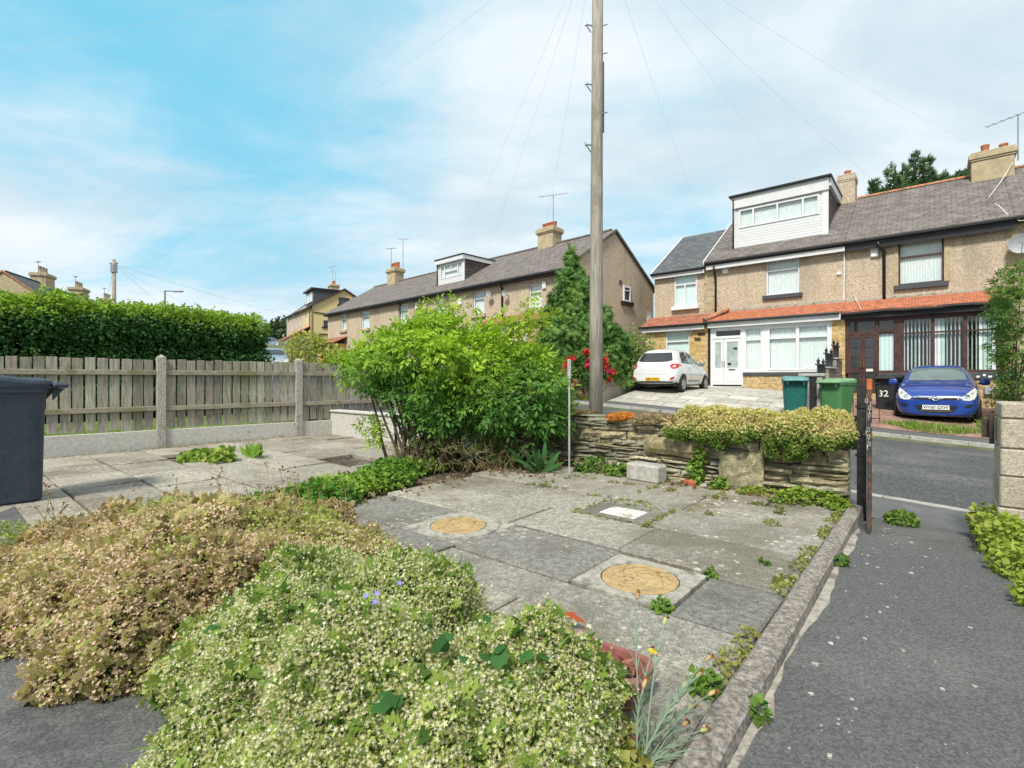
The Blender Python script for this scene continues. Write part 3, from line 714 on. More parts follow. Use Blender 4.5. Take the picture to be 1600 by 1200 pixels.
manhole((-2.655, 2.53), 'round yellow drain cover in a round pale mortar surround, the farther one in the patio', sq=False)
th = thing('access_cover', 'square whitish inspection cover in the patio in front of the stone wall', 'drain cover', W(-1.9, 3.64, .03), ANG)
solid('frame', MT['slab'], th, lambda b: [setattr(b, 'col', (.2, .195, .18)), b.holed(-.3, .28, -.22, .22, [(-.17, .15, -.13, .13)], 0, .05, True)][0]).rotation_euler = (rad(-90), 0, 0)
th.children[0].location = (0, 0, .0)
solid('lid', MT['whitecov'], th, lambda b: b.box(-.165, .145, -.125, .125, -.03, .002, .008))
# ------------------------------------------------------------- boundary: stone wall, gate, pier, fence
def stone_block(b, r, x0, x1, z0, z1, yf, yb, rough=.02):
    nx = max(2, int((x1 - x0) / .07)); nz = max(2, int((z1 - z0) / .045)); vs = []
    sk = r.uniform(-.012, .012)
    for j in range(nz + 1):
        for i in range(nx + 1):
            u, v = i / nx, j / nz
            edge = min(u * (x1 - x0), (1 - u) * (x1 - x0), v * (z1 - z0), (1 - v) * (z1 - z0))
            d = .03 * max(0, 1 - edge / .02)
            vs.append((x0 + (x1 - x0) * u + r.uniform(-.007, .007), yf + d + r.uniform(-rough, rough) * .5, z0 + (z1 - z0) * v + sk * (u - .5) * 2 + r.uniform(-.006, .006)))
    m = nx + 1; fs = [(j * m + i, j * m + i + 1, (j + 1) * m + i + 1, (j + 1) * m + i) for j in range(nz) for i in range(nx)]
    k = len(vs); vs += [(x0, yb, z0), (x1, yb, z0), (x1, yb, z1), (x0, yb, z1)]
    top = [nz * m + i for i in range(m)]; bot = list(range(m)); l_ = [j * m for j in range(nz + 1)]; rt = [j * m + nx for j in range(nz + 1)]
    fs += [tuple(top + [k + 2, k + 3]), tuple(bot[::-1] + [k, k + 1]), tuple(l_ + [k + 3, k]), tuple(rt[::-1] + [k + 1, k + 2]), (k + 1, k, k + 3, k + 2)]
    b.add(vs, fs)
th = thing('stone_wall', 'old dry stone garden wall between the patio and the road, plants spilling over its top', 'wall', W(-2.2, 5.2, 0), ANG)
r = random.Random(14); b = MB(); x0w, x1w = -4.9, -.56
big = [(-2.42, -1.78, .30, .47, (.33, .29, .19)), (-1.62, -1.22, .03, .40, (.34, .32, .22)), (-3.3, -2.75, .0, .16, (.3, .28, .22))]
for q in big: b.col = q[4]; stone_block(b, r, q[0], q[1], q[2], q[3], 5.045, 5.2, .014)
z = -.06; row = 0
def wtop(x): return .58 + .035 * (-x - .5)
while z < .72:
    h = r.uniform(.026, .078); x = x0w
    while x < x1w - .02:
        w_ = r.uniform(.18, .68) * (1 if h < .06 else .6); e = min(x + w_, x1w)
        if x1w - e < .1: e = x1w
        zz0 = z + r.uniform(-.006, .006); zz1 = z + h + r.uniform(-.006, .012)
        mx = (x + e) / 2; top = wtop(mx)
        if zz0 < top - .012:
            zz1 = min(zz1, top); g = r.uniform(.24, .42); wm = r.uniform(.02, .19)
            b.col = (g * (1 + wm * .5), g * (1 - wm * .05), g * (.86 - wm))
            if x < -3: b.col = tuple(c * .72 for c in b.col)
            if zz1 - zz0 > .012: stone_block(b, r, x + .006, e - .006, zz0 + .002, zz1 - .002, 5.1 + r.uniform(-.03, .02), 5.3)
        x = e
    z += h
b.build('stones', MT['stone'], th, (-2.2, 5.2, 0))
solid('core', MT['soil'], th, lambda b: b.prism([(x0w, -.15), (x1w - .02, -.15), (x1w - .02, .54), (x0w, .69)], 5.165, 5.42), (-2.2, 5.2, 0))
tag(solid('stone_block', MT['concrete'], None, lambda b: b.box(-.19, .19, -.1, .1, 0, .185, .02)), 'grey concrete block lying against the foot of the stone wall', 'block').location = W(-2.32, 4.93, .025)
o = bpy.data.objects['stone_block']; o.rotation_euler = (0, 0, ANG - .12)
def lump(name, label, cat, loc, rz, sz, mat, sd):
    bm = bmesh.new(); bmesh.ops.create_icosphere(bm, subdivisions=3, radius=1); rr = random.Random(sd); ph = [rr.uniform(0, 6) for _ in range(6)]
    for v in bm.verts:
        c = v.co; m = max(abs(c.x), abs(c.y), abs(c.z)); c2 = c.lerp(c / m, .55); k = 1 + .1 * math.sin(3 * c.x + ph[0]) + .08 * math.sin(4 * c.y + ph[1]) + .05 * math.sin(7 * c.z + ph[2])
        v.co = Vector((c2.x * sz[0] * k, c2.y * sz[1] * k, c2.z * sz[2] * k))
    me = bpy.data.meshes.new(name); bm.to_mesh(me); bm.free(); me.materials.append(mat); me.polygons.foreach_set('use_smooth', [True] * len(me.polygons))
    ca = me.color_attributes.new('col', 'FLOAT_COLOR', 'POINT'); ca.data.foreach_set('color', [.3, .27, .2, 1] * len(me.vertices))
    o = obj(name, me); o.location = loc; o.rotation_euler = (0, 0, rz); tag(o, label, cat); return o
lump('broken_brick', 'broken red brick on the paving at the foot of the stone wall', 'brick', W(-1.88, 5.0, .055), ANG, (.075, .05, .035), MT['brickred'], 1)
lump('rubble_stone', 'small loose stone beside the broken red brick', 'stone', W(-2.02, 4.98, .05), .3, (.05, .04, .03), MT['stone'], 2)
lump('rubble_stone', 'flat whitish stone right of the broken red brick', 'stone', W(-1.72, 4.99, .045), .3, (.06, .05, .02), MT['concrete'], 3)
tag(solid('metal_post', MT['greywood'], None, lambda b: (b.box(-.02, .02, -.02, .02, 1.08, 1.3, .006), b.box(-.009, .009, -.009, .009, 0, 1.08))), 'thin pale post with a thicker grey top beside the large bush', 'post').location = W(-3.15, 4.72, .02)
tag(solid('front_wall', MT['gravelbd'], None, lambda b: (b.box(-2.16, 2.12, -.07, .09, -.25, .45, .01), b.box(-2.16, 2.12, -.1, .12, .455, .5, .012))), 'low pale concrete front wall behind the left side of the big bush', 'wall').location = W(-7.05, 5.23, 0)
bpy.data.objects['front_wall'].rotation_euler = (0, 0, ANG)
# iron gate standing open, seen edge on
th = thing('garden_gate', 'narrow iron garden gate standing open at the end of the stone wall', 'gate', W(-.43, 5.1, -.05), ANG)
g0 = (-.43, 5.1, -.05)
solid('hinge_post', MT['blackiron'], th, lambda b: (b.box(-.5, -.435, 5.07, 5.13, -.25, 1.05, .004), b.box(-.51, -.425, 5.06, 5.14, .86, .875), b.box(-.51, -.425, 5.06, 5.14, .45, .465)), g0)
def leaf(b):
    b.box(-.372, -.345, 4.4, 4.436, -.0, 1.019, .003); b.box(-.372, -.345, 5.0, 5.03, .03, 1.0, .003)
    for z in (.06, .5, .93): b.box(-.37, -.35, 4.437, 4.999, z, z + .03)
    for k in range(5): b.tube([(-.36, 4.53 + .095 * k, .09), (-.36, 4.53 + .095 * k, .925)], .007, 6)
    b.v = [(v[0] - .075 * (v[1] - 4.41), v[1], v[2]) for v in b.v]
solid('leaf', MT['rust'], th, leaf, g0)
solid('drop_rod', MT['rawmetal'], th, lambda b: b.box(-.418, -.403, 4.9, 4.915, -.02, .8), g0)
def chainf(b):
    rr = random.Random(2)
    for k in range(15):
        c = Vector((-.36 + rr.uniform(-.015, .015), 4.41 + rr.uniform(-.02, .02), .97 - .026 * k)); ax = k % 2; pts = []
        for i in range(9):
            a = 2 * math.pi * i / 8; x, z = math.cos(a) * .007, math.sin(a) * .017
            pts.append(c + (Vector((x, -.02, z)) if ax else Vector((0, x - .02, z))))
        b.tube(pts, .0032, 5)
solid('chain', MT['rawmetal'], th, chainf, g0)
solid('painted_cap', pm('orange_primer', (.45, .11, .03), (.55, .17, .05), 20, .7), th, lambda b: b.box(-.374, -.343, 4.397, 4.439, 1.02, 1.1, .003), g0)
# concrete block pier
th = thing('block_pier', 'pier of stacked pale concrete blocks on the right of the gateway', 'pier', W(.6, 5.0, -.2), ANG)
pr = random.Random(6); b = MB(); z = -.2; k = 0
hs = [.215, .2, .215, .19, .205, .11]
for h in hs:
    g = .40 + pr.uniform(-.03, .05); b.col = (g * 1.12, g * 1.0, g * .8); j = pr.uniform(-.01, .01)
    if k % 2: spl = [(.335, .56), (.565, .85)]
    else: spl = [(.335, .85)]
    for (a, c) in spl: b.box(a + j + .002 * k, c + j, 4.8 + j, 5.27 + j, z + .006, z + h - .003, .008)
    z += h; k += 1
b.build('blocks', MT['block'], th, (.6, 5.0, -.2))
solid('joint_mortar', MT['mortar'], th, lambda b: b.box(.355, .83, 4.82, 5.25, -.25, z - .02), (.6, 5.0, -.2))
solid('gate_stop', MT['rust'], th, lambda b: (b.box(.27, .335, 5.16, 5.17, .66, .8), b.box(.31, .337, 5.10, 5.16, .62, .84)), (.6, 5.0, -.2))
lump('loose_stone', 'rounded loose stone lying on top of the block pier', 'stone', W(.62, 4.98, .965), ANG, (.16, .1, .04), MT['block'], 8)

# timber fence with concrete posts
FA = math.atan2(4.54 - 2.43, -9.07 + 9.3)     # fence line in street frame
fd = Vector((math.cos(FA), math.sin(FA), 0)); p1 = Vector((-9.30, 2.43, 0))
def FW(a, d, z): q = p1 + fd * a; nrm = Vector((fd.y, -fd.x, 0)); q = q + nrm * d; return W(q.x, q.y, z)   # d towards the camera side
FROT = ANG + FA
th = thing('timber_fence', 'weathered grey board fence between square concrete posts on the left', 'fence', FW(0, 0, 0), FROT)
posts = [-4.5, -2.35, 0, 2.12, 4.2]
fr = random.Random(12)
for a in posts:
    def pf(b):
        b.box(a - .062, a + .062, -.06, .06, -.15, 1.44, .008); n0 = len(b.v)
        b.add([(a - .06, -.058, 1.44), (a + .06, -.058, 1.44), (a + .06, .058, 1.44), (a - .06, .058, 1.44), (a, 0, 1.485)], [(0, 1, 4), (1, 2, 4), (2, 3, 4), (3, 0, 4)])
    solid('concrete_post', MT['concpost'], th, pf)
for a, c in zip(posts, posts[1:]):
    solid('gravel_board', MT['gravelbd'], th, lambda b: b.box(a + .06, c - .06, -.03, .022, -.1, .30, .006))
    b = MB(); x = a + .075
    while x < c - .12:
        w_ = .118 + fr.uniform(-.008, .008); k = .27 + fr.uniform(-.08, .09); gr_ = fr.uniform(0, .1) * (fr.random() < .4); b.col = (k * (1.04 - gr_), k * (.98 + gr_ * .2), k * (.86 - gr_)); n0 = len(b.v)
        top = 1.405 + fr.uniform(-.012, .012); b.box(x, min(x + w_, c - .066), .012, .03, .315 + fr.uniform(-.01, .02), top, .003); tl = fr.uniform(-.012, .012); tw = fr.uniform(-.07, .07)
        for i in range(n0, len(b.v)):
            v = b.v[i]; b.v[i] = (v[0] + (v[2] - .8) * tl, v[1] + (v[0] - x - .06) * tw * (v[2] > 1), v[2])
        x += w_ + fr.uniform(.012, .026)
    b.build('board_panel', MT['oldwood'], th)
    for z in (.60, 1.16): solid('rail', MT['rail'], th, lambda b: b.box(a + .064, c - .064, -.035, .008, z, z + .075, .005))
# ------------------------------------------------------------- houses
def curtain(b, x0, x1, z0, z1, y, pitch=.075, amp=.016, seed=0):
    r = random.Random(seed); n = max(4, int((x1 - x0) / .02)); p = [x0 + (x1 - x0) * i / n for i in range(n + 1)]
    ys = [y + amp * math.sin(x * 2 * math.pi / pitch + 1.7 * math.sin(x * 5 + seed)) + r.uniform(-.003, .003) for x in p]
    b.add([(x, yy, z) for x, yy in zip(p, ys) for z in (z0, z1)], [(2 * i, 2 * i + 2, 2 * i + 3, 2 * i + 1) for i in range(n)])
def blinds(b, x0, x1, z0, z1, y, pitch=.1, wd=.088, seed=0):
    r = random.Random(seed); x = x0 + .05; k = 0
    while x < x1 - .04:
        grp = math.sin(k * .55 + seed) > .45; a = .25 if grp else 1.15 + r.uniform(-.1, .1); b.mat(MT['blind'] if r.random() < .7 else MT['greenblind'])
        dx_, dy_ = math.cos(a) * wd / 2, math.sin(a) * wd / 2
        b.quad((x - dx_, y - dy_, z0), (x + dx_, y + dy_, z0), (x + dx_, y + dy_, z1), (x - dx_, y - dy_, z1)); x += pitch; k += 1
def window(par, off, x0, x1, z0, z1, y, panes, fm, cur='net', depth=.06, bar=.055, sill=None, name='window', seed=1):
    """frame between the panes (panes in fractions of the opening), glass and what hangs behind it"""
    w_, h_ = x1 - x0, z1 - z0
    hs = [(x0 + a * w_ + (bar if a == 0 else bar * .55), x0 + c * w_ - (bar if c == 1 else bar * .55), z0 + d * h_ + (bar if d == 0 else bar * .55), z0 + e * h_ - (bar if e == 1 else bar * .55)) for a, c, d, e in panes]
    fr_ = solid(name, fm, par, lambda b: b.holed(x0, x1, z0, z1, hs, y, depth, True), off)
    solid('pane', MT['pane'], fr_, lambda b: [b.quad((h[0], y + depth * .6, h[2]), (h[1], y + depth * .6, h[2]), (h[1], y + depth * .6, h[3]), (h[0], y + depth * .6, h[3])) for h in hs], off).matrix_parent_inverse.identity()
    if cur:
        b = MB()
        if cur == 'net': curtain(b, x0 + .01, x1 - .01, z0 + .02, z1 - .02, y + depth + .035, seed=seed); mm = MT['curtain']
        elif cur == 'mint': curtain(b, x0 + .01, x1 - .01, z0 + .02, z1 - .02, y + depth + .035, .05, seed=seed); mm = MT['mintcurtain']
        else: blinds(b, x0, x1, z0 + .02, z1 - .02, y + depth + .07, seed=seed); mm = None
        b.build('curtain' if cur != 'blind' else 'blind', mm, fr_, off)
    if sill:
        solid('sill', sill, fr_, lambda b: b.box(x0 - .12, x1 + .12, y - .16, y + .03, z0 - .17, z0 - .006, .01), off)
    return fr_
TOPLIGHT = [(0, 1, .72, 1), (0, 1, 0, .72)]
def chimney(par, off, x0, x1, y0, y1, zb, zt, mat, pots, potmat, corb=.06):
    c = solid('chimney', mat, par, lambda b: (b.box(x0, x1, y0, y1, zb, zt - .34, .01), b.box(x0 - corb * .5, x1 + corb * .5, y0 - corb * .5, y1 + corb * .5, zt - .338, zt - .27, .01), b.box(x0 - corb, x1 + corb, y0 - corb, y1 + corb, zt - .268, zt - .08, .012), b.box(x0 - corb * .3, x1 + corb * .3, y0 - corb * .3, y1 + corb * .3, zt - .078, zt, .02)), off)
    for (px, py, h) in pots:
        solid('pot', potmat, c, lambda b: b.lathe([(.075, zt + h - .02), (.085, zt + h), (.125, zt + h), (.135, zt + h - .05), (.115, zt + h - .08), (.12, zt + .03), (.15, zt - .01)], (px, py, 0), 14), off, True)
    return c
def aerial(par, off, x, y, z0, h, ln, rot=0.0, mast_off=0):
    def f(b):
        b.tube([(x, y, z0), (x, y, z0 + h)], .022, 6); c, s = math.cos(rot), math.sin(rot)
        b.tube([(x - c * ln * .5, y - s * ln * .5, z0 + h), (x + c * ln * .5, y + s * ln * .5, z0 + h)], .014, 5)
        for k in range(9):
            u = -.48 + .96 * k / 8; l2 = .13 + .05 * (k == 0)
            b.tube([(x + c * ln * u + s * l2, y + s * ln * u - c * l2, z0 + h), (x + c * ln * u - s * l2, y + s * ln * u + c * l2, z0 + h)], .008, 4)
    return solid('aerial', MT['steel'], par, f, off)
def roof_slope(b, x0, x1, y0, z0, y1, z1, th=.1):
    b.prismx([(y0, z0), (y1, z1), (y1, z1 - th), (y0, z0 - th)], x0, x1)
def house(name, label, frame, base, x0, x1, D, zb, ze, zr, wallm, roofm, wins, off=None, group=None, ov=(0, 0), cat='house', verge=None, ridge=True, holes=()):
    """frame: function placing the Empty; coordinates are x along the row, y away from the street (front at y0=0), z up"""
    off = (base[0], base[1], base[2]); y0 = base[1]
    th = thing(name, label, cat, frame(*base), 0, group)
    H = [w_[:4] for w_ in wins] + list(holes); b = MB(); sl = (zr - ze) / (D / 2)
    b.holed(x0, x1, zb, ze - .05, H, y0, .12)
    for x, s_ in ((x0, -1), (x1, 1)):
        P = [(x, y0, zb), (x, y0 + D, zb), (x, y0 + D, ze - .05), (x, y0 + D / 2, zr - .12), (x, y0, ze - .05)]
        b.add(P, [(0, 1, 2, 3, 4) if s_ > 0 else (4, 3, 2, 1, 0)])
    b.quad((x1, y0 + D, zb), (x0, y0 + D, zb), (x0, y0 + D, ze), (x1, y0 + D, ze))
    b.build('wall', wallm, th, off)
    e = .28; b = MB()
    roof_slope(b, x0 - ov[0], x1 + ov[1], y0 - e, ze - e * sl + .06, y0 + D / 2, zr + .06); roof_slope(b, x0 - ov[0], x1 + ov[1], y0 + D + e, ze - e * sl + .06, y0 + D / 2, zr + .06)
    rf = b.build('roof', roofm, th, off)
    if ridge: solid('ridge_tiles', ridge if not isinstance(ridge, bool) else MT['ridge'], rf, lambda b: [b.lathe([(.1, 0), (.105, .44)], (x0 - ov[0] + .45 * k, y0 + D / 2, zr + .03), 8, 'x', 0, math.pi) for k in range(int((x1 - x0 + ov[0] + ov[1]) / .45))], off)
    gz = ze - e * sl - .05
    solid('gutter', MT['black'], th, lambda b: (b.box(x0, x1, y0 - e - .1, y0 - e - .005, gz - .04, gz + .06, .02), b.box(x0, x1, y0 - e, y0 - .0, gz - .09, gz + .0)), off)
    for i, w_ in enumerate(wins):
        kw = dict(w_[4]) if len(w_) > 4 else {}
        window(th, off, *w_[:4], y0 + .05, kw.get('panes', TOPLIGHT), kw.get('fm', MT['upvc']), kw.get('cur', 'net'), sill=kw.get('sill'), seed=i * 3 + int(abs(x0) * 10))
    if verge:
        for x in verge:
            solid('verge_board', verge[x], th, lambda b: (b.prismx([(y0 - e, ze - e * sl - .06), (y0 + D / 2, zr - .05), (y0 + D / 2, zr + .09), (y0 - e, ze - e * sl + .09)], x, x + .05), b.prismx([(y0 + D + e, ze - e * sl - .06), (y0 + D + e, ze - e * sl + .09), (y0 + D / 2, zr + .09), (y0 + D / 2, zr - .05)], x, x + .05)), off)
    return th, off
def downpipe(par, off, pts, r=.035): return solid('downpipe', MT['black'], par, lambda b: b.tube(pts, r, 8), off, True)
def dish(par, off, x, y, z, r=.26):
    d = solid('satellite_dish', MT['dish'], par, lambda b: (b.lathe([(.02, .07), (r * .6, .045), (r, 0), (r * 1.02, -.01), (r * .6, .03), (.0, .06)], (x, y - .3, z), 16, 'y'), b.tube([(x, y, z - .1), (x, y - .22, z)], .02, 6), b.tube([(x, y - .3, z - r), (x, y - .6, z - .05)], .01, 5)), off); return d
def setrot(th, a): th.rotation_euler = (0, 0, a)

FT = 22.3; EZ_, RZ_ = 6.33, 8.82; DEP = 7.5
SW = lambda s, t, z: W(s, t, z)
# ---- the white-windowed house with the dormer
wins = [(-5.26, -4.07, 4.5, 6.0, dict(sill=MT['darksill'], panes=[(0, 1, .66, 1), (0, 1, 0, .66)]))]
th, off = house('terraced_house', 'pebbledashed house with white porch and wide white dormer, grey side extension on its left', SW, (-5.1, FT, .7), -7.66, -2.535, DEP, 0, EZ_, RZ_, MT['dash'], MT['slate'], wins, ridge=MT['ridge'], verge={-7.72: MT['fasciawhite']}, holes=[(-5.0, -3.0, 1.4, 3.0)])
# (plane y0 of house() is base[1] = FT)
setrot(th, ANG)
whouse = th
solid('fascia', MT['fasciawhite'], th, lambda b: b.box(-7.6, -2.54, FT - .26, FT - .24, 5.83, 6.06), off)
solid('quoins', MT['quoin'], th, lambda b: [b.box(-7.7 - (.0 if k % 2 else .04), -7.36 + (0 if k % 2 else .05), FT - .03, FT + .2, 3.5 + .3 * k, 3.797 + .3 * k, .012) for k in range(8)], off)
downpipe(th, off, [(-7.25, FT - .33, 5.95), (-7.25, FT - .3, 5.75), (-7.25, FT - .07, 5.5), (-7.25, FT - .07, 3.6)], .045)
solid('alarm_box', MT['box'], th, lambda b: b.box(-6.98, -6.72, FT - .1, FT, 5.62, 5.95, .03), off)
solid('vent_box', MT['box'], th, lambda b: b.box(-2.82, -2.68, FT - .06, FT, 5.0, 5.12, .02), off)
solid('wall_cable', MT['wire'], th, lambda b: b.tube([(-2.58, FT - .04, 6.1), (-2.58, FT - .03, 5.0), (-2.6, FT - .03, 4.0), (-2.75, FT - .03, 3.8), (-2.95, FT - .03, 3.85), (-3.0, FT - .03, 4.0)], .022, 6), off)
chimney(th, off, -3.22, -2.6, 25.75, 26.55, 8.2, 9.95, MT['dash'], [(-2.9, 26.1, .22)], MT['pot'], .03)
# dormer
dm = MB(); dm.mat(MT['fasciawhite']); DT = 22.92; dx0, dx1, dzb, dzt = -6.72, -3.2, 6.72, 8.72
win = (-6.48, -3.48, 7.63, 8.42)
dm.mat(MT['shiplap']); dm.holed(dx0, dx1, dzb, dzt, [win], DT, .1)
dm.mat(MT['cheek'])
for x, s_ in ((dx0, -1), (dx1, 1)):
    P = [(x, DT, dzb), (x, DT + 3.3, 8.75), (x, DT + 3.3, dzt), (x, DT, dzt)]
    dm.add(P, [(0, 1, 2, 3) if s_ > 0 else (3, 2, 1, 0)])
d = dm.build('dormer', None, th, off)
solid('flat_roof', MT['black'], d, lambda b: b.box(dx0 - .14, dx1 + .16, DT - .22, DT + 3.2, 8.98, 9.06, .01), off)
solid('dormer_fascia', MT['fasciawhite'], d, lambda b: (b.box(dx0 - .05, dx1 + .05, DT - .1, DT - .004, 8.5, 8.975, .0), b.box(dx1 + .004, dx1 + .12, DT - .02, DT + 3.15, 8.66, 8.975)), off)
solid('corner_trim', MT['upvc'], d, lambda b: b.box(dx1 - .17, dx1 + .03, DT - .035, DT + .04, dzb, 8.5), off); solid('corner_trim', MT['upvc'], d, lambda b: b.box(dx0 - .03, dx0 + .09, DT - .035, DT + .04, dzb, 8.5), off)
window(d, off, *win, DT - .03, [(0, .19, 0, 1), (.19, .5, 0, 1), (.5, .81, 0, 1), (.81, 1, 0, 1)], MT['upvc'], 'net', .09, .06, seed=8)
downpipe(d, off, [(dx0 + .02, DT - .09, 8.9), (dx0 + .02, DT - .09, dzb - .05)], .035)
# side extension
ex = dict(panes=[(0, 1, .66, 1), (0, .47, 0, .66), (.47, 1, 0, .66)])
ET = 22.36; b = MB(); sl = (8.6 - 6.15) / 3.7
b.holed(-10.1, -7.67, 0, 6.1, [(-9.12, -8.1, 4.4, 5.9)], ET, .12)
b.add([(-10.1, ET, 0), (-10.1, ET + 7.4, 0), (-10.1, ET + 7.4, 6.1), (-10.1, ET + 3.7, 8.5), (-10.1, ET, 6.1)], [(4, 3, 2, 1, 0)])
b.quad((-7.67, ET + 7.4, 0), (-10.1, ET + 7.4, 0), (-10.1, ET + 7.4, 6.1), (-7.67, ET + 7.4, 6.1))
e = b.build('side_extension', MT['dash'], th, off)
b = MB(); roof_slope(b, -10.16, -7.73, ET - .2, 6.15 - .2 * sl, ET + 3.7, 8.6); roof_slope(b, -10.16, -7.73, ET + 7.6, 6.15 - .2 * sl, ET + 3.7, 8.6); b.build('extension_roof', MT['greyslate'], th, off)
solid('extension_verge', MT['fasciawhite'], th, lambda b: b.prismx([(ET - .2, 5.88), (ET + 3.7, 8.46), (ET + 3.7, 8.63), (ET - .2, 6.07)], -10.22, -10.162), off)
solid('extension_gutter', MT['black'], th, lambda b: b.box(-10.2, -7.74, ET - .31, ET - .21, 5.93, 6.02, .02), off)
solid('extension_fascia', MT['fasciawhite'], th, lambda b: b.box(-10.14, -7.72, ET - .2, ET - .17, 5.76, 5.92), off)
window(th, off, -9.12, -8.1, 4.4, 5.9, ET - .02, ex['panes'], MT['upvc'], 'mint', seed=4, sill=MT['upvc'])
PT = 21.4
b = MB(); b.holed(-10.1, -7.28, .3, 3.42, [(-9.15, -8.08, 1.6, 3.2)], PT, .12); b.add([(-10.1, PT, .3), (-10.1, ET, .3), (-10.1, ET, 3.42), (-10.1, PT, 3.42)], [(3, 2, 1, 0)])
b.add([(-7.28, PT, .3), (-7.28, ET, .3), (-7.28, ET, 3.42), (-7.28, PT, 3.42)], [(0, 1, 2, 3)])
b.build('bay_wall', MT['sandstone'], th, off)
window(th, off, -9.15, -8.08, 1.6, 3.2, PT + .04, [(0, 1, .72, 1), (0, 1, 0, .72)], MT['upvc'], 'mint', seed=5)
b = MB(); roof_slope(b, -10.3, -7.4, PT - .2, 3.46, ET - .005, 3.98, .06); b.build('bay_roof', MT['redtileold'], th, off)
solid('bay_gutter', MT['black'], th, lambda b: (b.box(-10.32, -7.4, PT - .31, PT - .21, 3.36, 3.46, .02)), off)
solid('bay_fascia', MT['fasciawhite'], th, lambda b: b.box(-10.2, -7.4, PT - .2, PT - .15, 3.2, 3.36), off)
solid('name_plaque', MT['brownwood'], th, lambda b: (b.box(-7.72, -7.4, PT - .02, PT + .01, 2.95, 3.06), b.box(-7.86, -7.6, PT - .02, PT + .01, 2.74, 2.86)), off)
solid('wall_lamp', MT['dish'], th, lambda b: b.lathe([(.02, 3.1), (.09, 3.18), (.06, 3.34), (.02, 3.38)], (-7.95, PT - .14, 0), 8), off)
# white porch
fm = MT['upvc']
b = MB(); b.mat(fm)
door = (-7.1, -5.95, .82, 2.74); 
b.holed(-7.19, -2.86, 1.36, 3.22, [(-7.1, -5.95, 1.36, 2.76), (-7.0, -5.98, 2.84, 3.12), (-5.84, -5.2, 1.44, 3.14), (-4.98, -2.94, 1.44, 3.12)], PT, .08)
b.box(-7.19, -7.105, PT, PT + .08, .78, 1.36); b.box(-5.945, -5.9, PT, PT + .08, .78, 1.36)
b.box(-7.19, -7.12, PT + .081, FT, .78, 3.22); b.build('porch_frame', None, th, off)
window(th, off, -7.0, -5.98, 2.84, 3.12, PT + .02, [(0, 1, 0, 1)], fm, None, .05, .03)
window(th, off, -5.84, -5.2, 1.44, 3.14, PT + .01, [(0, 1, .72, 1), (0, 1, 0, .72)], fm, 'net', .06, .05, seed=11)
window(th, off, -4.98, -2.94, 1.44, 3.12, PT - .02, [(0, .49, .74, 1), (.51, 1, .74, 1), (0, .49, 0, .74), (.51, 1, 0, .74)], fm, 'net', .09, .06, seed=12)
dr_ = MB(); dr_.mat(fm); px = -6.66
dr_.holed(-7.1, px - .005, .86, 2.74, [(-7.0, px - .1, 1.55, 2.62)], PT + .0, .05, True); dr_.holed(px + .005, -5.95, .86, 2.74, [(px + .13, -6.09, 1.55, 2.62)], PT + .0, .05, True)
dr_.mat(fm); dr_.box(-7.02, px - .09, PT - .012, PT, .98, 1.42, .008); dr_.box(px + .12, -6.07, PT - .012, PT, .98, 1.42, .008)
dd = dr_.build('front_door', None, th, off)
solid('door_glass', MT['doorglass'], dd, lambda b: (b.box(-7.02, px - .08, PT + .02, PT + .03, 1.5, 2.66), b.box(px + .1, -6.06, PT + .02, PT + .03, 1.5, 2.66)), off)
solid('door_handle', MT['chrome'], dd, lambda b: (b.box(px - .06, px - .03, PT - .05, PT, 1.6, 1.85, .01), b.box(px + .03, px + .06, PT - .05, PT, 1.6, 1.85, .01)), off)
solid('letterbox', MT['black'], dd, lambda b: b.box(px + .2, -6.2, PT - .02, PT, 1.46, 1.5), off)
solid('sticker', MT['black'], dd, lambda b: b.box(-6.27, -6.13, PT + .012, PT + .019, 2.3, 2.38), off); solid('sticker', MT['black'], dd, lambda b: b.box(-6.5, -6.37, PT + .012, PT + .019, 1.66, 1.76), off)
solid('doorstep', MT['concrete'], th, lambda b: b.box(-7.25, -5.85, PT - .35, PT + .05, .3, .80, .015), off)
solid('porch_plinth', MT['stonebase'], th, lambda b: b.box(-5.9, -2.9, PT - .01, PT + .2, .0, 1.22), off)
solid('porch_sill', MT['darksill'], th, lambda b: b.box(-5.9, -2.88, PT - .06, PT + .2, 1.222, 1.355, .01), off)
b = MB(); roof_slope(b, -7.35, -2.53, PT - .22, 3.52, FT - .005, 4.0, .06); b.build('porch_roof', MT['redtile'], th, off)
solid('hip_tiles', MT['ridge'], th, lambda b: [b.tube([(-7.38 + .1 * k, PT - .24 + .13 * k, 3.56 + .07 * k), (-7.28 + .1 * k, PT - .11 + .13 * k, 3.63 + .07 * k)], .1, 8) for k in range(7)], off)
solid('roof_flashing', MT['mortar'], th, lambda b: b.box(-6.6, -2.55, FT - .07, FT - .003, 3.97, 4.06), off)
solid('porch_gutter', MT['black'], th, lambda b: (b.tube([(-7.4, PT - .28, 3.44), (-2.6, PT - .28, 3.46)], .05, 8)), off)
solid('porch_fascia', MT['fasciawhite'], th, lambda b: b.box(-7.25, -2.56, PT - .2, PT - .02, 3.222, 3.44), off)
downpipe(th, off, [(-7.3, PT - .28, 3.42), (-7.24, PT - .12, 3.28), (-7.24, PT - .06, 3.2), (-7.24, PT - .06, .9)], .035)
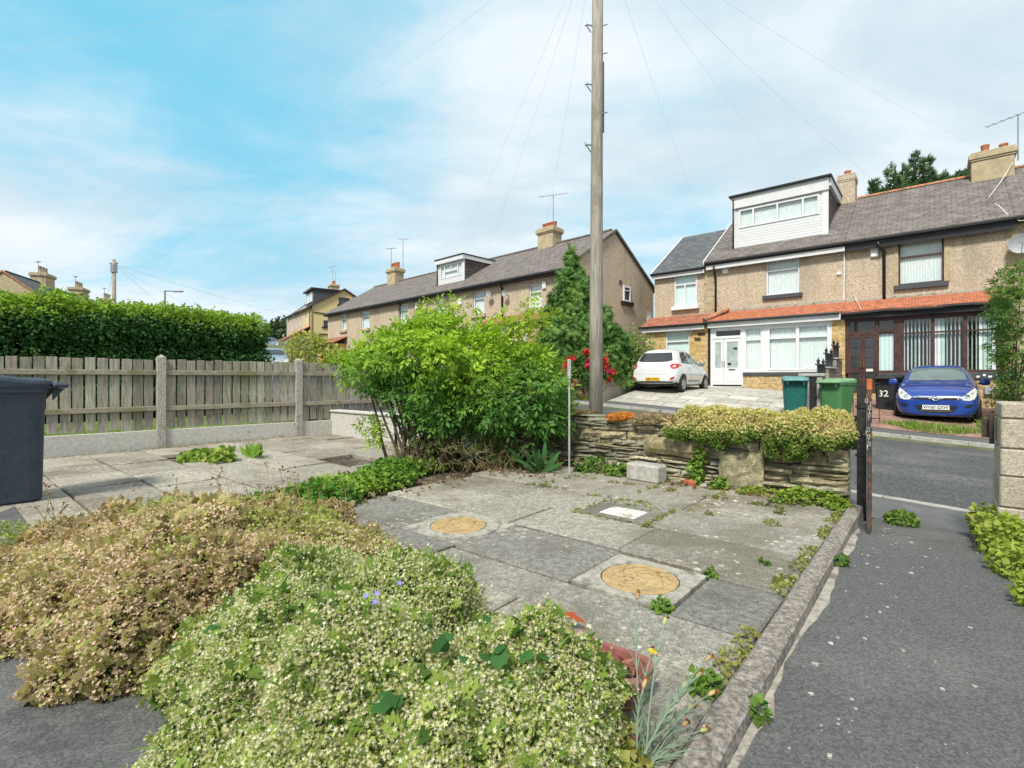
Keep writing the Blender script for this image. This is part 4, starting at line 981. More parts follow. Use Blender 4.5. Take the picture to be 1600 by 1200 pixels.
# ---- the brown-framed house
BR = MT['brownwood']
wins = [(-.98, .24, 4.4, 5.92, dict(sill=MT['darksill'], fm=BR, panes=[(0, 1, .64, 1), (0, 1, 0, .64)]))]
th, off = house('terraced_house', 'pebbledashed house with brown frames, dark porch and stone chimney behind the blue car', SW, (-.3, FT, .4), -2.525, 1.9, DEP, -.6, EZ_, RZ_, MT['dash'], MT['slate'], wins, holes=[(-.8, 1.5, 1.4, 3.0)])
setrot(th, ANG)
[solid('window_jamb', MT['quoin'], th, lambda b: b.box(a_, c_, FT - .02, FT + .1, 4.4, 5.9), off) for a_, c_ in ((-1.14, -.985), (.245, .41))]
solid('bargeboard', MT['black'], th, lambda b: b.box(-2.5, 1.9, FT - .24, FT - .2, 5.8, 6.05), off)
solid('alarm_box', MT['box'], th, lambda b: b.box(-1.78, -1.54, FT - .1, FT, 5.5, 5.86, .03), off)
downpipe(th, off, [(-1.55, FT - .33, 5.98), (-1.5, FT - .28, 5.8), (-1.38, FT - .08, 5.66), (-1.38, FT - .07, 3.9)], .05)
solid('quoins', MT['quoin'], th, lambda b: b.box(1.74, 2.05, FT - .025, FT + .05, 3.2, 5.8), off)
chimney(th, off, 1.05, 2.2, 25.4, 26.4, 7.9, 9.55, MT['quoin'], [(1.45, 25.9, .36), (1.95, 25.9, .26)], MT['pot'], .08)
aerial(th, off, 2.3, 25.6, 9.0, 1.65, 1.9, 2.6)
solid('aerial_cable', MT['cable'], th, lambda b: b.tube([(2.15, 25.4, 8.9), (1.75, 24.6, 8.0), (1.35, 23.6, 7.22), (1.6, 23.0, 6.85), (1.75, 22.2, 6.33), (2.0, 21.95, 6.0), (2.5, 21.95, 5.95)], .014, 5), off)
dish(th, off, 2.05, FT, 5.3, .3)
b = MB(); b.mat(BR)
b.holed(-2.42, 1.62, 1.3, 3.22, [(-2.36, -1.55, 1.3, 2.66), (-2.34, -1.56, 2.74, 3.14), (-1.5, -1.04, 1.36, 2.7), (-1.5, -1.04, 2.76, 3.14), (-.84, 1.56, 1.34, 3.14)], PT, .09); b.build('porch_frame', None, th, off)
window(th, off, -2.34, -1.56, 2.74, 3.14, PT + .03, [(0, 1, 0, 1)], BR, None, .05, .03)
window(th, off, -1.5, -1.04, 1.36, 2.7, PT + .03, [(0, 1, 0, 1)], BR, 'mint', .05, .03, seed=21)
window(th, off, -1.5, -1.04, 2.76, 3.14, PT + .03, [(0, 1, 0, 1)], BR, None, .05, .03)
window(th, off, -.84, 1.56, 1.34, 3.14, PT + .01, [(0, .32, .72, 1), (.34, .65, .72, 1), (.67, 1, .72, 1), (0, .32, 0, .72), (.34, .65, 0, .72), (.67, 1, 0, .72)], BR, 'blind', .07, .05, seed=3)
b = MB(); b.mat(BR); cx_ = -1.955
for a, c in ((-2.36, cx_ - .005), (cx_ + .005, -1.55)):
    b.holed(a, c, .6, 2.66, [(a + .09, c - .08, 1.5, 2.55), (a + .09, c - .08, .78, 1.3)], PT + .01, .05, True)
dd = b.build('front_door', None, th, off)
solid('door_glass', MT['darkglass'], dd, lambda b: [b.box(a + .08, c - .07, PT + .03, PT + .04, z0, z1) for a, c in ((-2.36, cx_ - .005), (cx_ + .005, -1.55)) for z0, z1 in ((1.48, 2.57), (.76, 1.32))], off)
solid('glazing_bars', BR, dd, lambda b: [b.box(a + .09, c - .08, PT + .012, PT + .029, z, z + .03) for a, c in ((-2.36, cx_ - .005), (cx_ + .005, -1.55)) for z in (1.85, 2.2)], off)
solid('door_handle', flat('brass', (.5, .36, .12), .25, 1), dd, lambda b: (b.box(cx_ - .06, cx_ - .03, PT - .05, PT + .01, 1.5, 1.72, .01), b.box(cx_ + .03, cx_ + .06, PT - .05, PT + .01, 1.5, 1.72, .01)), off)
solid('letterbox', MT['white'], dd, lambda b: b.box(cx_ + .12, -1.64, PT - .012, PT + .009, 1.36, 1.45), off)
solid('doorstep', MT['stonebase'], th, lambda b: b.box(-2.45, -1.5, PT - .3, PT + .05, -.3, .59), off)
solid('stone_pillar', MT['sandstone'], th, lambda b: b.box(-2.855, -2.45, PT - .02, PT + .35, 0, 3.22), off)
solid('porch_plinth', MT['stonebase'], th, lambda b: b.box(-1.52, 1.85, PT - .01, PT + .2, -.8, 1.1), off)
solid('porch_sill', MT['darksill'], th, lambda b: b.box(-1.52, 1.9, PT - .08, PT + .2, 1.105, 1.295, .015), off)
solid('flaking_paint', MT['white'], th, lambda b: [b.box(1.0 + .14 * k + .05 * math.sin(k * 3), 1.07 + .14 * k, PT - .083, PT - .079, 1.14 + .05 * (k % 2), 1.2 + .05 * (k % 2)) for k in range(6)], off)
solid('side_pillar', MT['stonebase'], th, lambda b: b.box(1.63, 1.88, PT - .005, PT + .3, 1.3, 3.2), off)
b = MB(); roof_slope(b, -2.525, 1.75, PT - .22, 3.5, FT - .005, 3.98, .06); b.build('porch_roof', MT['redtile'], th, off)
def sag(b):
    rr = random.Random(4)
    b.tube([(-2.55 + .43 * k, PT - .28 + rr.uniform(-.02, .02), 3.42 + rr.uniform(-.03, .02)) for k in range(11)], .05, 7)
    b.box(-2.5, 1.8, PT - .2, PT - .02, 3.222, 3.4)
solid('porch_gutter', MT['blackiron'], th, sag, off)
solid('roof_flashing', MT['mortar'], th, lambda b: b.box(-2.52, 1.6, FT - .06, FT - .003, 3.95, 4.02), off)
solid('dangling_cable', MT['cable'], th, lambda b: b.tube([(-2.3, FT - .03, 4.3), (-2.25, FT - .1, 4.1), (-2.1, FT - .5, 3.8), (-1.95, PT - .25, 3.5)], .012, 5), off)
solid('meter_box', MT['dish'], th, lambda b: (b.box(1.18, 1.38, PT - .14, PT - .011, .62, .86, .01), b.tube([(1.25, PT - .05, .6), (1.25, PT - .05, 0)], .02, 6)), off)
solid('gas_box', MT['dish'], th, lambda b: (b.box(1.44, 1.6, PT - .12, PT - .011, .3, .46, .01), b.tube([(1.52, PT - .05, .28), (1.5, PT - .05, 0)], .02, 6)), off)
# ---- next house along, mostly past the frame
wins = [(3.3, 4.6, 4.3, 5.8, dict(sill=MT['darksill']))]
th, off = house('terraced_house', 'house at the far right end of the row, right of the stone chimney', SW, (4.3, FT, .2), 1.91, 6.9, DEP, -1.2, EZ_, RZ_, MT['dash'], MT['slate'], wins); setrot(th, ANG)

def sidewin(th, off, y, z, w_, h_, fm_):
    wv = solid('window', fm_, th, lambda b: b.holed(-w_ / 2, w_ / 2, -h_ / 2, h_ / 2, [(-w_ / 2 + .08, w_ / 2 - .08, -h_ / 2 + .08, .18 * h_), (-w_ / 2 + .08, w_ / 2 - .08, .24 * h_, h_ / 2 - .08)], -.04, .07, True)); wv.location = (.02 - off[0], y - off[1], z - off[2]); wv.rotation_euler = (0, 0, rad(90))
    solid('pane', MT['darkglass'], wv, lambda b: b.box(-w_ / 2 + .05, w_ / 2 - .05, 0, .01, -h_ / 2 + .05, h_ / 2 - .05)); solid('sill', MT['black'], wv, lambda b: b.box(-w_ / 2 - .2, w_ / 2 + .2, -.1, .02, -h_ / 2 - .18, -h_ / 2 - .01))
# ---- middle terrace
A2 = math.atan2(-.693, .721); MO = Vector((2.27, 20.6, 0))
def MW(x, y, z): return MO + Vector((x * .721 + y * .693, -x * .693 + y * .721, z))
fm2 = dict(panes=[(0, 1, .7, 1), (0, 1, 0, .7)], sill=MT['quoin'])
bounds = [0, -3.8, -9.9, -14.0, -18.2, -21.2]
wl = [[(-2.12, -1.38, 4.1, 5.25, fm2)], [(-5.8, -5.0, 4.25, 5.35, fm2), (-8.78, -8.0, 4.3, 5.42, fm2)], [(-12.4, -11.4, 4.3, 5.4, fm2)], [(-16.6, -15.6, 4.3, 5.4, fm2)], [(-19.25, -18.55, 4.4, 5.45, fm2)]]
labs = ['end terraced house with the tall plain pebbledashed gable behind the conifer', 'pinkish terraced house with a slate cheeked white dormer on its roof', 'pinkish terraced house next to and left of the one with the white dormer', 'pinkish terraced house under the four pot chimney above the big bush', 'farthest left house of the pinkish terrace, next to the cream gable']
pink = MT['dash']
for i in range(5):
    x1, x0 = bounds[i], bounds[i + 1]
    th, off = house('terraced_house', labs[i], MW, ((x0 + x1) / 2, 0, .9), x0 + .003, x1 - .003, 7.3, -.5, 5.78, 8.0, MT['dash'], MT['slate'], wl[i], ov=(0, .1 if i == 0 else 0), group=None, ridge=MT['slate'])
    setrot(th, A2)
    if i == 0:
        chimney(th, off, -4.42, -3.42, 3.25, 4.0, 7.3, 8.9, MT['quoin'], [(-4.25 + .22 * k, 3.62, .3) for k in range(4)], MT['pot'], .09)
        aerial(th, off, -3.7, 3.65, 9.1, 1.5, 1.5, .4)
        sidewin(th, off, 4.65, 5.17, .62, .75, MT['upvc'])
        solid('vent', MT['darksill'], th, lambda b: b.box(-.01, .03, 4.0, 4.2, 5.55, 5.75), off)
        dish(th, off, -.0, 6.9, 4.3, .28)
        b = MB(); roof_slope(b, -4.6, -.6, -1.0, 3.55, -.005, 4.0, .06); b.build('porch_roof', MT['redtileold'], th, off)
        solid('porch_gutter', MT['black'], th, lambda b: b.box(-4.6, -.6, -1.1, -1.005, 3.42, 3.52), off)
        b = MB(); b.holed(-4.5, -.7, 1.0, 3.45, [], -.9, .1); b.build('porch_wall', MT['sandstone'], th, off)
        window(th, off, -3.6, -1.35, 1.9, 3.4, -.96, [(0, .33, .55, 1), (.33, .66, .55, 1), (.66, 1, .55, 1), (0, .33, 0, .55), (.33, .66, 0, .55), (.66, 1, 0, .55)], MT['upvc'], 'net', .05, seed=31)
        solid('alarm_box', MT['box'], th, lambda b: b.box(-1.3, -1.1, -.08, 0, 4.95, 5.3, .02), off)
        downpipe(th, off, [(-3.7, -.3, 5.5), (-3.73, -.06, 5.3), (-3.73, -.06, 3.6)], .045)
        dish(th, off, -3.35, 0, 5.0, .16)
    if i == 1:
        DT = .75; a, c, zb_, zt_ = -9.55, -7.35, 6.05, 7.42; sl2 = (8.0 - 5.78) / 3.65
        dm = MB(); dm.mat(MT['shiplap']); dm.holed(a, c, zb_, zt_, [(a + .2, c - .15, 6.6, 7.3)], DT, .1); dm.mat(MT['cheek'])
        for x, s_ in ((a, -1), (c, 1)): dm.add([(x, DT, zb_), (x, DT + 2.4, 7.6), (x, DT + 2.4, zt_), (x, DT, zt_)], [(0, 1, 2, 3) if s_ > 0 else (3, 2, 1, 0)])
        d = dm.build('dormer', None, th, off)
        solid('flat_roof', MT['black'], d, lambda b: b.box(a - .12, c + .12, DT - .2, DT + 2.75, 7.62, 7.68), off)
        solid('dormer_fascia', MT['fasciawhite'], d, lambda b: (b.box(a - .08, c + .1, DT - .17, DT - .005, 7.4, 7.615), b.box(c + .004, c + .1, DT, DT + 2.6, 7.42, 7.615), b.box(a - .08, a - .004, DT, DT + 2.6, 7.42, 7.615)), off)
        window(d, off, a + .2, c - .15, 6.6, 7.3, DT - .02, [(0, .2, 0, 1), (.2, .5, .5, 1), (.5, .8, .5, 1), (.2, .8, 0, .5), (.8, 1, 0, 1)], MT['upvc'], 'net', .06, .05, seed=41)
        solid('corner_trim', MT['upvc'], d, lambda b: b.box(c - .1, c + .02, DT - .025, DT + .03, zb_, 7.4), off); solid('corner_trim', MT['upvc'], d, lambda b: b.box(a - .02, a + .08, DT - .025, DT + .03, zb_, 7.4), off)
        downpipe(d, off, [(a - .02, DT - .06, 7.6), (a - .02, DT - .06, 6.1)], .035)
        dish(th, off, -4.4, 0, 5.1, .18); solid('alarm_box', MT['box'], th, lambda b: b.box(-6.9, -6.65, -.08, 0, 4.85, 5.2, .02), off)
    if i == 2: solid('alarm_box', MT['box'], th, lambda b: b.box(-10.6, -10.35, -.08, 0, 5.0, 5.35, .02), off); downpipe(th, off, [(-12.1, -.3, 5.6), (-12.1, -.06, 5.4), (-12.1, -.06, 3)], .045)
    if i == 3:
        chimney(th, off, -18.75, -17.75, 3.25, 4.0, 7.3, 9.0, MT['quoin'], [(-18.6 + .23 * k, 3.62, .42) for k in range(4)], MT['pot'], .09)
        aerial(th, off, -18.9, 3.7, 9.0, 1.6, .8, .4); aerial(th, off, -17.4, 3.7, 9.0, 2.0, .8, 1.0)
    if i == 4:
        b = MB(); roof_slope(b, -21.0, -18.4, -1.0, 3.5, -.005, 3.95, .06); b.build('porch_roof', MT['redtileold'], th, off); solid('porch_gutter', MT['black'], th, lambda b: b.box(-21.0, -18.4, -1.1, -1.005, 3.3, 3.48), off)
        solid('porch_wall', MT['sandstone'], th, lambda b: b.box(-20.9, -18.5, -.9, 0, 1, 3.45), off)
# ---- the cream gabled house up the hill and its row
A3 = math.atan2(-.827, .563); YO = Vector((-23.55, 58.7, 0))
def YW(x, y, z): return YO + Vector((x * .563 + y * .827, -x * .827 + y * .563, z))
th, off = house('terraced_house', 'cream rendered end house with a big gable and a dark dormer up the street', YW, (-2.5, 0, 4.6), -5, 0, 7.6, 3, 9.75, 12.0, MT['yellowdash'], MT['slate'], [(-3.6, -2.4, 7.9, 9.2, dict(fm=MT['upvc']))], ov=(0, .25), verge={.22: MT['verge']}, ridge=MT['verge'])
setrot(th, A3)
sidewin(th, off, 3.75, 10.55, 1.25, .85, MT['black']); sidewin(th, off, 1.7, 7.7, .7, .75, MT['black'])
solid('pipework', MT['black'], th, lambda b: (b.tube([(.06, .0, 9.7), (.06, .0, 4.5)], .05, 6), b.tube([(.06, .2, 8.95), (.06, 2.9, 8.85)], .05, 6), b.tube([(.06, -.4, 6.45), (.06, 2.8, 6.4)], .06, 6), b.tube([(-.9, -.1, 9.2), (-.6, -.1, 9.1), (-.6, -.1, 5)], .05, 6)), off)
solid('base_course', MT['sandstone'], th, lambda b: b.box(-.2, .03, .1, 7.5, 3, 6.0), off)
dm = MB(); dm.mat(MT['darksill']); a, c, DT = -4.6, -.55, .35; dm.box(a, c, DT, 3.7, 9.8, 11.75); d = dm.build('dormer', None, th, off)
solid('flat_roof', MT['black'], d, lambda b: b.box(a - .2, c + .2, DT - .35, 3.8, 11.76, 11.95), off)
window(d, off, a + .5, c - .5, 10.4, 11.5, DT - .1, [(0, .5, 0, 1), (.5, 1, 0, 1)], MT['upvc'], 'net', .06, seed=51)
chimney(th, off, -5.6, -4.2, 3.3, 4.3, 11, 13.3, MT['quoin'], [(-5.3 + .35 * k, 3.8, .5) for k in range(3)], MT['pot'], .1)
aerial(th, off, -5.5, 3.8, 13.2, 2.6, 1.6, .3); aerial(th, off, -4.6, 3.9, 13.2, 1.8, 1.3, 1.2)
b = MB(); roof_slope(b, -4, -.6, -1.6, 6.5, -.005, 7.4, .1); b.build('porch_roof', MT['redtileold'], th, off); solid('porch_wall', MT['darksill'], th, lambda b: b.box(-3.8, -.8, -1.4, 0, 3, 6.5), off)
for k in range(2):
    x1 = -5.01 - 5 * k
    th, off = house('terraced_house', ['brownish terraced house joined to the left of the cream gabled house', 'terraced house two along from the cream gabled house up the street'][k], YW, (x1 - 2.5, 0, 5), x1 - 4.99, x1, 7.6, 3, 9.85 + .1 * k, 11.9, MT['dash'], MT['slate'], [(x1 - 2.2, x1 - 1.2, 7.9, 9.2, {}), (x1 - 4.4, x1 - 3.4, 7.9, 9.2, {})], ridge=MT['slate']); setrot(th, A3)
    b = MB(); roof_slope(b, x1 - 4.5, x1 - .2, -1.8, 6.2, -.005, 7.2, .1); b.build('porch_roof', MT['redtileold'], th, off)
    solid('porch_wall', MT['upvc'], th, lambda b: b.box(x1 - 4.3, x1 - .4, -1.6, 0, 3, 6.2), off)
# pale house closing the street: gable towards us
def PW(x, y, z): return Vector((-37.0, 82, 0)) + Vector((x * .3 + y * .954, -x * .954 + y * .3, z))
th, off = house('detached_house', 'pale house with a front gable closing the view up the street', PW, (-4, 0, 6), -9, 0, 5.6, 4, 11.2, 13.4, MT['creamwall'], MT['slate'], [], ridge=MT['slate']); setrot(th, math.atan2(-.954, .3))
sidewin(th, off, 3.9, 9.2, .9, 1.6, MT['upvc']); sidewin(th, off, 1.7, 6.3, .9, 1.5, MT['upvc'])
solid('porch_canopy', MT['black'], th, lambda b: b.prismx([(2.2, 7.6), (5.4, 7.6), (4.6, 8.2), (3.0, 8.2)], 0, 1.2), off)
# far-left stone terrace behind the hedge
def LW(x, y, z): return Vector((-40.6, 34.5, -.3)) + Vector((x * .34 + y * .94, -x * .94 + y * .34, z))
LA = math.atan2(-.94, .34)
ll = ['stone house with an orange verge rising over the hedge at the far left', 'stone house behind the orange verge, under the middle chimney above the hedge', 'stone house at the back of the row above the hedge, under its right chimney']
for k in range(3):
    x1 = -6.2 * k - (.005 if k else 0)
    th, off = house('terraced_house', ll[k], LW, (x1 - 3, 0, 2.5), x1 - 6.19, x1, 8.4, 0, 5.9 - .1 * k, 9.15 - .12 * k, MT['quoin'], MT['greyslate'], [], ridge=MT['greyslate'], verge={.03: MT['ridge']} if k == 0 else None); setrot(th, LA)
    chimney(th, off, x1 - 6.0, x1 - 4.6, 3.7, 4.7, 8.4, 10.0 - .1 * k, MT['quoin'], [(x1 - 5.75 + .45 * j, 4.2, .55) for j in range(3)], MT['palepot'], .1)
    aerial(th, off, x1 - 4.4, 4.3, 9.6, 1.2, .5, .6)
# ------------------------------------------------------------- cars
def car_shell(name, st, mat, parent):
    """st: stations along the car (y, zb, wm, zm, wbelt, zbelt, wt, zt, zc); smooth closed body baked to a mesh"""
    b = MB(); secs = []
    for (y, zb, wm, zm, wb, zbelt, wt, zt, zc) in st:
        h = [(0, zb), (wm * .8, zb), (wm * .97, zb + .09), (wm, zm), (wb, zbelt), (wt, zt), (wt * .55, zt + (zc - zt) * .75), (0, zc)]
        secs.append([(x, y, z) for x, z in h] + [(-x, y, z) for x, z in h[-2:0:-1]])
    m = len(secs[0]); vs = [p for s_ in secs for p in s_]
    fs = [(i * m + k, i * m + (k + 1) % m, (i + 1) * m + (k + 1) % m, (i + 1) * m + k) for i in range(len(secs) - 1) for k in range(m)]
    n = len(secs) - 1
    for base, rev in ((0, True), (n * m, False)):
        for k in range(1, 7):
            q = (base + k, base + k + 1, base + (m - k - 1) % m, base + (m - k) % m)
            q = tuple(dict.fromkeys(q)); 
            if len(q) >= 3: fs.append(q if rev else q[::-1])
        q = (base, base + 1, base + m - 1); fs.append(q if rev else q[::-1])
    b.add(vs, fs); o = b.build(name, mat, parent, smooth=True)
    bm = bmesh.new(); bm.from_mesh(o.data); bmesh.ops.recalc_face_normals(bm, faces=bm.faces); bm.to_mesh(o.data); bm.free()
    md = o.modifiers.new('s', 'SUBSURF'); md.levels = 2; md.render_levels = 2
    par = o.parent; o.parent = None
    dg = bpy.context.evaluated_depsgraph_get(); me = bpy.data.meshes.new_from_object(o.evaluated_get(dg)); o.modifiers.clear(); o.data = me; o.parent = par
    bm = bmesh.new(); bm.from_mesh(me); bv = BVHTree.FromBMesh(bm); bm.free()
    return o, bv
def decal(bv, poly, axis, sgn, mat, name, parent, off=.004, rings=5, dens=.05, thick=0):
    """panel cut to an outline and laid on the body: outline in the two axes other than `axis`, dropped onto the shell from side sgn"""
    P = []
    for (a, c), (d, e) in zip(poly, poly[1:] + poly[:1]):
        n = max(1, int(math.hypot(d - a, e - c) / dens)); P += [(a + (d - a) * i / n, c + (e - c) * i / n) for i in range(n)]
    cx_, cy_ = sum(p[0] for p in P) / len(P), sum(p[1] for p in P) / len(P); vs = []; m = len(P)
    o1, o2 = [k for k in range(3) if k != axis]
    def drop(u, v):
        p = Vector((0, 0, 0)); p[o1] = u; p[o2] = v; p[axis] = sgn * 8 if axis != 1 else (-4 if sgn < 0 else 10)
        d = Vector((0, 0, 0)); d[axis] = -sgn
        h = bv.ray_cast(p, d)
        if h[0] is None:
            near = bv.find_nearest(Vector([p[k] if k != axis else {0: sgn * .8, 1: (0 if sgn < 0 else 3.8), 2: 1}[axis] for k in range(3)])); return near[0] + near[1] * off
        nn = h[1] if h[1][axis] * sgn > 0 else -h[1]
        return h[0] + nn * off
    for k in range(rings + 1):
        f = k / rings
        if k == 0: vs.append(drop(cx_, cy_)); continue
        vs += [drop(cx_ + (u - cx_) * f, cy_ + (v - cy_) * f) for u, v in P]
    fs = [(0, 1 + i, 1 + (i + 1) % m) for i in range(m)]
    for k in range(rings - 1):
        a = 1 + k * m; c = a + m; fs += [(a + i, c + i, c + (i + 1) % m, a + (i + 1) % m) for i in range(m)]
    # rim back to the shell
    nrm = (vs[1 + (rings - 1) * m + 1] - vs[0]).cross(vs[1 + (rings - 1) * m + m // 3] - vs[0])
    b = MB(); b.add(vs, fs); o = b.build(name, mat, parent, smooth=True)
    bm = bmesh.new(); bm.from_mesh(o.data); bmesh.ops.recalc_face_normals(bm, faces=bm.faces)
    s_ = sum(f.normal[axis] * f.calc_area() for f in bm.faces)
    if s_ * sgn < 0: bmesh.ops.reverse_faces(bm, faces=bm.faces)
    bm.to_mesh(o.data); bm.free()
    return o
def seam(bv, poly, axis, sgn, par, name='shut_line', r=.0045, mat=None):
    o1, o2 = [k for k in range(3) if k != axis]; P = []
    for (a, c), (d, e) in zip(poly, poly[1:]):
        n = max(1, int(math.hypot(d - a, e - c) / .06)); P += [(a + (d - a) * i / n, c + (e - c) * i / n) for i in range(n)]
    P.append(poly[-1]); out = []
    for u, v in P:
        p = Vector((0, 0, 0)); p[o1] = u; p[o2] = v; p[axis] = sgn * 8 if axis != 1 else (-4 if sgn < 0 else 10); d = Vector((0, 0, 0)); d[axis] = -sgn
        h = bv.ray_cast(p, d)
        if h[0]: out.append(h[0])
    if len(out) > 1: solid(name, mat or MT['black'], par, lambda b: b.tube(out, r, 4))
def mirror(poly): return [(-a, c) for a, c in poly[::-1]]
def wheel(par, x, y, rr=.3, wd=.19, sgn=1):
    t = solid('wheel', MT['tyre'], par, lambda b: b.lathe([(rr * .6, -wd / 2), (rr * .93, -wd / 2), (rr, -wd / 2 + .03), (rr, wd / 2 - .03), (rr * .93, wd / 2), (rr * .66, wd / 2 - .012)], (0, 0, 0), 28, 'x'), smooth=True)
    t.location = (x, y, rr); t.rotation_euler = (0, 0, 0 if sgn > 0 else math.pi)
    def rim(b):
        b.lathe([(rr * .7, wd / 2 - .005), (rr * .66, wd / 2 - .02), (rr * .6, wd / 2 - .05), (rr * .6, -wd / 2)], (0, 0, 0), 24, 'x')
        b.lathe([(.001, wd / 2 - .01), (rr * .16, wd / 2 - .012), (rr * .18, wd / 2 - .04)][::-1], (0, 0, 0), 12, 'x')
        for k in range(7):
            a = 2 * math.pi * k / 7; M4 = Matrix.Rotation(a, 4, 'X'); b.obox(M4, wd / 2 - .045, wd / 2 - .018, -.028, .028, rr * .12, rr * .66)
    solid('rim', MT['alloy'], t, rim); solid('hub_back', MT['black'], t, lambda b: b.box(-.05, wd / 2 - .06, -rr * .42, rr * .42, -rr * .42, rr * .42))
    return t
def plate(par, bv, y, z, txt, mat, rz=0):
    p = solid('number_plate', mat, par, lambda b: b.box(-.26, .26, -.008, .008, -.056, .056, .004)); p.location = (0, y, z); p.rotation_euler = (0, 0, rz)
    textmesh('plate_lettering', txt, .112, MT['black'], p, Matrix.Translation((0, -.0095, 0)) @ Matrix.Rotation(rad(90), 4, 'X') @ Matrix.Diagonal((.8, 1, 1, 1)))
    return p
def mirrors(par, x, y, z, mat):
    for s_ in (-1, 1):
        m_ = lump('door_mirror', '', '', (s_ * x, y, z), s_ * .15, (.11, .06, .075), mat, 3); m_.parent = par
        for k in ('label', 'category'): del m_[k]
        solid('mirror_stalk', MT['black'], m_, lambda b: b.box(-.13 if s_ > 0 else .02, -.02 if s_ > 0 else .13, -.02, .02, -.06, -.02))
# --- blue hatchback, nose towards us
bx = thing('parked_car', 'blue hatchback parked nose out on the brick drive', 'car', W(.02, 16.42, .0), ANG - .02)
I20 = [(0.0, .2, .50, .42, .50, .56, .40, .60, .615), (.03, .17, .63, .44, .62, .60, .50, .665, .69), (.12, .155, .74, .47, .73, .66, .60, .745, .775), (.3, .15, .81, .5, .79, .74, .66, .83, .87), (.6, .15, .85, .55, .82, .83, .69, .91, .95),
       (.95, .18, .855, .57, .83, .90, .70, .975, 1.01), (1.12, .18, .855, .58, .835, .915, .69, 1.02, 1.06), (1.45, .18, .855, .59, .835, .93, .645, 1.24, 1.27), (1.78, .18, .855, .6, .835, .94, .60, 1.41, 1.44), (2.1, .18, .855, .6, .835, .95, .585, 1.46, 1.495), (2.6, .18, .855, .6, .835, .965, .575, 1.46, 1.5), (3.1, .18, .85, .6, .825, .98, .565, 1.43, 1.47), (3.5, .2, .835, .6, .8, .98, .555, 1.34, 1.38), (3.75, .22, .8, .6, .76, .96, .58, 1.1, 1.13), (3.88, .26, .74, .6, .71, .88, .6, .93, .95), (3.94, .3, .66, .58, .64, .8, .55, .84, .86)]
body, bv = car_shell('body', I20, MT['bluepaint'], bx)
decal(bv, [(-.60, 1.06), (.60, 1.06), (.52, 1.39), (-.52, 1.39)], 1, -1, MT['carglass'], 'windscreen', bx, .006, 6)
for sg in (1, -1):
    hl = [(.47, .63), (.52, .575), (.62, .565), (.715, .60), (.755, .70), (.765, .82), (.735, .865), (.66, .80), (.56, .71)]
    h = decal(bv, hl if sg > 0 else mirror(hl), 1, -1, MT['lamp'], 'headlight', bx, .006, 4, .03)
    lr = [(.585 + .058 * math.cos(a) , .655 + .055 * math.sin(a)) for a in [k * .524 for k in range(12)]]
    decal(bv, lr if sg > 0 else mirror(lr), 1, -1, MT['chrome'], 'reflector', h, .0095, 2, .03)
    lr = [(.675 + .035 * math.cos(a) , .735 + .04 * math.sin(a)) for a in [k * .524 for k in range(12)]]
    decal(bv, lr if sg > 0 else mirror(lr), 1, -1, MT['dish'], 'indicator', h, .0095, 2, .03)
    fg = [(.52, .40), (.60, .385), (.68, .42), (.695, .46), (.60, .475)]
    f = decal(bv, fg if sg > 0 else mirror(fg), 1, -1, MT['black'], 'fog_recess', bx, .004, 3, .04)
    sw = [(1.32, .965), (1.95, 1.37), (2.12, 1.395), (2.3, 1.395), (2.3, .965)]; decal(bv, sw, 0, sg, MT['backglass'], 'front_side_window', bx, .005, 5)
    sw = [(2.38, .975), (2.38, 1.39), (2.8, 1.385), (3.2, 1.32), (3.42, 1.1), (3.3, .99)]; decal(bv, sw, 0, sg, MT['backglass'], 'rear_side_window', bx, .005, 5)
    for y in (.75, 3.25):
        ar = [(y + .36 * math.cos(a), .30 + .36 * math.sin(a)) for a in [math.pi * k / 14 for k in range(15)]] + [(y - .36, .2), (y + .36, .2)]
        decal(bv, ar, 0, sg, MT['black'], 'wheel_arch', bx, .004, 4)
        wheel(bx, sg * .765, y, .3, .19, sg)
decal(bv, [(-.46, .615), (-.43, .575), (.43, .575), (.46, .615), (.3, .645), (-.3, .645)], 1, -1, MT['black'], 'upper_grille', bx, .005, 4)
g = decal(bv, [(-.47, .635), (-.44, .617), (-.2, .637), (-.12, .6), (.12, .6), (.2, .637), (.44, .617), (.47, .635), (.3, .662), (.14, .655), (-.14, .655), (-.3, .662)], 1, -1, MT['chrome'], 'grille_bar', bx, .009, 4, .03)
decal(bv, [(-.42, .435), (.42, .435), (.36, .32), (.27, .245), (-.27, .245), (-.36, .32)], 1, -1, MT['black'], 'lower_grille', bx, .005, 5)
for z in (.28, .31): solid('grille_slat', MT['steel'], bx, lambda b: b.box(-.3, .3, -.006, .0, z, z + .008)).location = (0, -.008, 0)
def badge(par, y, z, k=1.0, tilt=0.0):
    def f(b):
        n = 24; b.tube([(.085 * k * math.cos(2 * math.pi * i / n), 0, .048 * k * math.sin(2 * math.pi * i / n)) for i in range(n + 1)], .0085 * k, 6, False)
        for s_ in (-1, 1): b.tube([(s_ * .045 * k - .012 * k, 0, -.036 * k), (s_ * .035 * k, 0, 0), (s_ * .03 * k + .022 * k, 0, .038 * k)], [.012 * k, .01 * k, .012 * k], 6)
        b.tube([(-.035 * k, 0, -.004 * k), (0, 0, .0), (.04 * k, 0, .006 * k)], .009 * k, 6)
    o = solid('badge', MT['chrome'], par, f, smooth=True); o.location = (0, y, z); o.rotation_euler = (tilt, 0, 0); return o
seam(bv, [(-.58, .80), (-.45, .735), (-.2, .70), (0, .69), (.2, .70), (.45, .735), (.58, .80)], 1, -1, bx)
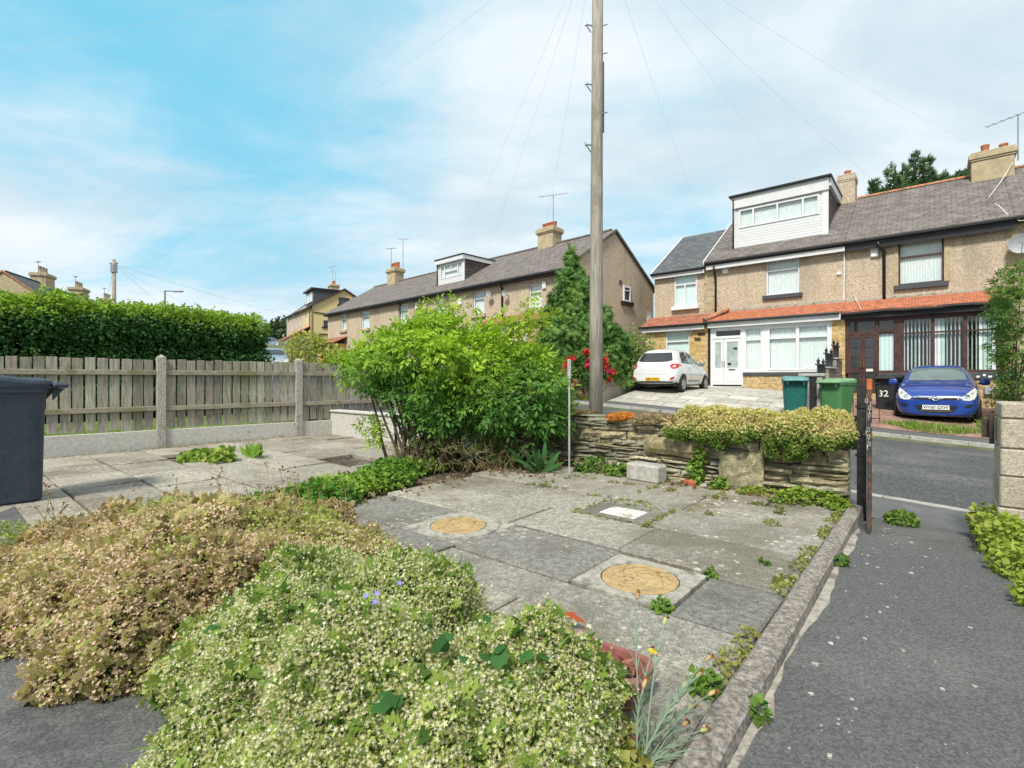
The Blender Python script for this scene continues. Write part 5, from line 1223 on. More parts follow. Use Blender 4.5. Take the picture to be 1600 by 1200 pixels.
for sg in (1, -1):
    seam(bv, [(sg * .58, .8), (sg * .63, .9), (sg * .64, 1.0)], 1, -1, bx); seam(bv, [(sg * .70, .575), (sg * .8, .56)], 1, -1, bx)
    for y in (1.2, 2.34, 3.3): seam(bv, [(y, .32), (y, .9), (y + .04, .97)], 0, sg, bx)
    seam(bv, [(1.2, .32), (3.2, .32)], 0, sg, bx)
badge(bx, -.022, .612, 1.0, -.2)
plate(bx, bv, -.03, .385, 'WV60 GXW', MT['platewhite'])
solid('wiper', MT['black'], bx, lambda b: (b.tube([(-.5, 1.02, 1.045), (-.2, 1.0, 1.06), (.05, 1.02, 1.085)], .012, 5), b.tube([(.05, 1.0, 1.065), (.35, 1.0, 1.07), (.58, 1.06, 1.07)], .012, 5)))
solid('underside', MT['black'], bx, lambda b: b.box(-.76, .76, .5, 3.7, .14, .3))
solid('bumper_lip', MT['black'], bx, lambda b: b.tube([(-.7, .16, .175), (-.5, .05, .17), (0, .0, .175), (.5, .05, .17), (.7, .16, .175)], .016, 6))
solid('cabin', MT['room'], bx, lambda b: (b.box(-.5, -.15, 1.9, 2.4, .5, 1.18, .05), b.box(.15, .5, 1.9, 2.4, .5, 1.18, .05)))
mirrors(bx, .94, 1.28, 1.02, MT['bluepaint'])
# --- white hatchback, tail towards us (built nose at +y)
wx = thing('parked_car', 'white hatchback parked tail out on the flagged drive by the porch', 'car', W(-7.3, 16.0, .655), ANG + .03)
I10 = [(0.0, .36, .62, .5, .58, .72, .50, .8, .82), (.03, .33, .73, .52, .68, .76, .56, .86, .88), (.12, .3, .79, .55, .74, .84, .60, .96, .98), (.24, .26, .815, .58, .775, .9, .6, 1.1, 1.12), (.38, .22, .825, .6, .79, .93, .585, 1.3, 1.33), (.52, .2, .83, .6, .8, .94, .575, 1.42, 1.46), (.85, .18, .83, .6, .81, .94, .575, 1.455, 1.5), (1.4, .18, .83, .6, .81, .93, .58, 1.46, 1.505), (1.85, .18, .83, .6, .81, .92, .585, 1.44, 1.48), (2.2, .18, .83, .6, .81, .91, .61, 1.32, 1.36), (2.6, .18, .83, .58, .80, .9, .65, 1.08, 1.12), (2.85, .18, .825, .57, .79, .88, .66, .96, 1.0), (3.2, .19, .8, .53, .76, .8, .62, .87, .91), (3.45, .21, .74, .5, .7, .7, .54, .77, .8), (3.58, .24, .64, .46, .6, .6, .46, .66, .68)]
body, bv = car_shell('body', I10, MT['whitepaint'], wx)
decal(bv, [(-.60, 1.06), (-.42, 1.02), (.42, 1.02), (.60, 1.06), (.56, 1.2), (.5, 1.34), (-.5, 1.34), (-.56, 1.2)], 1, -1, MT['backglass'], 'rear_window', wx, .006, 6)
solid('rear_wiper', MT['black'], wx, lambda b: b.tube([(-.02, .15, 1.03), (.12, .16, 1.055), (.34, .17, 1.05)], .013, 5))
for sg in (1, -1):
    tl = [(.56, .90), (.60, .80), (.70, .77), (.765, .80), (.785, .90), (.74, .96), (.62, .95)]
    t_ = decal(bv, tl if sg > 0 else mirror(tl), 1, -1, MT['redlens'], 'tail_light', wx, .008, 4, .03)
    rv = [(.65, .85), (.7, .83), (.74, .87), (.7, .9)]; decal(bv, rv if sg > 0 else mirror(rv), 1, -1, MT['lamp'], 'reversing_lamp', t_, .0115, 2, .03)
    rf_ = [(.58, .43), (.6, .40), (.72, .46), (.73, .52), (.64, .5)]; decal(bv, rf_ if sg > 0 else mirror(rf_), 1, -1, MT['redlens'], 'reflector', wx, .006, 2, .03)
    decal(bv, [(.62, .985), (.72, 1.22), (.9, 1.37), (1.33, 1.385), (1.36, .965)], 0, sg, MT['backglass'], 'rear_side_window', wx, .005, 5)
    decal(bv, [(1.43, .965), (1.41, 1.385), (1.75, 1.37), (2.05, 1.27), (2.45, .97)], 0, sg, MT['carglass'], 'front_side_window', wx, .005, 5)
    decal(bv, [(1.15, .34), (2.3, .34), (2.3, .4), (1.15, .42)], 0, sg, MT['dish'], 'side_strip', wx, .008, 3)
    for y in (.66, 3.0):
        ar = [(y + .345 * math.cos(a), .29 + .345 * math.sin(a)) for a in [math.pi * k / 14 for k in range(15)]] + [(y - .345, .2), (y + .345, .2)]
        decal(bv, ar, 0, sg, MT['black'], 'wheel_arch', wx, .004, 4); wheel(wx, sg * .745, y, .29, .175, sg)
    for y in (1.22, 2.05): solid('door_handle', MT['whitepaint'], wx, lambda b: b.box(sg * .815 - .012, sg * .815 + .016, y - .09, y + .09, .85, .875, .006))
plate(wx, bv, -.012, .44, '', MT['plateyellow']); pl = [c for c in wx.children if c.name.startswith('number_plate')][0]
for c in list(pl.children): bpy.data.objects.remove(c)
textmesh('plate_lettering', 'LM14 WXU', .112, MT['black'], pl, Matrix.Translation((0, -.0095, 0)) @ Matrix.Rotation(rad(90), 4, 'X') @ Matrix.Diagonal((.8, 1, 1, 1)))
seam(bv, [(-.6, 1.0), (-.64, .72), (-.58, .6), (.58, .6), (.64, .72), (.6, 1.0)], 1, -1, wx, r=.004, mat=MT['dish'])
for sg in (1, -1):
    for y in (1.0, 1.4, 2.35): seam(bv, [(y, .32), (y, .9)], 0, sg, wx, r=.004, mat=MT['dish'])
    seam(bv, [(1.0, .3), (2.35, .3)], 0, sg, wx, r=.004, mat=MT['dish'])
bd = badge(wx, .062, .9, .8, -.35)
solid('underside', MT['black'], wx, lambda b: b.box(-.74, .74, .2, 3.3, .2, .36)); solid('roof_aerial', MT['black'], wx, lambda b: b.tube([(0, .75, 1.48), (0, .62, 1.68)], .008, 5))
solid('bumper_valance', MT['black'], wx, lambda b: b.tube([(-.66, .1, .34), (-.4, .02, .345), (.4, .02, .345), (.66, .1, .34)], .03, 6))
mirrors(wx, .91, 2.3, .98, MT['greypaint'])
# --- far cars up the street
def far_car(loc, rz, mat, label):
    c = thing('parked_car', label, 'car', loc, rz, 'cars parked up the street')
    body, bv = car_shell('body', I20, mat, c)
    decal(bv, [(-.60, 1.06), (.60, 1.06), (.52, 1.39), (-.52, 1.39)], 1, -1, MT['backglass'], 'windscreen', c, .008, 5)
    for sg in (1, -1):
        decal(bv, [(1.32, .965), (1.95, 1.37), (3.1, 1.36), (3.4, 1.05)], 0, sg, MT['backglass'], 'side_window', c, .006, 5)
        hl = [(.47, .63), (.62, .565), (.755, .70), (.735, .865), (.56, .71)]; decal(bv, hl if sg > 0 else mirror(hl), 1, -1, MT['lamp'], 'headlight', c, .008, 3, .05)
        for y in (.75, 3.25): wheel(c, sg * .765, y, .3, .19, sg)
far_car((-12.45, 26.0, 1.33), .45, MT['silverpaint'], 'silver car glimpsed over the fence past the end of the hedge')
far_car((-24.2, 50, 3.9), .5, MT['greypaint'], 'grey car farther up the street beyond the silver one')

# ------------------------------------------------------------- wheelie bins
def wheelie(name, label, loc, rz, body, lid, group=None, sc=1.0):
    th = thing(name, label, 'wheelie bin', loc, rz, group)
    def f(b):   # tapered tub: front at -y, hinge at +y
        L_ = [(0, .20, .235, -.075), (.03, .225, .26, -.07), (.9, .27, .345, .0), (.95, .275, .355, .0), (.955, .29, .37, .0), (1.0, .292, .372, 0)]; n = 28; vs = []
        for z, a, c, o_ in L_:
            for k in range(n):
                t = 2 * math.pi * k / n; x, y = math.cos(t), math.sin(t); e = .28
                vs.append((math.copysign(abs(x) ** e, x) * a, math.copysign(abs(y) ** e, y) * c + o_ + .02, z))
        b.add(vs, [(i * n + k, i * n + (k + 1) % n, (i + 1) * n + (k + 1) % n, (i + 1) * n + k) for i in range(len(L_) - 1) for k in range(n)] + [tuple(range(n))[::-1], tuple((len(L_) - 1) * n + k for k in range(n))])
    solid('tub', body, th, f, smooth=False)
    def fl(b):
        n = 28; vs = []; 
        for z, a, c in ((1.0, .298, .385), (1.03, .302, .395), (1.055, .295, .385), (1.08, .25, .31), (1.085, .1, .12)):
            for k in range(n):
                t = 2 * math.pi * k / n; x, y = math.cos(t), math.sin(t); e = .3
                yy = math.copysign(abs(y) ** e, y) * c
                vs.append((math.copysign(abs(x) ** e, x) * a, yy + .02, z + .035 * (yy > 0) * (z > 1.01)))
        b.add(vs, [(i * n + k, i * n + (k + 1) % n, (i + 1) * n + (k + 1) % n, (i + 1) * n + k) for i in range(4) for k in range(n)] + [tuple(range(n))[::-1], tuple(4 * n + k for k in range(n))])
        b.box(-.2, .2, .30, .47, 1.05, 1.10, .015); b.box(-.27, .27, -.47, -.36, .99, 1.035, .015); b.prismx([(-.37, .88), (-.37, .985), (-.45, .985)], -.2, -.16); b.prismx([(-.37, .88), (-.37, .985), (-.45, .985)], .16, .2)
    solid('lid', lid, th, fl)
    solid('handle', body, th, lambda b: (b.tube([(-.22, .47, 1.0), (.22, .47, 1.0)], .018, 8), b.prismx([(.36, .80), (.38, .80), (.47, .97), (.47, 1.0), (.36, 1.0)], -.24, -.2), b.prismx([(.36, .80), (.38, .80), (.47, .97), (.47, 1.0), (.36, 1.0)], .2, .24)))
    solid('axle', body, th, lambda b: (b.tube([(-.27, .27, .1), (.27, .27, .1)], .014, 6), b.box(-.2, .2, .18, .34, .03, .2, .02)))
    for s_ in (-1, 1): solid('wheel', MT['tyre'], th, lambda b: b.lathe([(.0, -.025), (.09, -.025), (.1, -.015), (.1, .015), (.09, .025), (0, .025)], (s_ * .29, .27, .1), 20, 'x'))
    th.scale = (sc, sc, sc); return th
wheelie('wheelie_bin', 'dark slate wheelie bin in front of the board fence', W(-6.147, .375, .03), ANG + math.pi, MT['binblack'], MT['binblack'])
wheelie('wheelie_bin', 'dark teal green wheelie bin on the pavement, left of the bright green one', W(-2.75, 14.5, .05), ANG + .25, MT['binteal'], MT['tealtop'])
wheelie('wheelie_bin', 'bright green wheelie bin with a pale green lid on the pavement', W(-1.86, 14.75, .0), ANG - .35, MT['bingreen'], MT['bintop'])
b32 = wheelie('wheelie_bin', 'black wheelie bin painted with white numerals beside the blue car', W(-1.05, 18.6, .1), ANG - .25, MT['bindark'], MT['bindark'])
textmesh('painted_number', '32', .26, MT['white'], b32, Matrix.Translation((-.02, -.335, .56)) @ Matrix.Rotation(rad(94), 4, 'X'), .004)

# ------------------------------------------------------------- front walls and gates across the road
th = thing('boundary_wall', 'stepped block wall with black slatted panels and finials between the two drives', 'wall', W(-2.6, 15, 0), ANG); o3 = (-2.6, 15, 0)
b = MB(); rr = random.Random(3); stp = [(15.2, 16.6, .98), (16.6, 18.0, 1.05), (18.0, 19.5, 1.42), (19.5, 20.9, 1.75)]
for (t0, t1, zt) in stp:
    z = -.2
    while z < zt - .03:
        e = min(z + .215, zt); g = .28 + rr.uniform(-.04, .04); b.col = (g, g * .94, g * .84); b.box(-2.68 + rr.uniform(-.004, .004), -2.48, t0 + .004, t1 - .004, z + .004, e - .004, .008); z = e
b.build('blocks', MT['block'], th, o3)
solid('coping', MT['concrete'], th, lambda b: [b.box(-2.74, -2.42, t0 - .03, t1 - .035, zt, zt + .05, .01) for t0, t1, zt in stp], o3)
for (t0, t1, zt) in stp[1:]:
    def pn(b):
        for k in range(7): x = t0 + .12 + (t1 - t0 - .3) * k / 6; b.box(-2.60, -2.57, x, x + .13, zt + .06, zt + .45, .004)
        b.box(-2.64, -2.53, t0 + .04, t1 - .1, zt + .452, zt + .49); 
    solid('slatted_panel', MT['darksill'], th, pn, o3)
    for x in (t0 + .25, t1 - .3): solid('finial', MT['black'], th, lambda b: b.lathe([(.035, zt + .49), (.035, zt + .55), (.055, zt + .57), (.02, zt + .62), (.001, zt + .70)], (-2.585, x, 0), 8), o3)
th = thing('gate_pier', 'grey stone gate pier with dark posts between the two green bins', 'pier', W(-2.35, 14.85, 0), ANG)
solid('pier', MT['concrete'], th, lambda b: (b.box(-.32, -.12, -.1, .15, -.2, 1.16, .01), b.box(.05, .17, -.1, .15, -.2, 1.16, .01), b.box(-.36, .22, -.14, .2, 1.165, 1.24, .015)))
solid('posts', MT['blackiron'], th, lambda b: (b.box(-.1, .03, -.08, .04, -.2, 1.15), b.box(.2, .26, -.06, .0, -.2, 1.1)))
tag(solid('cream_pier', MT['palefl'], None, lambda b: (setattr(b, 'col', (.5, .45, .34)), b.box(-.22, .22, -.2, .2, -.4, .78, .015), b.box(-.26, .26, -.24, .24, .785, .86, .01), b.box(-.2, .2, -.18, .18, .865, .93, .01))), 'low cream stepped pier behind the dark teal bin', 'pier').location = W(-3.25, 16.9, .25)
bpy.data.objects['cream_pier'].rotation_euler = (0, 0, ANG)
th = thing('iron_gate', 'thin black iron gate with scrolled top behind the bright green bin', 'gate', W(-1.5, 15.0, 0), ANG)
def ig(b):
    b.box(-.42, .5, -.01, .01, .12, .14); b.box(-.42, .5, -.01, .01, .98, 1.0)
    for k in range(6): b.tube([(-.4 + .175 * k, 0, .1), (-.4 + .175 * k, 0, 1.0)], .008, 5)
    for k in range(3):
        c = -.25 + .28 * k; b.tube([(c + (.03 + .1 * u) * math.cos(6.28 * u * 1.4), 0, 1.1 + (.02 + .08 * u) * math.sin(6.28 * u * 1.4)) for u in [i / 14 for i in range(15)]], .007, 5)
solid('leaf', MT['blackiron'], th, ig)
# low garden wall left of the white car, and the wall along the pavement
th = thing('garden_wall', 'low pale block wall between the white car and the raised lawn', 'wall', W(-8.4, 16, .4), ANG); o4 = (-8.4, 16, .4)
b = MB(); t = 14.5
while t < 20.6:
    e = t + .44
    for z0, z1 in ((.1, .86), (.865, 1.08)):
        g = .33 + rr.uniform(-.05, .05); b.col = (g, g * .92, g * .74); b.box(-8.52, -8.34, t + .005, e - .005, z0, z1, .01)
    t = e
b.build('blocks', MT['block'], th, o4)
tag(solid('garden_wall', MT['stonebase'], None, lambda b: (b.box(-5.6, -.13, -.1, .1, -.3, .52), b.box(-5.65, -.13, -.13, .13, .525, .58, .01))), 'low stone wall along the pavement under the roses', 'wall').location = W(-8.42, 14.62, .45)
bpy.data.objects['garden_wall.001'].rotation_euler = (0, 0, ANG)
tag(solid('broom', MT['white'], None, lambda b: (b.tube([(0, 0, .1), (.03, .22, 1.3)], .016, 6), b.box(-.16, .16, -.05, .05, 0, .12, .02), b.tube([(-.25, .05, 0), (-.16, .26, 1.05)], .02, 6))), 'pale pole handles leaning on the stone bay beside the porch door', 'broom').location = W(-7.75, 21.0, .7)
bg_ = lump('plastic_bag', 'small red bag lying at the corner of the porch step', 'bag', W(-7.5, 20.85, .78), 0, (.16, .1, .09), MT['redcloth'], 4)

# ------------------------------------------------------------- poles, lamp, wires
th = thing('telegraph_pole', 'tall weathered wooden telegraph pole with climbing steps rising out of the picture', 'telegraph pole', W(-3.68, 6.2, .0)); PX, PY = W(-3.68, 6.2)[:2]
solid('pole', MT['polewood'], th, lambda b: b.tube([(.0, 0, -.3), (.0, 0, 2), (.015, 0, 5), (.03, 0, 8.2)], [.098, .093, .081, .072], 20), smooth=True)
def step_(b, z, s_):
    d = Vector((s_, -.25, 0)).normalized(); a = d * .08
    b.tube([a + Vector((0, 0, z - .1)), a + d * .03 + Vector((0, 0, z - .06)), d * .16 + Vector((0, 0, z))], .009, 6); b.tube([a * .5 + Vector((0, 0, z + .0)), d * .17 + Vector((0, 0, z + .0))], .011, 6); b.tube([d * .165 + Vector((0, 0, z - .015)), d * .165 + Vector((0, 0, z + .035))], .012, 6)
for k, (z, s_) in enumerate([(4.42, -1), (5.28, -1), (6.12, -1), (6.95, -1), (4.86, 1), (5.7, 1), (6.1, 1), (6.55, 1)]):
    solid('climbing_step', MT['steel'], th, lambda b: step_(b, z, s_) if s_ < 0 else b.tube([(.07, -.04, z), (.15, -.07, z)], .009, 6))
solid('cable_guard', MT['black'], th, lambda b: b.tube([(.1, -.02, 4.6), (.1, -.02, 5.6)], .012, 6))
solid('cap_ring', MT['steel'], th, lambda b: b.lathe([(.085, 7.6), (.16, 7.62), (.16, 7.66), (.085, 7.68)], (.03, 0, 0), 12))
th = thing('telegraph_pole', 'distant telegraph pole with a cluster of wires rising behind the hedge', 'telegraph pole', (-30.3, 38, .6)); 
solid('pole', MT['polewood'], th, lambda b: b.tube([(0, 0, 0), (0, 0, 9.6)], [.16, .13], 12), smooth=True)
solid('junction_box', MT['steel'], th, lambda b: (b.tube([(0, 0, 8.6), (0, 0, 9.2)], .22, 10), b.tube([(-.3, 0, 9.3), (.3, 0, 9.3)], .06, 6)))
th = thing('street_lamp', 'slim grey street lamp with a horizontal arm above the hedge', 'street lamp', (-29.2, 42, .8))
solid('column', MT['steel'], th, lambda b: b.tube([(0, 0, 0), (0, 0, 7.75)], [.09, .07], 8)); solid('arm', MT['steel'], th, lambda b: b.tube([(0, 0, 7.7), (.95, 0, 7.68)], .05, 6)); solid('lantern', MT['dish'], th, lambda b: b.box(.7, 1.5, -.14, .14, 7.6, 7.72, .03))
def wirefn(name, a, c, sag_, label, rr_=.0016):
    a, c = Vector(a), Vector(c); pts = [a.lerp(c, k / 16) - Vector((0, 0, sag_ * 4 * (k / 16) * (1 - k / 16))) for k in range(17)]
    b = MB(); b.tube([p - a for p in pts], rr_, 5); o = b.build(name, MT['wire']); o.location = a; tag(o, label, 'wire', 'overhead wires'); return o
TP = (PX + .03, PY, 7.65)
def HW(s, t, z): return tuple(W(s, t, z))
wl_ = [(HW(-8.3, 25, 7.6), 'wire from the tall pole down to the grey side extension roof'), (HW(-4.2, 23.0, 9.0), 'wire from the tall pole down to the wide white dormer'), (HW(-.2, 21.9, 6.4), 'wire from the tall pole to the eaves above the brown first floor window'),
       (HW(1.6, 25.5, 9.5), 'wire from the tall pole to the big stone chimney on the right'), (HW(9, 22, 8.5), 'wire from the tall pole leaving the picture at the top right'),
       (tuple(MW(-1.5, -.2, 5.6)), 'wire from the tall pole to the end pinkish house behind the conifer'), (tuple(MW(-5.5, -.2, 5.7)), 'wire from the tall pole to the pinkish house with the dormer'), (tuple(MW(-8, .5, 7.6)), 'wire from the tall pole to the white dormer of the pinkish terrace')]
for e, l_ in wl_: wirefn('overhead_wire', TP, e, .25, l_, .0016)
wirefn('overhead_wire', TP, (-30.1, 37.8, 9.8), .5, 'long wire slanting from the tall pole to the distant pole', .0024)
wirefn('overhead_wire', TP, (-14, 9.0, 6.2), .2, 'wire crossing the upper left sky towards the left edge', .002)
for e, l_ in [((-60, 40, 11.5), 'wire from the distant pole to the left edge of the sky'), ((-37, 45, 6), 'wire from the distant pole down to the left behind the hedge'), ((-24, 46, 5), 'wire from the distant pole down to the right behind the hedge'), ((-26, 60, 8.6), 'long wire from the distant pole towards the cream gabled house'), ((-27, 44, 4.6), 'steep wire from the distant pole just left of the street lamp')]:
    wirefn('overhead_wire', (-30.3, 38, 9.85), e, .2, l_, .009)
# ------------------------------------------------------------- planting
LEAF, PETAL, NEEDLE = MT['leaf'], MT['petal'], MT['needle']
def wb(blobs): return [(*W(s, t, z), rx, ry, rz) for s, t, z, rx, ry, rz in blobs]
def bumpy(s0, s1, t0, t1, z, n, r, zr, seed):
    q = random.Random(seed); return [(q.uniform(s0, s1), q.uniform(t0, t1), z + q.uniform(-.04, .04), r * q.uniform(.75, 1.2), r * q.uniform(.75, 1.2), zr * q.uniform(.8, 1.15)) for _ in range(n)]
# flowering mound in the foreground
def sprigs(par, o, blobs, dens, size, leafc, flc, fsize, seed, droop=.1, zmin=.06, nm=('sprigs', 'sprig_flowers'), mask=None):
    q = np.random.default_rng(seed); P, Nn = blob_points(blobs, dens, zmin, -.2, .08, .85, q)
    if mask is not None: ok = mask(P) > q.random(len(P)); P, Nn = P[ok], Nn[ok]
    n = len(P); D = unit(Nn * .7 + q.normal(size=(n, 3)) * .5 + np.array([-.15, -.1, .35 - droop])); S = size * (.5 + q.random(n)); U = unit(Nn + q.normal(size=(n, 3)) * .5)
    scatter(nm[0], palm_t(7, 0, .26, .6, True), P, D, U, S, leafc(P, Nn, q), LEAF, par, o)
    k = 4; PF = np.repeat(P + D * S[:, None] * .85, k, 0) + q.normal(size=(n * k, 3)) * (size * .16); m = len(PF)
    scatter(nm[1], star_t(5, .35, .3), PF, unit(q.normal(size=(m, 3)) + (0, 0, .2)), unit(q.normal(size=(m, 3)) + (0, -.2, .9)), fsize * (.7 + .6 * q.random(m)), flc(PF, PF, q), PETAL, par, o)
gl = [(-1.42, 1.12, .18, .3, .24, .3), (-.9, 1.08, .15, .3, .25, .26), (-.81, .8, .14, .32, .27, .28), (-1.2, .78, .2, .27, .24, .3), (-1.62, .78, .16, .27, .28, .28), (-1.95, 1.05, .13, .3, .28, .26), (-.72, .52, .06, .24, .2, .2), (-1.05, .5, .1, .26, .2, .24), (-1.38, .5, .08, .22, .18, .18), (-1.72, 1.3, .1, .26, .16, .2), (-2.2, 1.2, .1, .26, .24, .2), (-1.9, .72, .08, .22, .2, .2)]
th = thing('flowering_shrub', 'sprawling green mound covered in tiny cream flowers in the foreground', 'shrub', W(-1.4, .8, 0)); o = W(-1.4, .8, 0)
G1 = bumpify(wb([(a, b_, c, d * .9, e * .9, f * .88) for a, b_, c, d, e, f in gl]), 90, .07, 4)
foliage('foliage', leaf_t(.3, .1, .2), G1, 13000, .0145, cmix((.15, .25, .04), (.28, .38, .07), (.42, .5, .12), (.54, .57, .22)), LEAF, th, o, zmin=.02, depth=.3, jit=.8)
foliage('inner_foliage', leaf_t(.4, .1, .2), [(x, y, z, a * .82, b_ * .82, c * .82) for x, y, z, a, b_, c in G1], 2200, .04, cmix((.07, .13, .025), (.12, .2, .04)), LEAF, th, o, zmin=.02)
def florets(P, Nn, rng):
    n = len(P); pal = np.array([(.68, .66, .42), (.74, .72, .56), (.58, .52, .27), (.58, .6, .28)]); return pal[rng.integers(0, 4, n)] * (.75 + .4 * rng.random(n))[:, None]
foliage('flowers', star_t(5, .3, .3), [(x, y, z, a * 1.06, b_ * 1.06, c * 1.06) for x, y, z, a, b_, c in G1], 44000, .0056, florets, PETAL, th, o, zmin=.03, depth=.16, jit=1.0, up=.4, mask=lambda P: np.clip(.85 + .45 * lnoise(P, 6, 21), .25, 1))
sprigs(th, o, G1, 480, .042, cmix((.14, .24, .04), (.26, .35, .07), (.4, .46, .13)), florets, .0062, 61)
foliage('grassy_leaves', blade_t(.05), G1, 160, .07, cmix((.1, .2, .03), (.2, .3, .06)), LEAF, th, o, zmin=.04, depth=.15, up=.3, jit=.5)
def lobed():
    V = [(0, .45, .02)]; n = 30
    for i in range(n):
        a = 2 * math.pi * i / n - math.pi / 2; rr_ = .5 * (.74 + .2 * abs(math.cos((a + math.pi / 2) * 2.5)) + .09 * (i % 2)) * (.82 if abs(a + math.pi / 2) < .3 else 1)
        V.append((rr_ * math.cos(a), .5 + rr_ * math.sin(a), -.07))
    return np.array(V), [(0, 1 + i, 1 + (i + 1) % n) for i in range(n)]
th = thing('bellflower', 'broad toothed green leaves with two small violet flowers growing through the cream mound', 'plant', W(-.9, .75, .3)); o = W(-.9, .75, .3)
rg = np.random.default_rng(5)
cl = [(-.86, 1.0, .40, 8), (-1.02, .98, .40, 5), (-.78, .9, .33, 5), (-.95, .68, .36, 7), (-.74, .72, .27, 6), (-1.7, .62, .33, 5), (-1.9, .72, .26, 5), (-.68, .58, .2, 6)]
P = np.concatenate([np.array([W(s, t, z)]) + rg.normal(size=(n, 3)) * (.06, .06, .025) for s, t, z, n in cl]); n = len(P)
scatter('leaves', lobed(), P, unit(rg.normal(size=(n, 3)) * (.8, .8, .1) + (-.1, -.5, .15)), unit(rg.normal(size=(n, 3)) * .3 + (0, -.5, 1)), .036 + .022 * rg.random(n), np.array([(.05, .14, .035)]) * (.7 + .6 * rg.random(n))[:, None], LEAF, th, o)
P = np.array([W(-1.13, .78, .53), W(-1.15, .76, .525), W(-1.11, .76, .52), W(-1.1, .83, .55)]); n = 4
scatter('flower', star_t(5, .35, .15), P[:1], unit(np.array([(1, 0, .1)])), unit(np.array([(0, -.6, 1.)])), .014, np.array([(.3, .28, .75)]), PETAL, th, o)
for k in (1, 2, 3): scatter('flower', star_t(5, .35, .15), P[k:k + 1], unit(np.array([(1, .3 * k, .1)])), unit(np.array([(.2 * k - .3, -.6, 1.)])), .012, np.array([(.3, .28, .75)]), PETAL, th, o)
# the browning mound left of it
bl = [(-2.3, .5, .12, .26, .2, .17), (-2.75, .38, .1, .3, .2, .15), (-3.4, .42, .1, .3, .22, .15), (-2.35, .95, .14, .34, .32, .26), (-2.6, 1.3, .12, .36, .28, .22), (-2.75, .85, .16, .4, .36, .28), (-3.1, 1.25, .12, .42, .32, .24), (-3.2, .75, .14, .4, .34, .24), (-3.55, 1.05, .1, .38, .34, .22), (-3.65, .6, .08, .34, .3, .2), (-2.5, .62, .14, .34, .26, .24), (-3.0, .5, .13, .36, .24, .2), (-3.95, .95, .06, .3, .3, .18), (-2.3, 1.45, .06, .3, .22, .18), (-2.75, 1.65, .05, .34, .24, .16), (-3.3, 1.65, .06, .36, .28, .16), (-3.75, 1.5, .04, .34, .3, .14)]
th = thing('withered_shrub', 'low spreading shrub gone brown and straw coloured, between the cream mound and the bin', 'shrub', W(-3, 1, 0)); o = W(-3, 1, 0); B1 = bumpify(wb([(a, b_, c, d * .93, e * .93, f * .9) for a, b_, c, d, e, f in bl]), 80, .1, 5)
foliage('dry_flowers', star_t(5, .45, .3), [(x, y, z, a * 1.04, b_ * 1.04, c * 1.04) for x, y, z, a, b_, c in B1], 17000, .0076, cmix((.46, .33, .21), (.62, .44, .32), (.71, .55, .42), (.76, .66, .47)), PETAL, th, o, zmin=.02, depth=.2, jit=1.0, mask=lambda P: np.clip(.8 + .5 * lnoise(P, 5, 22) - .45 * (P[:, 0] + 1.5), .1, 1))
foliage('foliage', leaf_t(.35, .1, .2), B1, 4300, .0165, cmix((.32, .27, .11), (.46, .4, .18), (.36, .44, .1), (.5, .54, .16)), LEAF, th, o, zmin=.02, depth=.3, jit=.8)
sprigs(th, o, B1, 380, .05, cmix((.34, .26, .13), (.44, .36, .18), (.4, .42, .14)), cmix((.42, .3, .18), (.6, .44, .31), (.7, .55, .42)), .0072, 62, nm=('sprigs', 'sprig_heads'))
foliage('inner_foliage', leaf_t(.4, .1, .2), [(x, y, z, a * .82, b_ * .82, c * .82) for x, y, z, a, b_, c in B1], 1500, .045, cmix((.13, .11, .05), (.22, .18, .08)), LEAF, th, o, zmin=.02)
GC = wb([(-3.0, 1.5, .12, .3, .22, .2), (-3.3, 1.35, .16, .28, .2, .2), (-2.65, 1.05, .24, .26, .22, .2), (-2.45, .75, .24, .2, .18, .17), (-3.5, .95, .2, .3, .28, .17), (-2.95, .8, .2, .26, .22, .17), (-3.1, 1.2, .2, .3, .2, .15), (-2.6, 1.35, .2, .24, .2, .15), (-3.9, .5, .06, .3, .3, .2), (-4.15, .3, .05, .25, .25, .2)])
foliage('green_shoots', leaf_t(.42, .1, .2), GC, 2600, .022, cmix((.16, .25, .05), (.3, .37, .08), (.44, .45, .14)), LEAF, th, o, zmin=.03, depth=.25)
b = MB(); q = random.Random(8); tips = []
for k in range(34):
    s, t = (q.uniform(-4.1, -2.4), q.uniform(1.0, 1.8)) if k < 24 else (q.uniform(-4.2, -3.3), q.uniform(.3, .7)); h = q.uniform(.2, .42); p = W(s, t, .12); e = p + Vector((q.uniform(-.12, .12), q.uniform(-.1, .1), h)); b.tube([p, p.lerp(e, .6) + Vector((.02, 0, 0)), e], .0022, 4); tips.append(tuple(e))
b.build('dry_stalks', flat('straw', (.34, .26, .14), .9), th, o)['kind'] = 'stuff'
P = np.repeat(np.array(tips), 5, 0) + RNG.normal(size=(170, 3)) * .016
scatter('seed_heads', star_t(4, .5, .3), P, unit(RNG.normal(size=(170, 3))), unit(RNG.normal(size=(170, 3))), .011, np.array([(.2, .13, .09)] * 170), PETAL, th, o)['kind'] = 'stuff'
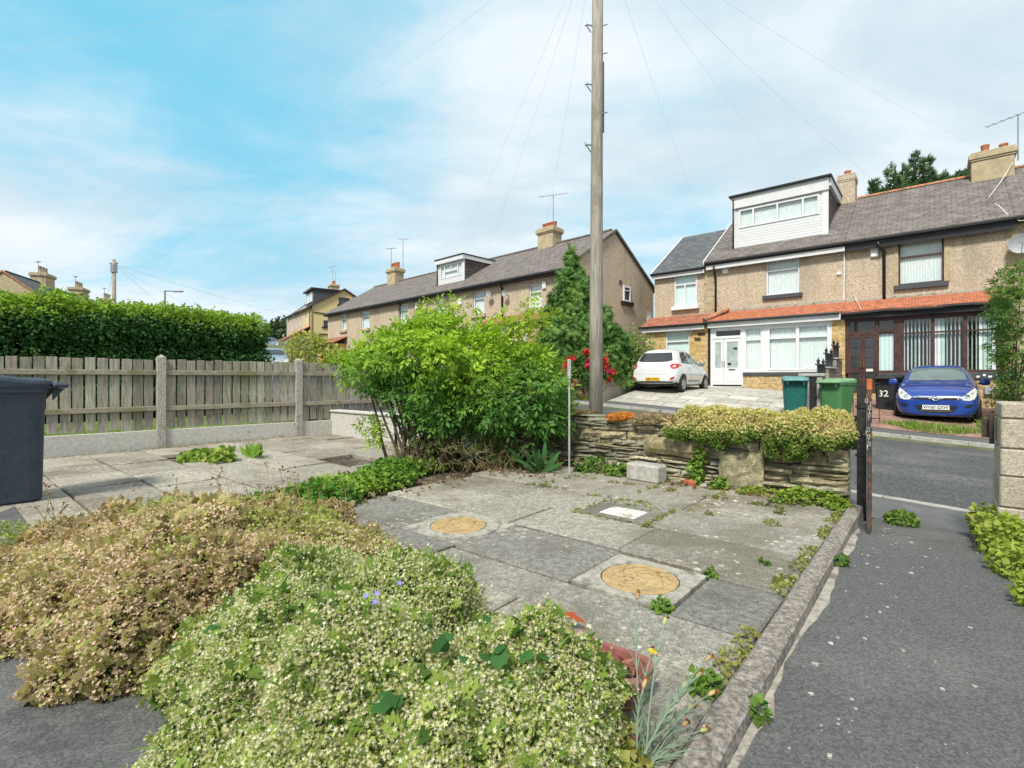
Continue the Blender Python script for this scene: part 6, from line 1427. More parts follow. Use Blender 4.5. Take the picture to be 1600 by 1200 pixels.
# ivy strip between the two patios
iv = [(-4.0 - .12 * k + .1 * math.sin(k * 2), 1.9 + .3 * k, .02, .36 - .012 * k, .28, .15 + .03 * math.sin(k * 1.7)) for k in range(10)]
th = thing('ivy', 'bright green ground ivy along the border between the two patios', 'ground cover', W(-4.3, 3, 0)); th['kind'] = 'stuff'; o = W(-4.3, 3, 0)
foliage('foliage', leaf_t(.5, .08, .25), wb(iv), 2400, .046, cmix((.05, .13, .025), (.1, .22, .03), (.2, .34, .05), (.3, .42, .07)), LEAF, th, o, zmin=.02, up=.75, jit=.7)
def litter(par, o, s, t, rx, ry, n, sz=.04): return grass_patch('dead_leaves', LEAF, par, lambda a, c: .045, s, t, rx, ry, n, sz, [(.2, .12, .06), (.3, .2, .11), (.24, .11, .05), (.34, .27, .17)], templ=leaf_t(.35, .15, .3), lay=4, origin=o)
litter(th, o, -3.85, 3.0, .28, 1.2, 130); litter(th, o, -4.6, 2.6, .3, .9, 110)
# the big bush
def bz(y): return 1.1 + (592 - y) * 6.3 / 780
bb = [(-2.05, 6.35, 1.32, .42, .5, .28), (-1.85, 6.4, 1.05, .36, .45, .3), (-1.55, 6.35, 1.55, .55, .7, .42), (-1.4, 6.3, 1.0, .5, .6, .4), (-1.15, 6.4, 1.72, .46, .55, .28), (-.95, 6.35, 1.35, .6, .8, .5), (-.8, 6.3, .85, .5, .65, .4), (-.5, 6.4, 1.6, .5, .6, .3), (-.3, 6.3, 1.1, .6, .8, .5), (-.15, 6.4, 1.5, .45, .55, .26), (.2, 6.3, 1.05, .46, .7, .46), (.15, 6.25, .6, .45, .6, .42), (.36, 6.35, .8, .3, .5, .5), (-.25, 6.25, .6, .4, .5, .3)]
bb = [((-.4 + (x + .4) * .82) if x < -.4 else x, y, z * .87, a, b_, c * .88) for x, y, z, a, b_, c in bb]
bb = bumpify(bb, 60, .18, 9, .5)
th = thing('garden_bush', 'large leafy green bush leaning to the left in the middle of the garden', 'bush', (-.9, 6.2, 0)); o = Vector((-.9, 6.2, 0))
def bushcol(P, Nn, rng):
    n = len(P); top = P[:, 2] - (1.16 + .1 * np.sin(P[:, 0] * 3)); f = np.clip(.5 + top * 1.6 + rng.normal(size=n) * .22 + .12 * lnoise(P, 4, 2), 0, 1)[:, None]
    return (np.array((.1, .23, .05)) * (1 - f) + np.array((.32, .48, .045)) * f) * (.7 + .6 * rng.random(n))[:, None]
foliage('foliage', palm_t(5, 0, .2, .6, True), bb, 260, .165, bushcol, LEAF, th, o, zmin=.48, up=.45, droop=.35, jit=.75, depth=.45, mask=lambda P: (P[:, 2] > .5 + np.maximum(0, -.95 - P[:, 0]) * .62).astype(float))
foliage('low_leaves', palm_t(5, 0, .2, .6, True), [(-.7, 6.2, .5, .75, .45, .3), (-1.05, 6.3, .5, .3, .3, .25), (.1, 6.2, .35, .5, .5, .3)], 58, .17, cmix((.05, .13, .03), (.1, .2, .04), (.16, .2, .06)), LEAF, th, o, zmin=.12, up=.4, jit=.8, depth=.6)
sp = []
q = random.Random(3)
for (x, z, h) in [(-1.7, 1.5, .2), (-1.5, 1.6, .25), (-1.2, 1.72, .3), (-.95, 1.72, .33), (-.75, 1.65, .3), (-.35, 1.6, .3), (.0, 1.62, .5), (.2, 1.6, .35), (-2.0, 1.35, .15), (-1.35, 1.65, .25), (-.2, 1.6, .2)]: sp += [(x + .08 * k, 6.3 + q.uniform(-.1, .1), z + h * k / 3, .06, .06, .06) for k in range(4)]
sp += [(.12 + .09 * k, 6.2, 1.72 + .09 * k, .06, .06, .05) for k in range(3)] + [(-1.72, 6.0, .52, .12, .1, .08), (-1.66, 6.0, .42, .1, .1, .07)]
foliage('shoots', palm_t(5, 0, .2, .6, True), sp, 300, .15, cmix((.26, .4, .04), (.42, .54, .07)), LEAF, th, o, up=.5, keep=.2)
b = MB(); q = random.Random(6); tips = [(q.uniform(-1.85, .3), 6.3 + q.uniform(-.4, .4), q.uniform(.9, 1.35)) for _ in range(44)]
for k, tp in enumerate(tips): branches(b, (-1.15 + .25 * q.uniform(-1, 1) + .36 * (tp[0] + 1), 6.2 + q.uniform(-.25, .25), -.02), [tp], .026, .12, k)
for k in range(7): branches(b, (-1.3 + .06 * k, 6.0 + .05 * k, 0), [(-1.78 + .1 * k, 6.0, 1.15 + .05 * (k % 3))], .024, .07, 50 + k)
b.build('stems', MT['bark'], th, o)
foliage('dry_twigs', blade_t(.03), [(-.7, 6.0, .22, .75, .4, .2), (.1, 6.0, .15, .5, .35, .14)], 420, .12, cmix((.18, .14, .08), (.32, .26, .14), (.2, .24, .07)), LEAF, th, o, zmin=.02, up=.1, jit=1.0)
litter(th, o, -3.9, 4.6, .75, .5, 420)
th = thing('strappy_plant', 'dark strap leaved plant at the right foot of the big bush', 'plant', (.35, 5.75, 0))
P = np.array([(.35, 5.75, .02)] * 26) + RNG.normal(size=(26, 3)) * (.09, .05, 0); 
scatter('leaves', (np.array([(-.05, 0, 0), (.05, 0, 0), (-.07, .5, .16), (.07, .5, .16), (-.04, .85, .1), (.04, .85, .1), (0, 1, .0)]), [(0, 1, 3), (0, 3, 2), (2, 3, 5), (2, 5, 4), (4, 5, 6)]), P, unit(RNG.normal(size=(26, 3)) * (.7, .5, .1) + (0, 0, .7)), unit(RNG.normal(size=(26, 3)) * .2 + (0, -1, .6)), .22 + .2 * RNG.random(26), np.array([(.05, .13, .04)]) * (.7 + .7 * RNG.random(26))[:, None], LEAF, th, (.35, 5.75, 0))
# trailing plant on top of the stone wall
tq = random.Random(17); tp_ = []
for k in range(12):
    x = -.6 - .125 * k; big_ = max(0, 1 - abs(x + .98) / .35) * .9 + max(0, 1 - abs(x + 1.55) / .45) * .8
    tp_.append((x, 5.17 + tq.uniform(-.05, .06), .585 + .04 * big_ + tq.uniform(-.02, .03), tq.uniform(.1, .2), tq.uniform(.14, .22), .04 + .06 * big_ + tq.uniform(0, .03)))
    if tq.random() < .7: tp_.append((x, 5.02, .57 - .03 * big_ + tq.uniform(-.03, .02), tq.uniform(.09, .15), .09, .04 + .06 * big_))
    if k % 2: tp_.append((x, 5.34, .66 + tq.uniform(0, .06), .17, .14, .09))
tp_ += [(-1.12, 4.99, .46, .05, .05, .09), (-.92, 4.99, .47, .08, .06, .08), (-1.62, 5.0, .5, .05, .05, .07)]
th = thing('trailing_plant', 'straw and green trailing plant tumbling over the top of the stone wall', 'plant', W(-1.3, 5.1, .6)); o = W(-1.3, 5.1, .6)
def trailcol(P, Nn, rng):
    n = len(P); f = np.clip((P[:, 2] - .6) * 4.5 + .3 + .3 * lnoise(P, 7, 5) + rng.normal(size=n) * .25, 0, 1)[:, None]
    return (np.array((.12, .22, .04)) * (1 - f) + np.array((.5, .5, .14)) * f) * (.7 + .6 * rng.random(n))[:, None]
TB = bumpify(wb(tp_), 120, .05, 3, .42)
foliage('foliage', leaf_t(.36, .12, .2), TB, 5200, .024, trailcol, LEAF, th, o, zmin=.3, depth=.3, jit=.8)
P = np.array([W(-.62 - 1.5 * tq.random(), 5.05 + .3 * tq.random(), .64) for _ in range(170)]); n = len(P)
scatter('dry_sprigs', spray_t(5), P, unit(RNG.normal(size=(n, 3)) * (.5, .5, .1) + (0, 0, .8)), unit(RNG.normal(size=(n, 3))), .1 + .07 * RNG.random(n), np.array([(.5, .38, .2)]) * (.6 + .7 * RNG.random(n))[:, None], LEAF, th, o)
P = np.array([W(-2.05 - .75 * tq.random(), 5.1 + .2 * tq.random(), .66) for _ in range(34)]); n = len(P)
scatter('reddish_sprigs', spray_t(5), P, unit(RNG.normal(size=(n, 3)) * (.5, .5, .1) + (0, 0, .7)), unit(RNG.normal(size=(n, 3))), .06 + .06 * RNG.random(n), np.array([(.42, .25, .15)]) * (.6 + .7 * RNG.random(n))[:, None], LEAF, th, o)
foliage('dry_flowers', star_t(5, .4, .3), [(x, y, z + .02, a * 1.05, c * 1.05, d * 1.05) for x, y, z, a, c, d in TB], 3000, .012, lambda P, Nn, rng: np.where((P[:, 2:3] > .6), np.array([(.62, .53, .25)]), np.array([(.3, .33, .1)])) * (.7 + .6 * rng.random(len(P)))[:, None], PETAL, th, o, zmin=.4, depth=.15, jit=1)
sd = foliage('stonecrop', star_t(6, .4, .5), wb([(-2.72, 5.14, .665, .16, .1, .05)]), 9000, .02, cmix((.55, .2, .04), (.7, .36, .08)), PETAL, None, None, zmin=.6); tag(sd, 'small orange tuft of stonecrop on top of the wall', 'plant')
sd = foliage('stonecrop', star_t(6, .4, .5), wb([(-2.35, 5.14, .65, .22, .14, .05), (-3.4, 5.2, .69, .3, .16, .03)]), 4500, .016, cmix((.24, .17, .1), (.36, .3, .17)), PETAL, None, None, zmin=.55); tag(sd, 'brownish stonecrop patches on the wall top beside the orange tuft', 'plant')
# weeds at the wall foot and by the path
def weeds(label, blobs, size, dens, cols, templ=None, zmin=.03):
    t = thing('weeds', label, 'weeds', W(*blobs[0][:2], .03)); foliage('foliage', templ or leaf_t(.45, .1, .25), wb(blobs), dens, size, cmix(*cols), LEAF, t, W(*blobs[0][:2], .03), zmin=zmin, up=.6, jit=.8); return t
LIME = ((.14, .23, .04), (.26, .36, .05), (.38, .44, .09)); MID = ((.07, .15, .03), (.14, .25, .04), (.24, .34, .06))
weeds('lime green creeper along the wall foot near the gate', [(-.85, 4.94, .05, .28, .1, .09), (-1.25, 5.02, .03, .2, .06, .06), (-.62, 4.88, .04, .1, .12, .08)], .038, 2800, LIME)
weeds('lone green weed climbing the stone wall above the broken brick', [(-1.84, 5.03, .14, .06, .05, .14), (-1.8, 5.03, .32, .04, .04, .1), (-1.6, 5.0, .06, .08, .05, .07)], .05, 1900, MID)
weeds('dark weeds at the left end of the wall by the concrete block', [(-2.65, 4.98, .06, .16, .08, .1), (-3.0, 5.0, .08, .22, .1, .11)], .05, 1500, MID)
weeds('leafy weed growing in the gap of missing slabs on the side patio', [(-7.4, 2.45, .04, .28, .24, .1), (-7.0, 2.5, .06, .12, .14, .14), (-7.62, 2.3, .03, .12, .1, .08)], .075, 900, ((.12, .22, .04), (.22, .34, .05), (.34, .42, .1)))
t_ = thing('weeds', 'clump of long pale green leaves in the side patio gap', 'weeds', W(-7.0, 2.95, .03)); P = np.array([W(-6.98, 2.9, .03)] * 16) + RNG.normal(size=(16, 3)) * (.05, .05, 0)
scatter('foliage', leaf_t(.18, .06, .1), P, unit(RNG.normal(size=(16, 3)) * (.5, .5, .1) + (0, 0, 1)), unit(RNG.normal(size=(16, 3)) + (0, -1, 0)), .2 + .05 * RNG.random(16), np.array([(.2, .34, .05)] * 16) * (.8 + .4 * RNG.random(16))[:, None], LEAF, t_, W(-7.0, 2.95, .03))
t_ = weeds('yellow green weeds at the foot of the block pier', [(.33, 4.68, .08, .1, .12, .12), (.4, 4.4, .08, .16, .2, .14), (.46, 3.9, .06, .16, .28, .12), (.5, 3.4, .05, .14, .26, .1), (.3, 4.95, .05, .06, .15, .14)], .034, 2600, LIME, zmin=-.1)
grass_patch('dry_grass', LEAF, t_, lambda s, t: -.02, .34, 4.8, .12, .35, 90, .17, [(.36, .34, .13), (.45, .4, .2)], origin=W(.33, 4.68, .03))
edge = [(-.58, 4.4), (-.57, 3.9), (-.59, 3.45), (-.58, 3.2), (-.6, 2.75), (-.58, 2.1), (-.59, 1.9)]
t_ = thing('weeds', 'thin line of mossy weeds between the paving and the edging stones', 'weeds', W(-.65, 3, .03))
foliage('foliage', leaf_t(.4, .1, .2), wb([(s + .01, t + .1 * k, .03, .02 + .02 * ((k * 7 + int(t * 10)) % 3), .07, .025) for s, t in edge for k in ((0, 1, 2) if t not in (3.45, 2.1) else (1,))]), 5000, .02, cmix((.14, .18, .04), (.3, .33, .08), (.32, .25, .1)), LEAF, t_, W(-.65, 3, .03), zmin=.03, keep=.3)
for lb, s, t, r_, z in [('small weed tuft at the far corner of the near yellow cover', -.97, 2.22, .045, .03), ('small weed tuft at the near right corner of the near yellow cover', -.93, 2.78, .03, .03), ('weed tuft against the edging stones halfway down the patio', -.6, 1.72, .045, .06), ('tiny weed beside the gate end of the edging stones', -.42, 3.5, .03, .03), ('weed by the foot of the open gate', -.2, 5.15, .1, -.06), ('tiny weed in the mortar of the path border near the camera', -.44, 1.75, .03, .03), ('weed in the paving joint near the right edge of the patio', -.75, 3.15, .03, .03)]:
    weeds(lb, [(s, t, z, r_, r_, r_ * .8)], .028, 6000, MID, zmin=-.2)
t_ = thing('weeds', 'moss and weeds in the joints around the square whitish cover', 'weeds', W(-1.9, 3.64, .03)); jn = []
for k in [k for k in range(9) if k not in (2, 7)]: jn += [(-2.2 + .075 * k, 3.4, .03, .04, .015, .012), (-2.2, 3.4 + .055 * k, .03, .012, .03, .012), (-1.6, 3.4 + .055 * k, .03, .018, .03, .02), (-2.2 + .075 * k, 3.87, .03, .04, .012, .016)]
foliage('foliage', leaf_t(.4, .1, .2), wb(jn), 5000, .02, cmix((.14, .17, .05), (.3, .32, .09), (.26, .28, .1)), LEAF, t_, W(-1.9, 3.64, .03), zmin=.03, keep=.3)
# trough, seedling and pinks at the near edge
th = thing('plant_trough', 'reddish clay trough of dry leaves half hidden by the cream flowering mound', 'planter', W(-.95, 1.49, .0), ANG + .1)
def trough(b):
    n = 28; L_ = [(0, .2, .06), (.12, .23, .085), (.125, .25, .1), (.15, .25, .1), (.15, .225, .078), (.1, .21, .07)]; vs = []
    for z, a, c in L_:
        for k in range(n): t = 2 * math.pi * k / n; x, y = math.cos(t), math.sin(t); vs.append((math.copysign(abs(x) ** .4, x) * a, math.copysign(abs(y) ** .4, y) * c, z))
    b.add(vs, [(i * n + k, i * n + (k + 1) % n, (i + 1) * n + (k + 1) % n, (i + 1) * n + k) for i in range(5) for k in range(n)] + [tuple(range(n))[::-1]])
solid('pot', MT['terracotta'], th, trough, smooth=False); solid('soil', MT['soil'], th, lambda b: b.box(-.19, .19, -.06, .06, .08, .115))
P = RNG.normal(size=(70, 3)) * (.1, .035, .012) + (.03, 0, .13)
scatter('dry_leaves', leaf_t(.22, .2, .4), P, unit(RNG.normal(size=(70, 3)) + (0, 0, .5)), unit(RNG.normal(size=(70, 3))), .05, np.array([(.36, .14, .11), (.42, .2, .14), (.3, .1, .09)])[RNG.integers(0, 3, 70)], LEAF, th)
th = thing('seedling', 'tiny seedling with four rust red leaves on the paving beside the mound', 'plant', W(-1.22, 1.75, .03)); 
P = np.array([W(-1.22, 1.75, .1)] * 4); scatter('leaves', leaf_t(.2, .08, .15), P, unit(np.array([(-.9, .25, .12), (.9, -.25, -.1), (-.5, -.4, -.1), (.25, .5, 0)])), np.array([(0, -.3, 1.0)] * 4), np.array([.1, .12, .07, .06]), np.array([(.4, .09, .03), (.42, .1, .04), (.3, .07, .03), (.3, .07, .03)]), LEAF, th, W(-1.22, 1.75, .03))
solid('stem', flat('red_stem', (.2, .06, .04)), th, lambda b: b.tube([(0, 0, 0), (0, 0, .075)], .003, 5))
th = thing('carnation', 'spindly grey green carnation with drooping faded buds at the edge of the path', 'plant', (.34, 1.36, .03)); o = Vector((.34, 1.36, .03))
tips = [(.58, 1.5, .25), (.56, 1.52, .19), (.59, 1.5, .15), (.53, 1.5, .11), (.55, 1.46, .07), (.40, 1.6, .39), (.48, 1.58, .32), (.43, 1.55, .235), (.5, 1.47, .08), (.52, 1.52, .16), (.38, 1.45, .2), (.56, 1.42, .05)]
b = MB(); P = []; D = []; q = random.Random(4); BUDG = flat('bud_green', (.36, .38, .14), .7)
for tpp in tips:
    a, e = Vector((.34 + q.uniform(-.03, .03), 1.36 + q.uniform(-.03, .03), .03)), Vector(tpp); m = a.lerp(e, .55) + Vector((-.02, 0, .03)); pts = [a * (1 - u) ** 2 + m * 2 * u * (1 - u) + e * u * u for u in [i / 8 for i in range(9)]]; b.tube(pts, [.0028 - .0012 * i / 8 for i in range(9)], 5)
    for i in (1, 2, 3, 4, 5, 6):
        for s_ in (-1, 1): P.append(tuple(pts[i])); dd = (pts[i + 1] - pts[i]).normalized(); D.append(tuple(dd + Vector((dd.y, -dd.x, .3)) * s_ * .7))
    d = (e - m).normalized(); bd_ = MB(); bd_.tube([e, e + d * .008, e + d * .02, e + d * .028], [.002, .006, .0062, .004], 7); bd_.build('bud', BUDG if q.random() < .35 else MT['cover'], th, o, True)
    scatter('faded_petals', leaf_t(.4, .2, .2), np.array([tuple(e + d * .03)] * 6), unit(RNG.normal(size=(6, 3)) + (.5, .2, 0)), unit(RNG.normal(size=(6, 3))), .013, np.array([(.28, .12, .05)] * 6), PETAL, th, o)
GS = flat('glaucous', (.2, .27, .2), .7); b.build('stems', GS, th, o);
n = len(P); scatter('leaves', blade_t(.06), np.array(P), np.array(D), unit(RNG.normal(size=(n, 3))), .04 + .02 * RNG.random(n), np.array([(.22, .3, .2)] * n), LEAF, th, o)
P = np.array([(.355, 1.42, .075)] * 9); scatter('pink_flower', leaf_t(.55, .1, .1), P, unit(RNG.normal(size=(9, 3)) * (1, 1, .3)), unit(RNG.normal(size=(9, 3)) * .3 + (0, -.5, 1)), .018, np.array([(.62, .06, .25)] * 9), PETAL, th, o)
P = np.array([(.43, 1.52, .27)] * 9); scatter('yellow_flower', leaf_t(.3, .1, .1), P, unit(RNG.normal(size=(9, 3)) * (1, 1, .2)), unit(RNG.normal(size=(9, 3)) * .3 + (0, -.5, 1)), .018, np.array([(.65, .5, .04)] * 9), PETAL, th, o)
t_ = weeds('yellow green creeping weeds at the near end of the edging stones', [(-.6, 1.2, .05, .05, .22, .05), (-.58, .95, .05, .06, .18, .05)], .035, 3500, ((.2, .26, .06), (.34, .36, .1), (.3, .22, .08)))
# chips of stone and dead leaves scattered on the path
def chips():
    b = MB(); q = random.Random(77)
    for k in range(80):
        t = q.uniform(.9, 4.9); s = -.36 + abs(q.gauss(0, .2)) if q.random() < .75 else q.uniform(-.35, .3)
        if s > .33: continue
        r_ = q.uniform(.003, .011) * (1.5 if q.random() < .1 else 1); a = q.uniform(0, 6); z = pathz(0, t); pts = [W(s + math.cos(a + i * 1.05) * r_ * q.uniform(.6, 1.2), t + math.sin(a + i * 1.05) * r_ * q.uniform(.6, 1.2), 0) for i in range(6)]
        g = q.uniform(.28, .5); b.col = (g, g * .96, g * .86); b.prismz([(p.x, p.y) for p in pts], z - .001, z + r_ * .45)
    return b.build('stone_chips', MT['block'])
o_ = chips(); o_['kind'] = 'stuff'; tag(o_, 'scattered pale stone chips along the edge of the asphalt path', 'gravel')

# hedge beyond the fence
q = random.Random(2); hb = []
for k in range(26):
    for j in range(3):
        for i in range(2): hb.append((-14.3 - i * .55 + q.uniform(-.1, .1), -3.2 + .36 * k + q.uniform(-.1, .1), .75 + .78 * j + q.uniform(-.1, .1), q.uniform(.4, .55), q.uniform(.38, .5), q.uniform(.48, .6)))
th = thing('privet_hedge', 'tall clipped hedge, dark green with bright new growth on top, behind the fence', 'hedge', W(-14.5, 1.5, 0)); o = W(-14.5, 1.5, 0)
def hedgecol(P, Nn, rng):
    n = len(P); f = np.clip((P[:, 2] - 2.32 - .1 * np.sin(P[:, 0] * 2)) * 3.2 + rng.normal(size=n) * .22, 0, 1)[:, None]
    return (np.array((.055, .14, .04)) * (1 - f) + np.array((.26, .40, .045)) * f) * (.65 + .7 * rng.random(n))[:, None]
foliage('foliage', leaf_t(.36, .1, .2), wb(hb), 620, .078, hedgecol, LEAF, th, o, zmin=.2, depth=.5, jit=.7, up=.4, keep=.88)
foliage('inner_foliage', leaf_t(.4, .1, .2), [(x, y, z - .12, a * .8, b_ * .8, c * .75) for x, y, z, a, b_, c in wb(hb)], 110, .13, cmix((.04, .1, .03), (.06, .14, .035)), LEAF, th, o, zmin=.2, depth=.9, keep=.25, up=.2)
sh = [(-14.3 - q.uniform(-.4, 1.0), q.uniform(-3, 6.1), 2.72 + q.uniform(-.05, .12), .045, .045, .13) for _ in range(330)]
foliage('shoots', leaf_t(.3, .1, .2), wb(sh), 260, .075, cmix((.2, .32, .04), (.32, .44, .07)), LEAF, th, o, keep=.01, up=.2)
solid('stems', MT['bark'], th, lambda b: [b.tube([W(-14.6, -3 + .5 * k, 0), W(-14.6 + q.uniform(-.2, .2), -3 + .5 * k, 1.2), W(-14.5 + q.uniform(-.3, .3), -3 + .5 * k, 2.3)], [.05, .035, .015], 6) for k in range(19)], o)
# conifer in front of the end house
th = thing('conifer', 'conical dark green conifer in front of the end house gable', 'tree', (2.15, 18.5, .7)); o = Vector((2.15, 18.5, .7)); cb = []; q = random.Random(11)
for k in range(15):
    u = k / 14; z = 1.25 + 4.3 * u; rr_ = 1.95 * (1 - u) ** .72 * (1 if u > .12 else .85) + .1; n = max(1, int(11 * (1 - u) + 1))
    for j in range(n):
        a = 6.283 * j / n + k * .7; d = max(0, rr_ - .38) * q.uniform(.75, 1.15); cb.append((2.2 + .5 * (1 - u) + math.cos(a) * d, 18.5 + math.sin(a) * d, z + q.uniform(-.15, .15), .34 * (1.25 - u * .8), .34 * (1.25 - u * .8), .34 * (1.2 - u * .5)))
cb += [(2.17, 18.5, 5.5, .14, .14, .3), (2.17, 18.5, 5.85, .07, .07, .22)]
def concol(P, Nn, rng):
    n = len(P); f = np.clip(.4 + .4 * lnoise(P, 2.2, 4) + rng.normal(size=n) * .25, 0, 1)[:, None]
    return np.array((.075, .17, .045)) * (1 - f) + np.array((.2, .33, .08)) * f
foliage('crown', spray_t(7), cb, 120, .27, concol, NEEDLE, th, o, up=.15, droop=.45, jit=.55, depth=.5)
solid('trunk', MT['bark'], th, lambda b: b.tube([(2.15, 18.5, .4), (2.15, 18.5, 3), (2.16, 18.5, 5.6)], [.14, .09, .02], 8), o)
# dark conifer behind the row
th = thing('conifer', 'dark feathery conifer showing over the ridge behind the brown framed house', 'tree', (25.5, 33, 0)); o = Vector((25.5, 33, 0)); cb = []
for (px, topz, w_, y) in [(1395, 15.4, 2.0, 33), (1432, 16.6, 2.1, 34), (1450, 16.0, 2.1, 33), (1478, 15.2, 1.8, 34), (1366, 14.4, 1.6, 33), (1500, 14.2, 1.5, 34), (1415, 15.9, 2.0, 34)]:
    x = (px - 800) / 780 * y
    for k in range(9):
        u = k / 8; z = 9 + (topz - 9.6) * u; r_ = w_ * (1 - u) ** .7 + .12
        for j in range(1 + int(4 * (1 - u))): a = 2.1 * j + k; cb.append((x + math.cos(a) * r_ * .6, y + math.sin(a) * r_ * .6, z, .62 * (1.15 - u * .85), .62 * (1.15 - u * .85), .6 * (1.2 - u * .55)))
cb += [(29.9 + .55 * k, 34, 14.2 + .3 * k, .8 - .1 * k, .5, .42 - .04 * k) for k in range(6)]
foliage('crown', spray_t(7), cb, 42, .45, lambda P, Nn, rng: np.array([(.075, .13, .055)]) * (.6 + .9 * rng.random(len(P)))[:, None], NEEDLE, th, o, up=.15, droop=-.5, jit=.75, depth=.6)
solid('trunk', MT['bark'], th, lambda b: (b.tube([(25.5, 33, 0), (26, 33.3, 8), (26.5, 33.5, 14)], [.4, .3, .08], 8), [b.tube([(26, 33.3, 7), (x, 33.5, 12)], [.16, .04], 6) for x in (23.8, 25, 28, 29.6)]), o)
# roses and shrubs of the raised garden
def shrub(name, label, blobs, dens, size, cols, base, templ=None, **k):
    t = thing(name, label, k.pop('cat', 'shrub'), base); foliage('foliage', templ or leaf_t(.42, .1, .2), blobs, dens, size, cmix(*cols), LEAF, t, base, **k)
    b = MB(); c = Vector(base)
    for i, bl_ in enumerate(blobs[:8]): branches(b, c, [Vector(bl_[:3])], .03, .05, i)
    b.build('stems', MT['bark'], t, c); return t
q = random.Random(5)
rb = [(x, y, z, .42, .42, .38) for x, y, z in [(1.75, 16.4, 1.35), (2.1, 16.5, 1.6), (2.5, 16.6, 1.75), (2.9, 16.7, 1.5), (3.3, 16.9, 1.3), (2.2, 16.2, 1.1), (2.8, 16.4, 1.05)]]
th = shrub('rose_bush', 'rose bush covered in red and pink blooms behind the telegraph pole', rb, 130, .085, ((.04, .1, .03), (.08, .16, .04), (.14, .22, .06)), Vector((2.4, 16.6, .6)), depth=.5, cat='rose bush')
rp = np.array([(1.75, 16.0, 1.6), (1.65, 16.0, 1.45), (1.9, 16.0, 1.75), (2.4, 16.1, 1.95), (2.5, 16.1, 1.7), (2.45, 16.1, 1.55), (2.6, 16.1, 1.85), (2.55, 16.1, 1.45), (3.05, 16.3, 1.55), (3.15, 16.3, 1.4), (3.0, 16.2, 1.75), (3.3, 16.4, 1.35), (3.2, 16.3, 1.1), (2.05, 15.9, .95), (1.5, 16.0, 1.3), (2.8, 16.1, 1.9), (2.5, 16.0, 1.98), (1.8, 15.9, 1.25)])
P = np.repeat(rp, 26, 0) + RNG.normal(size=(len(rp) * 26, 3)) * .055; n = len(P); pk = np.repeat((np.arange(len(rp)) % 4 == 1), 26)[:, None]
scatter('blooms', leaf_t(.6, .25, .3), P, unit(RNG.normal(size=(n, 3))), unit(RNG.normal(size=(n, 3)) + (0, -1, .4)), .075, np.where(pk, np.array([(.66, .04, .16)]), np.array([(.55, .03, .03)])) * (.7 + .6 * RNG.random(n))[:, None], PETAL, th, Vector((2.4, 16.6, .6)))
rb = [(4.3 + q.uniform(-.5, .45), 18.2 + q.uniform(-.3, .3), z, .5 * (1.2 - .3 * z / 2.5), .45, .42) for z in (1.2, 1.3, 1.5, 1.7, 2.0, 2.3, 1.3, 1.5)] + [(4.3, 18.2, 2.6, .25, .25, .3), (4.35, 18.2, 2.9, .1, .1, .2)]
th = shrub('garden_shrub', 'mid green pointed shrub with a few red blooms left of the white car', rb, 130, .09, ((.1, .19, .06), (.2, .31, .08), (.32, .42, .14)), Vector((4.3, 18.2, .7)), depth=.5)
P = np.repeat(np.array([(4.75, 17.8, 1.75), (5.0, 18.2, 1.85), (4.85, 17.9, 1.6), (4.2, 17.7, 1.3)]), 20, 0) + RNG.normal(size=(80, 3)) * .06
scatter('blooms', leaf_t(.6, .25, .3), P, unit(RNG.normal(size=(80, 3))), unit(RNG.normal(size=(80, 3)) + (0, -1, .4)), .08, np.array([(.55, .1, .07)] * 80), PETAL, th, Vector((4.3, 18.2, .7)))
shrub('garden_shrub', 'pale yellow green shrub at the wall corner right of the big bush', [(1.3, 13.2, .75, .3, .3, .35), (1.15, 13.3, 1.05, .25, .25, .3), (1.35, 13.0, .5, .3, .25, .25)], 230, .07, ((.16, .24, .06), (.34, .4, .14), (.5, .5, .3)), Vector((1.3, 13.2, .2)), depth=.5)
# leafy shrub at the right edge of the picture
rb = [(x + .38, y, z, a * 1.1, b_ * 1.1, c * 1.1) for x, y, z, a, b_, c in [(11.75, 11.9, 3.3, .55, .5, .4), (11.55, 11.8, 2.7, .5, .5, .45), (11.95, 11.9, 2.3, .6, .55, .5), (11.6, 11.8, 1.9, .5, .5, .45), (12.0, 11.9, 1.4, .6, .55, .5), (11.75, 11.8, .95, .5, .45, .4), (12.4, 12.1, 2.8, .7, .6, .7), (12.4, 12.1, 1.7, .7, .6, .7), (12.1, 12, .6, .6, .5, .5), (11.2, 11.7, 3.05, .22, .2, .12), (11.15, 11.7, 2.5, .2, .2, .12), (12.3, 12.2, 3.6, .5, .5, .4)]]
shrub('garden_shrub', 'tall loose leafy shrub at the right edge beside the blue car', rb, 130, .16, ((.06, .14, .035), (.12, .22, .05), (.24, .34, .07)), Vector((12.0, 12.0, -.1)), palm_t(5, 0, .2, .6, True), depth=.5)
shrub('garden_shrub', 'small yellow green plant under the meter boxes right of the blue car', wb([(1.35, 17.6, .55, .3, .3, .35), (1.5, 17.8, .85, .25, .25, .25)]), 230, .075, ((.3, .36, .06), (.48, .48, .08)), W(1.4, 17.7, 0), depth=.5)
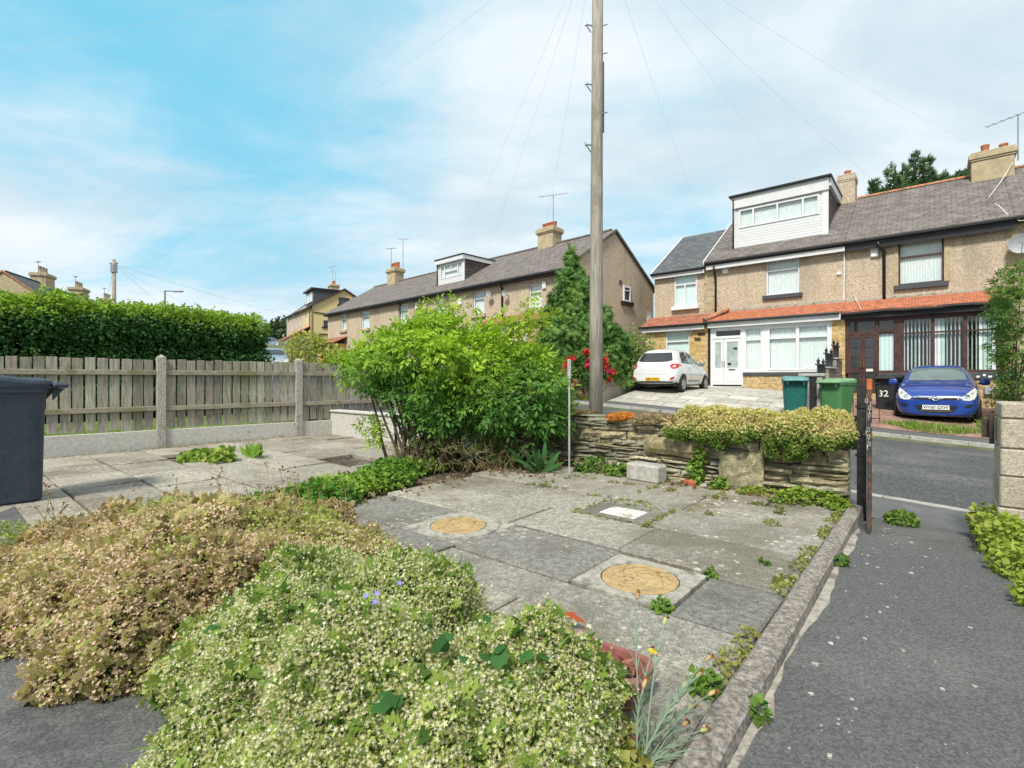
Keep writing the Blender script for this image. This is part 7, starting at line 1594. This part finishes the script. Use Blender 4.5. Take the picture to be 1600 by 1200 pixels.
# plants up the street
shrub('garden_shrub', 'yellow variegated shrub over the fence in front of the cream gabled house', [(-12.0, 29, 3.1, .95, .8, .75), (-11.2, 29, 2.9, .8, .7, .6), (-12.6, 29, 2.4, .8, .7, .7), (-11.6, 29, 2.2, 1.1, .8, .8), (-10.5, 29.2, 2.5, .8, .7, .6), (-9.7, 29.4, 2.3, .7, .6, .5)], 60, .17, ((.18, .24, .04), (.4, .42, .1), (.55, .5, .2)), Vector((-11.6, 29, 1.2)), depth=.5)
th = thing('treeline', 'far wooded skyline low behind the end of the street', 'trees', (-75, 165, 8)); th['kind'] = 'stuff'; q = random.Random(9)
foliage('foliage', leaf_t(.5, .1, .2), [(-92 + 4.4 * k + q.uniform(-1, 1), 165 + q.uniform(-4, 8), 15 + q.uniform(-1, 1.8), 4, 4, q.uniform(3, 6)) for k in range(22)], 3.0, 1.0, cmix((.06, .1, .05), (.1, .15, .07)), LEAF, th, Vector((-75, 165, 8)), depth=.4)
# grass patches on the drives and verge
GR = [(.14, .24, .04), (.22, .34, .06), (.32, .36, .1)]
def gp(label, s, t, rx, ry, n, h): th = grass_patch('grass', LEAF, None, G, s, t, rx, ry, n, h, GR); tag(th, label, 'grass'); th['kind'] = 'stuff'
gp('grass patch growing on the brick drive in front of the blue car', .0, 15.2, .95, .6, 1500, .12); gp('grass patch at the left edge of the brick drive', -1.9, 14.9, .42, .4, 700, .14); gp('rough grass along the right side of the blue car', 1.35, 16.6, .5, 1.3, 1600, .16)
g_ = grass_patch('grass', LEAF, None, lambda s, t: 1.0 + .03 * (-8.5 - s), -10.5, 16.0, 2.2, 1.3, 5000, .09, GR); tag(g_, 'grass of the raised lawn below the roses', 'grass'); g_['kind'] = 'stuff'
g_ = grass_patch('grass', LEAF, None, lambda s, t: plot(s), -11.4, 2.0, 1.9, 4.2, 9000, .08, [(.2, .3, .05), (.32, .4, .08)]); tag(g_, 'lawn grass seen through the gaps under the fence', 'grass'); g_['kind'] = 'stuff'
g_ = grass_patch('grass', LEAF, None, lambda s, t: G(s, t), -9.2, 14.2, .8, .4, 500, .12, GR); tag(g_, 'grass tuft at the foot of the low stone wall behind the thin post', 'grass'); g_['kind'] = 'stuff'
g_ = grass_patch('litter', LEAF, None, lambda s, t: .04, -9.05, 3.0, .12, 1.7, 260, .06, [(.3, .22, .12), (.36, .3, .16), (.18, .2, .07)], lay=3); tag(g_, 'dry stalks and litter along the foot of the board fence', 'litter'); g_['kind'] = 'stuff'
t_ = thing('weeds', 'grassy weeds in the paving joints below the stone wall', 'weeds', W(-1.8, 4.6, .03)); q = random.Random(40); jn = []
for k in range(70):
    if q.random() < .5: x, y, a, c = q.uniform(-3.4, -.8), q.choice((4.6, 4.6, 4.0)), .05, .014
    else: x, y, a, c = q.choice((-3.0, -2.1, -1.5, -.95)), q.uniform(3.9, 4.9), .014, .05
    jn.append((x + q.uniform(-.02, .02), y + q.uniform(-.015, .015), .03, a * q.uniform(.5, 1.3), c, .012 + .014 * q.random()))
foliage('foliage', leaf_t(.36, .1, .2), wb(jn), 5200, .02, cmix((.12, .16, .04), (.28, .3, .09), (.3, .26, .12)), LEAF, t_, W(-1.8, 4.6, .03), zmin=.03, keep=.3)
g_ = grass_patch('litter', LEAF, None, lambda s, t: .04, -1.9, 4.95, 1.1, .1, 170, .04, [(.3, .22, .12), (.36, .3, .16), (.22, .14, .08)], templ=leaf_t(.35, .15, .3), lay=4); tag(g_, 'dead leaves and crumbs along the foot of the stone wall', 'litter'); g_['kind'] = 'stuff'
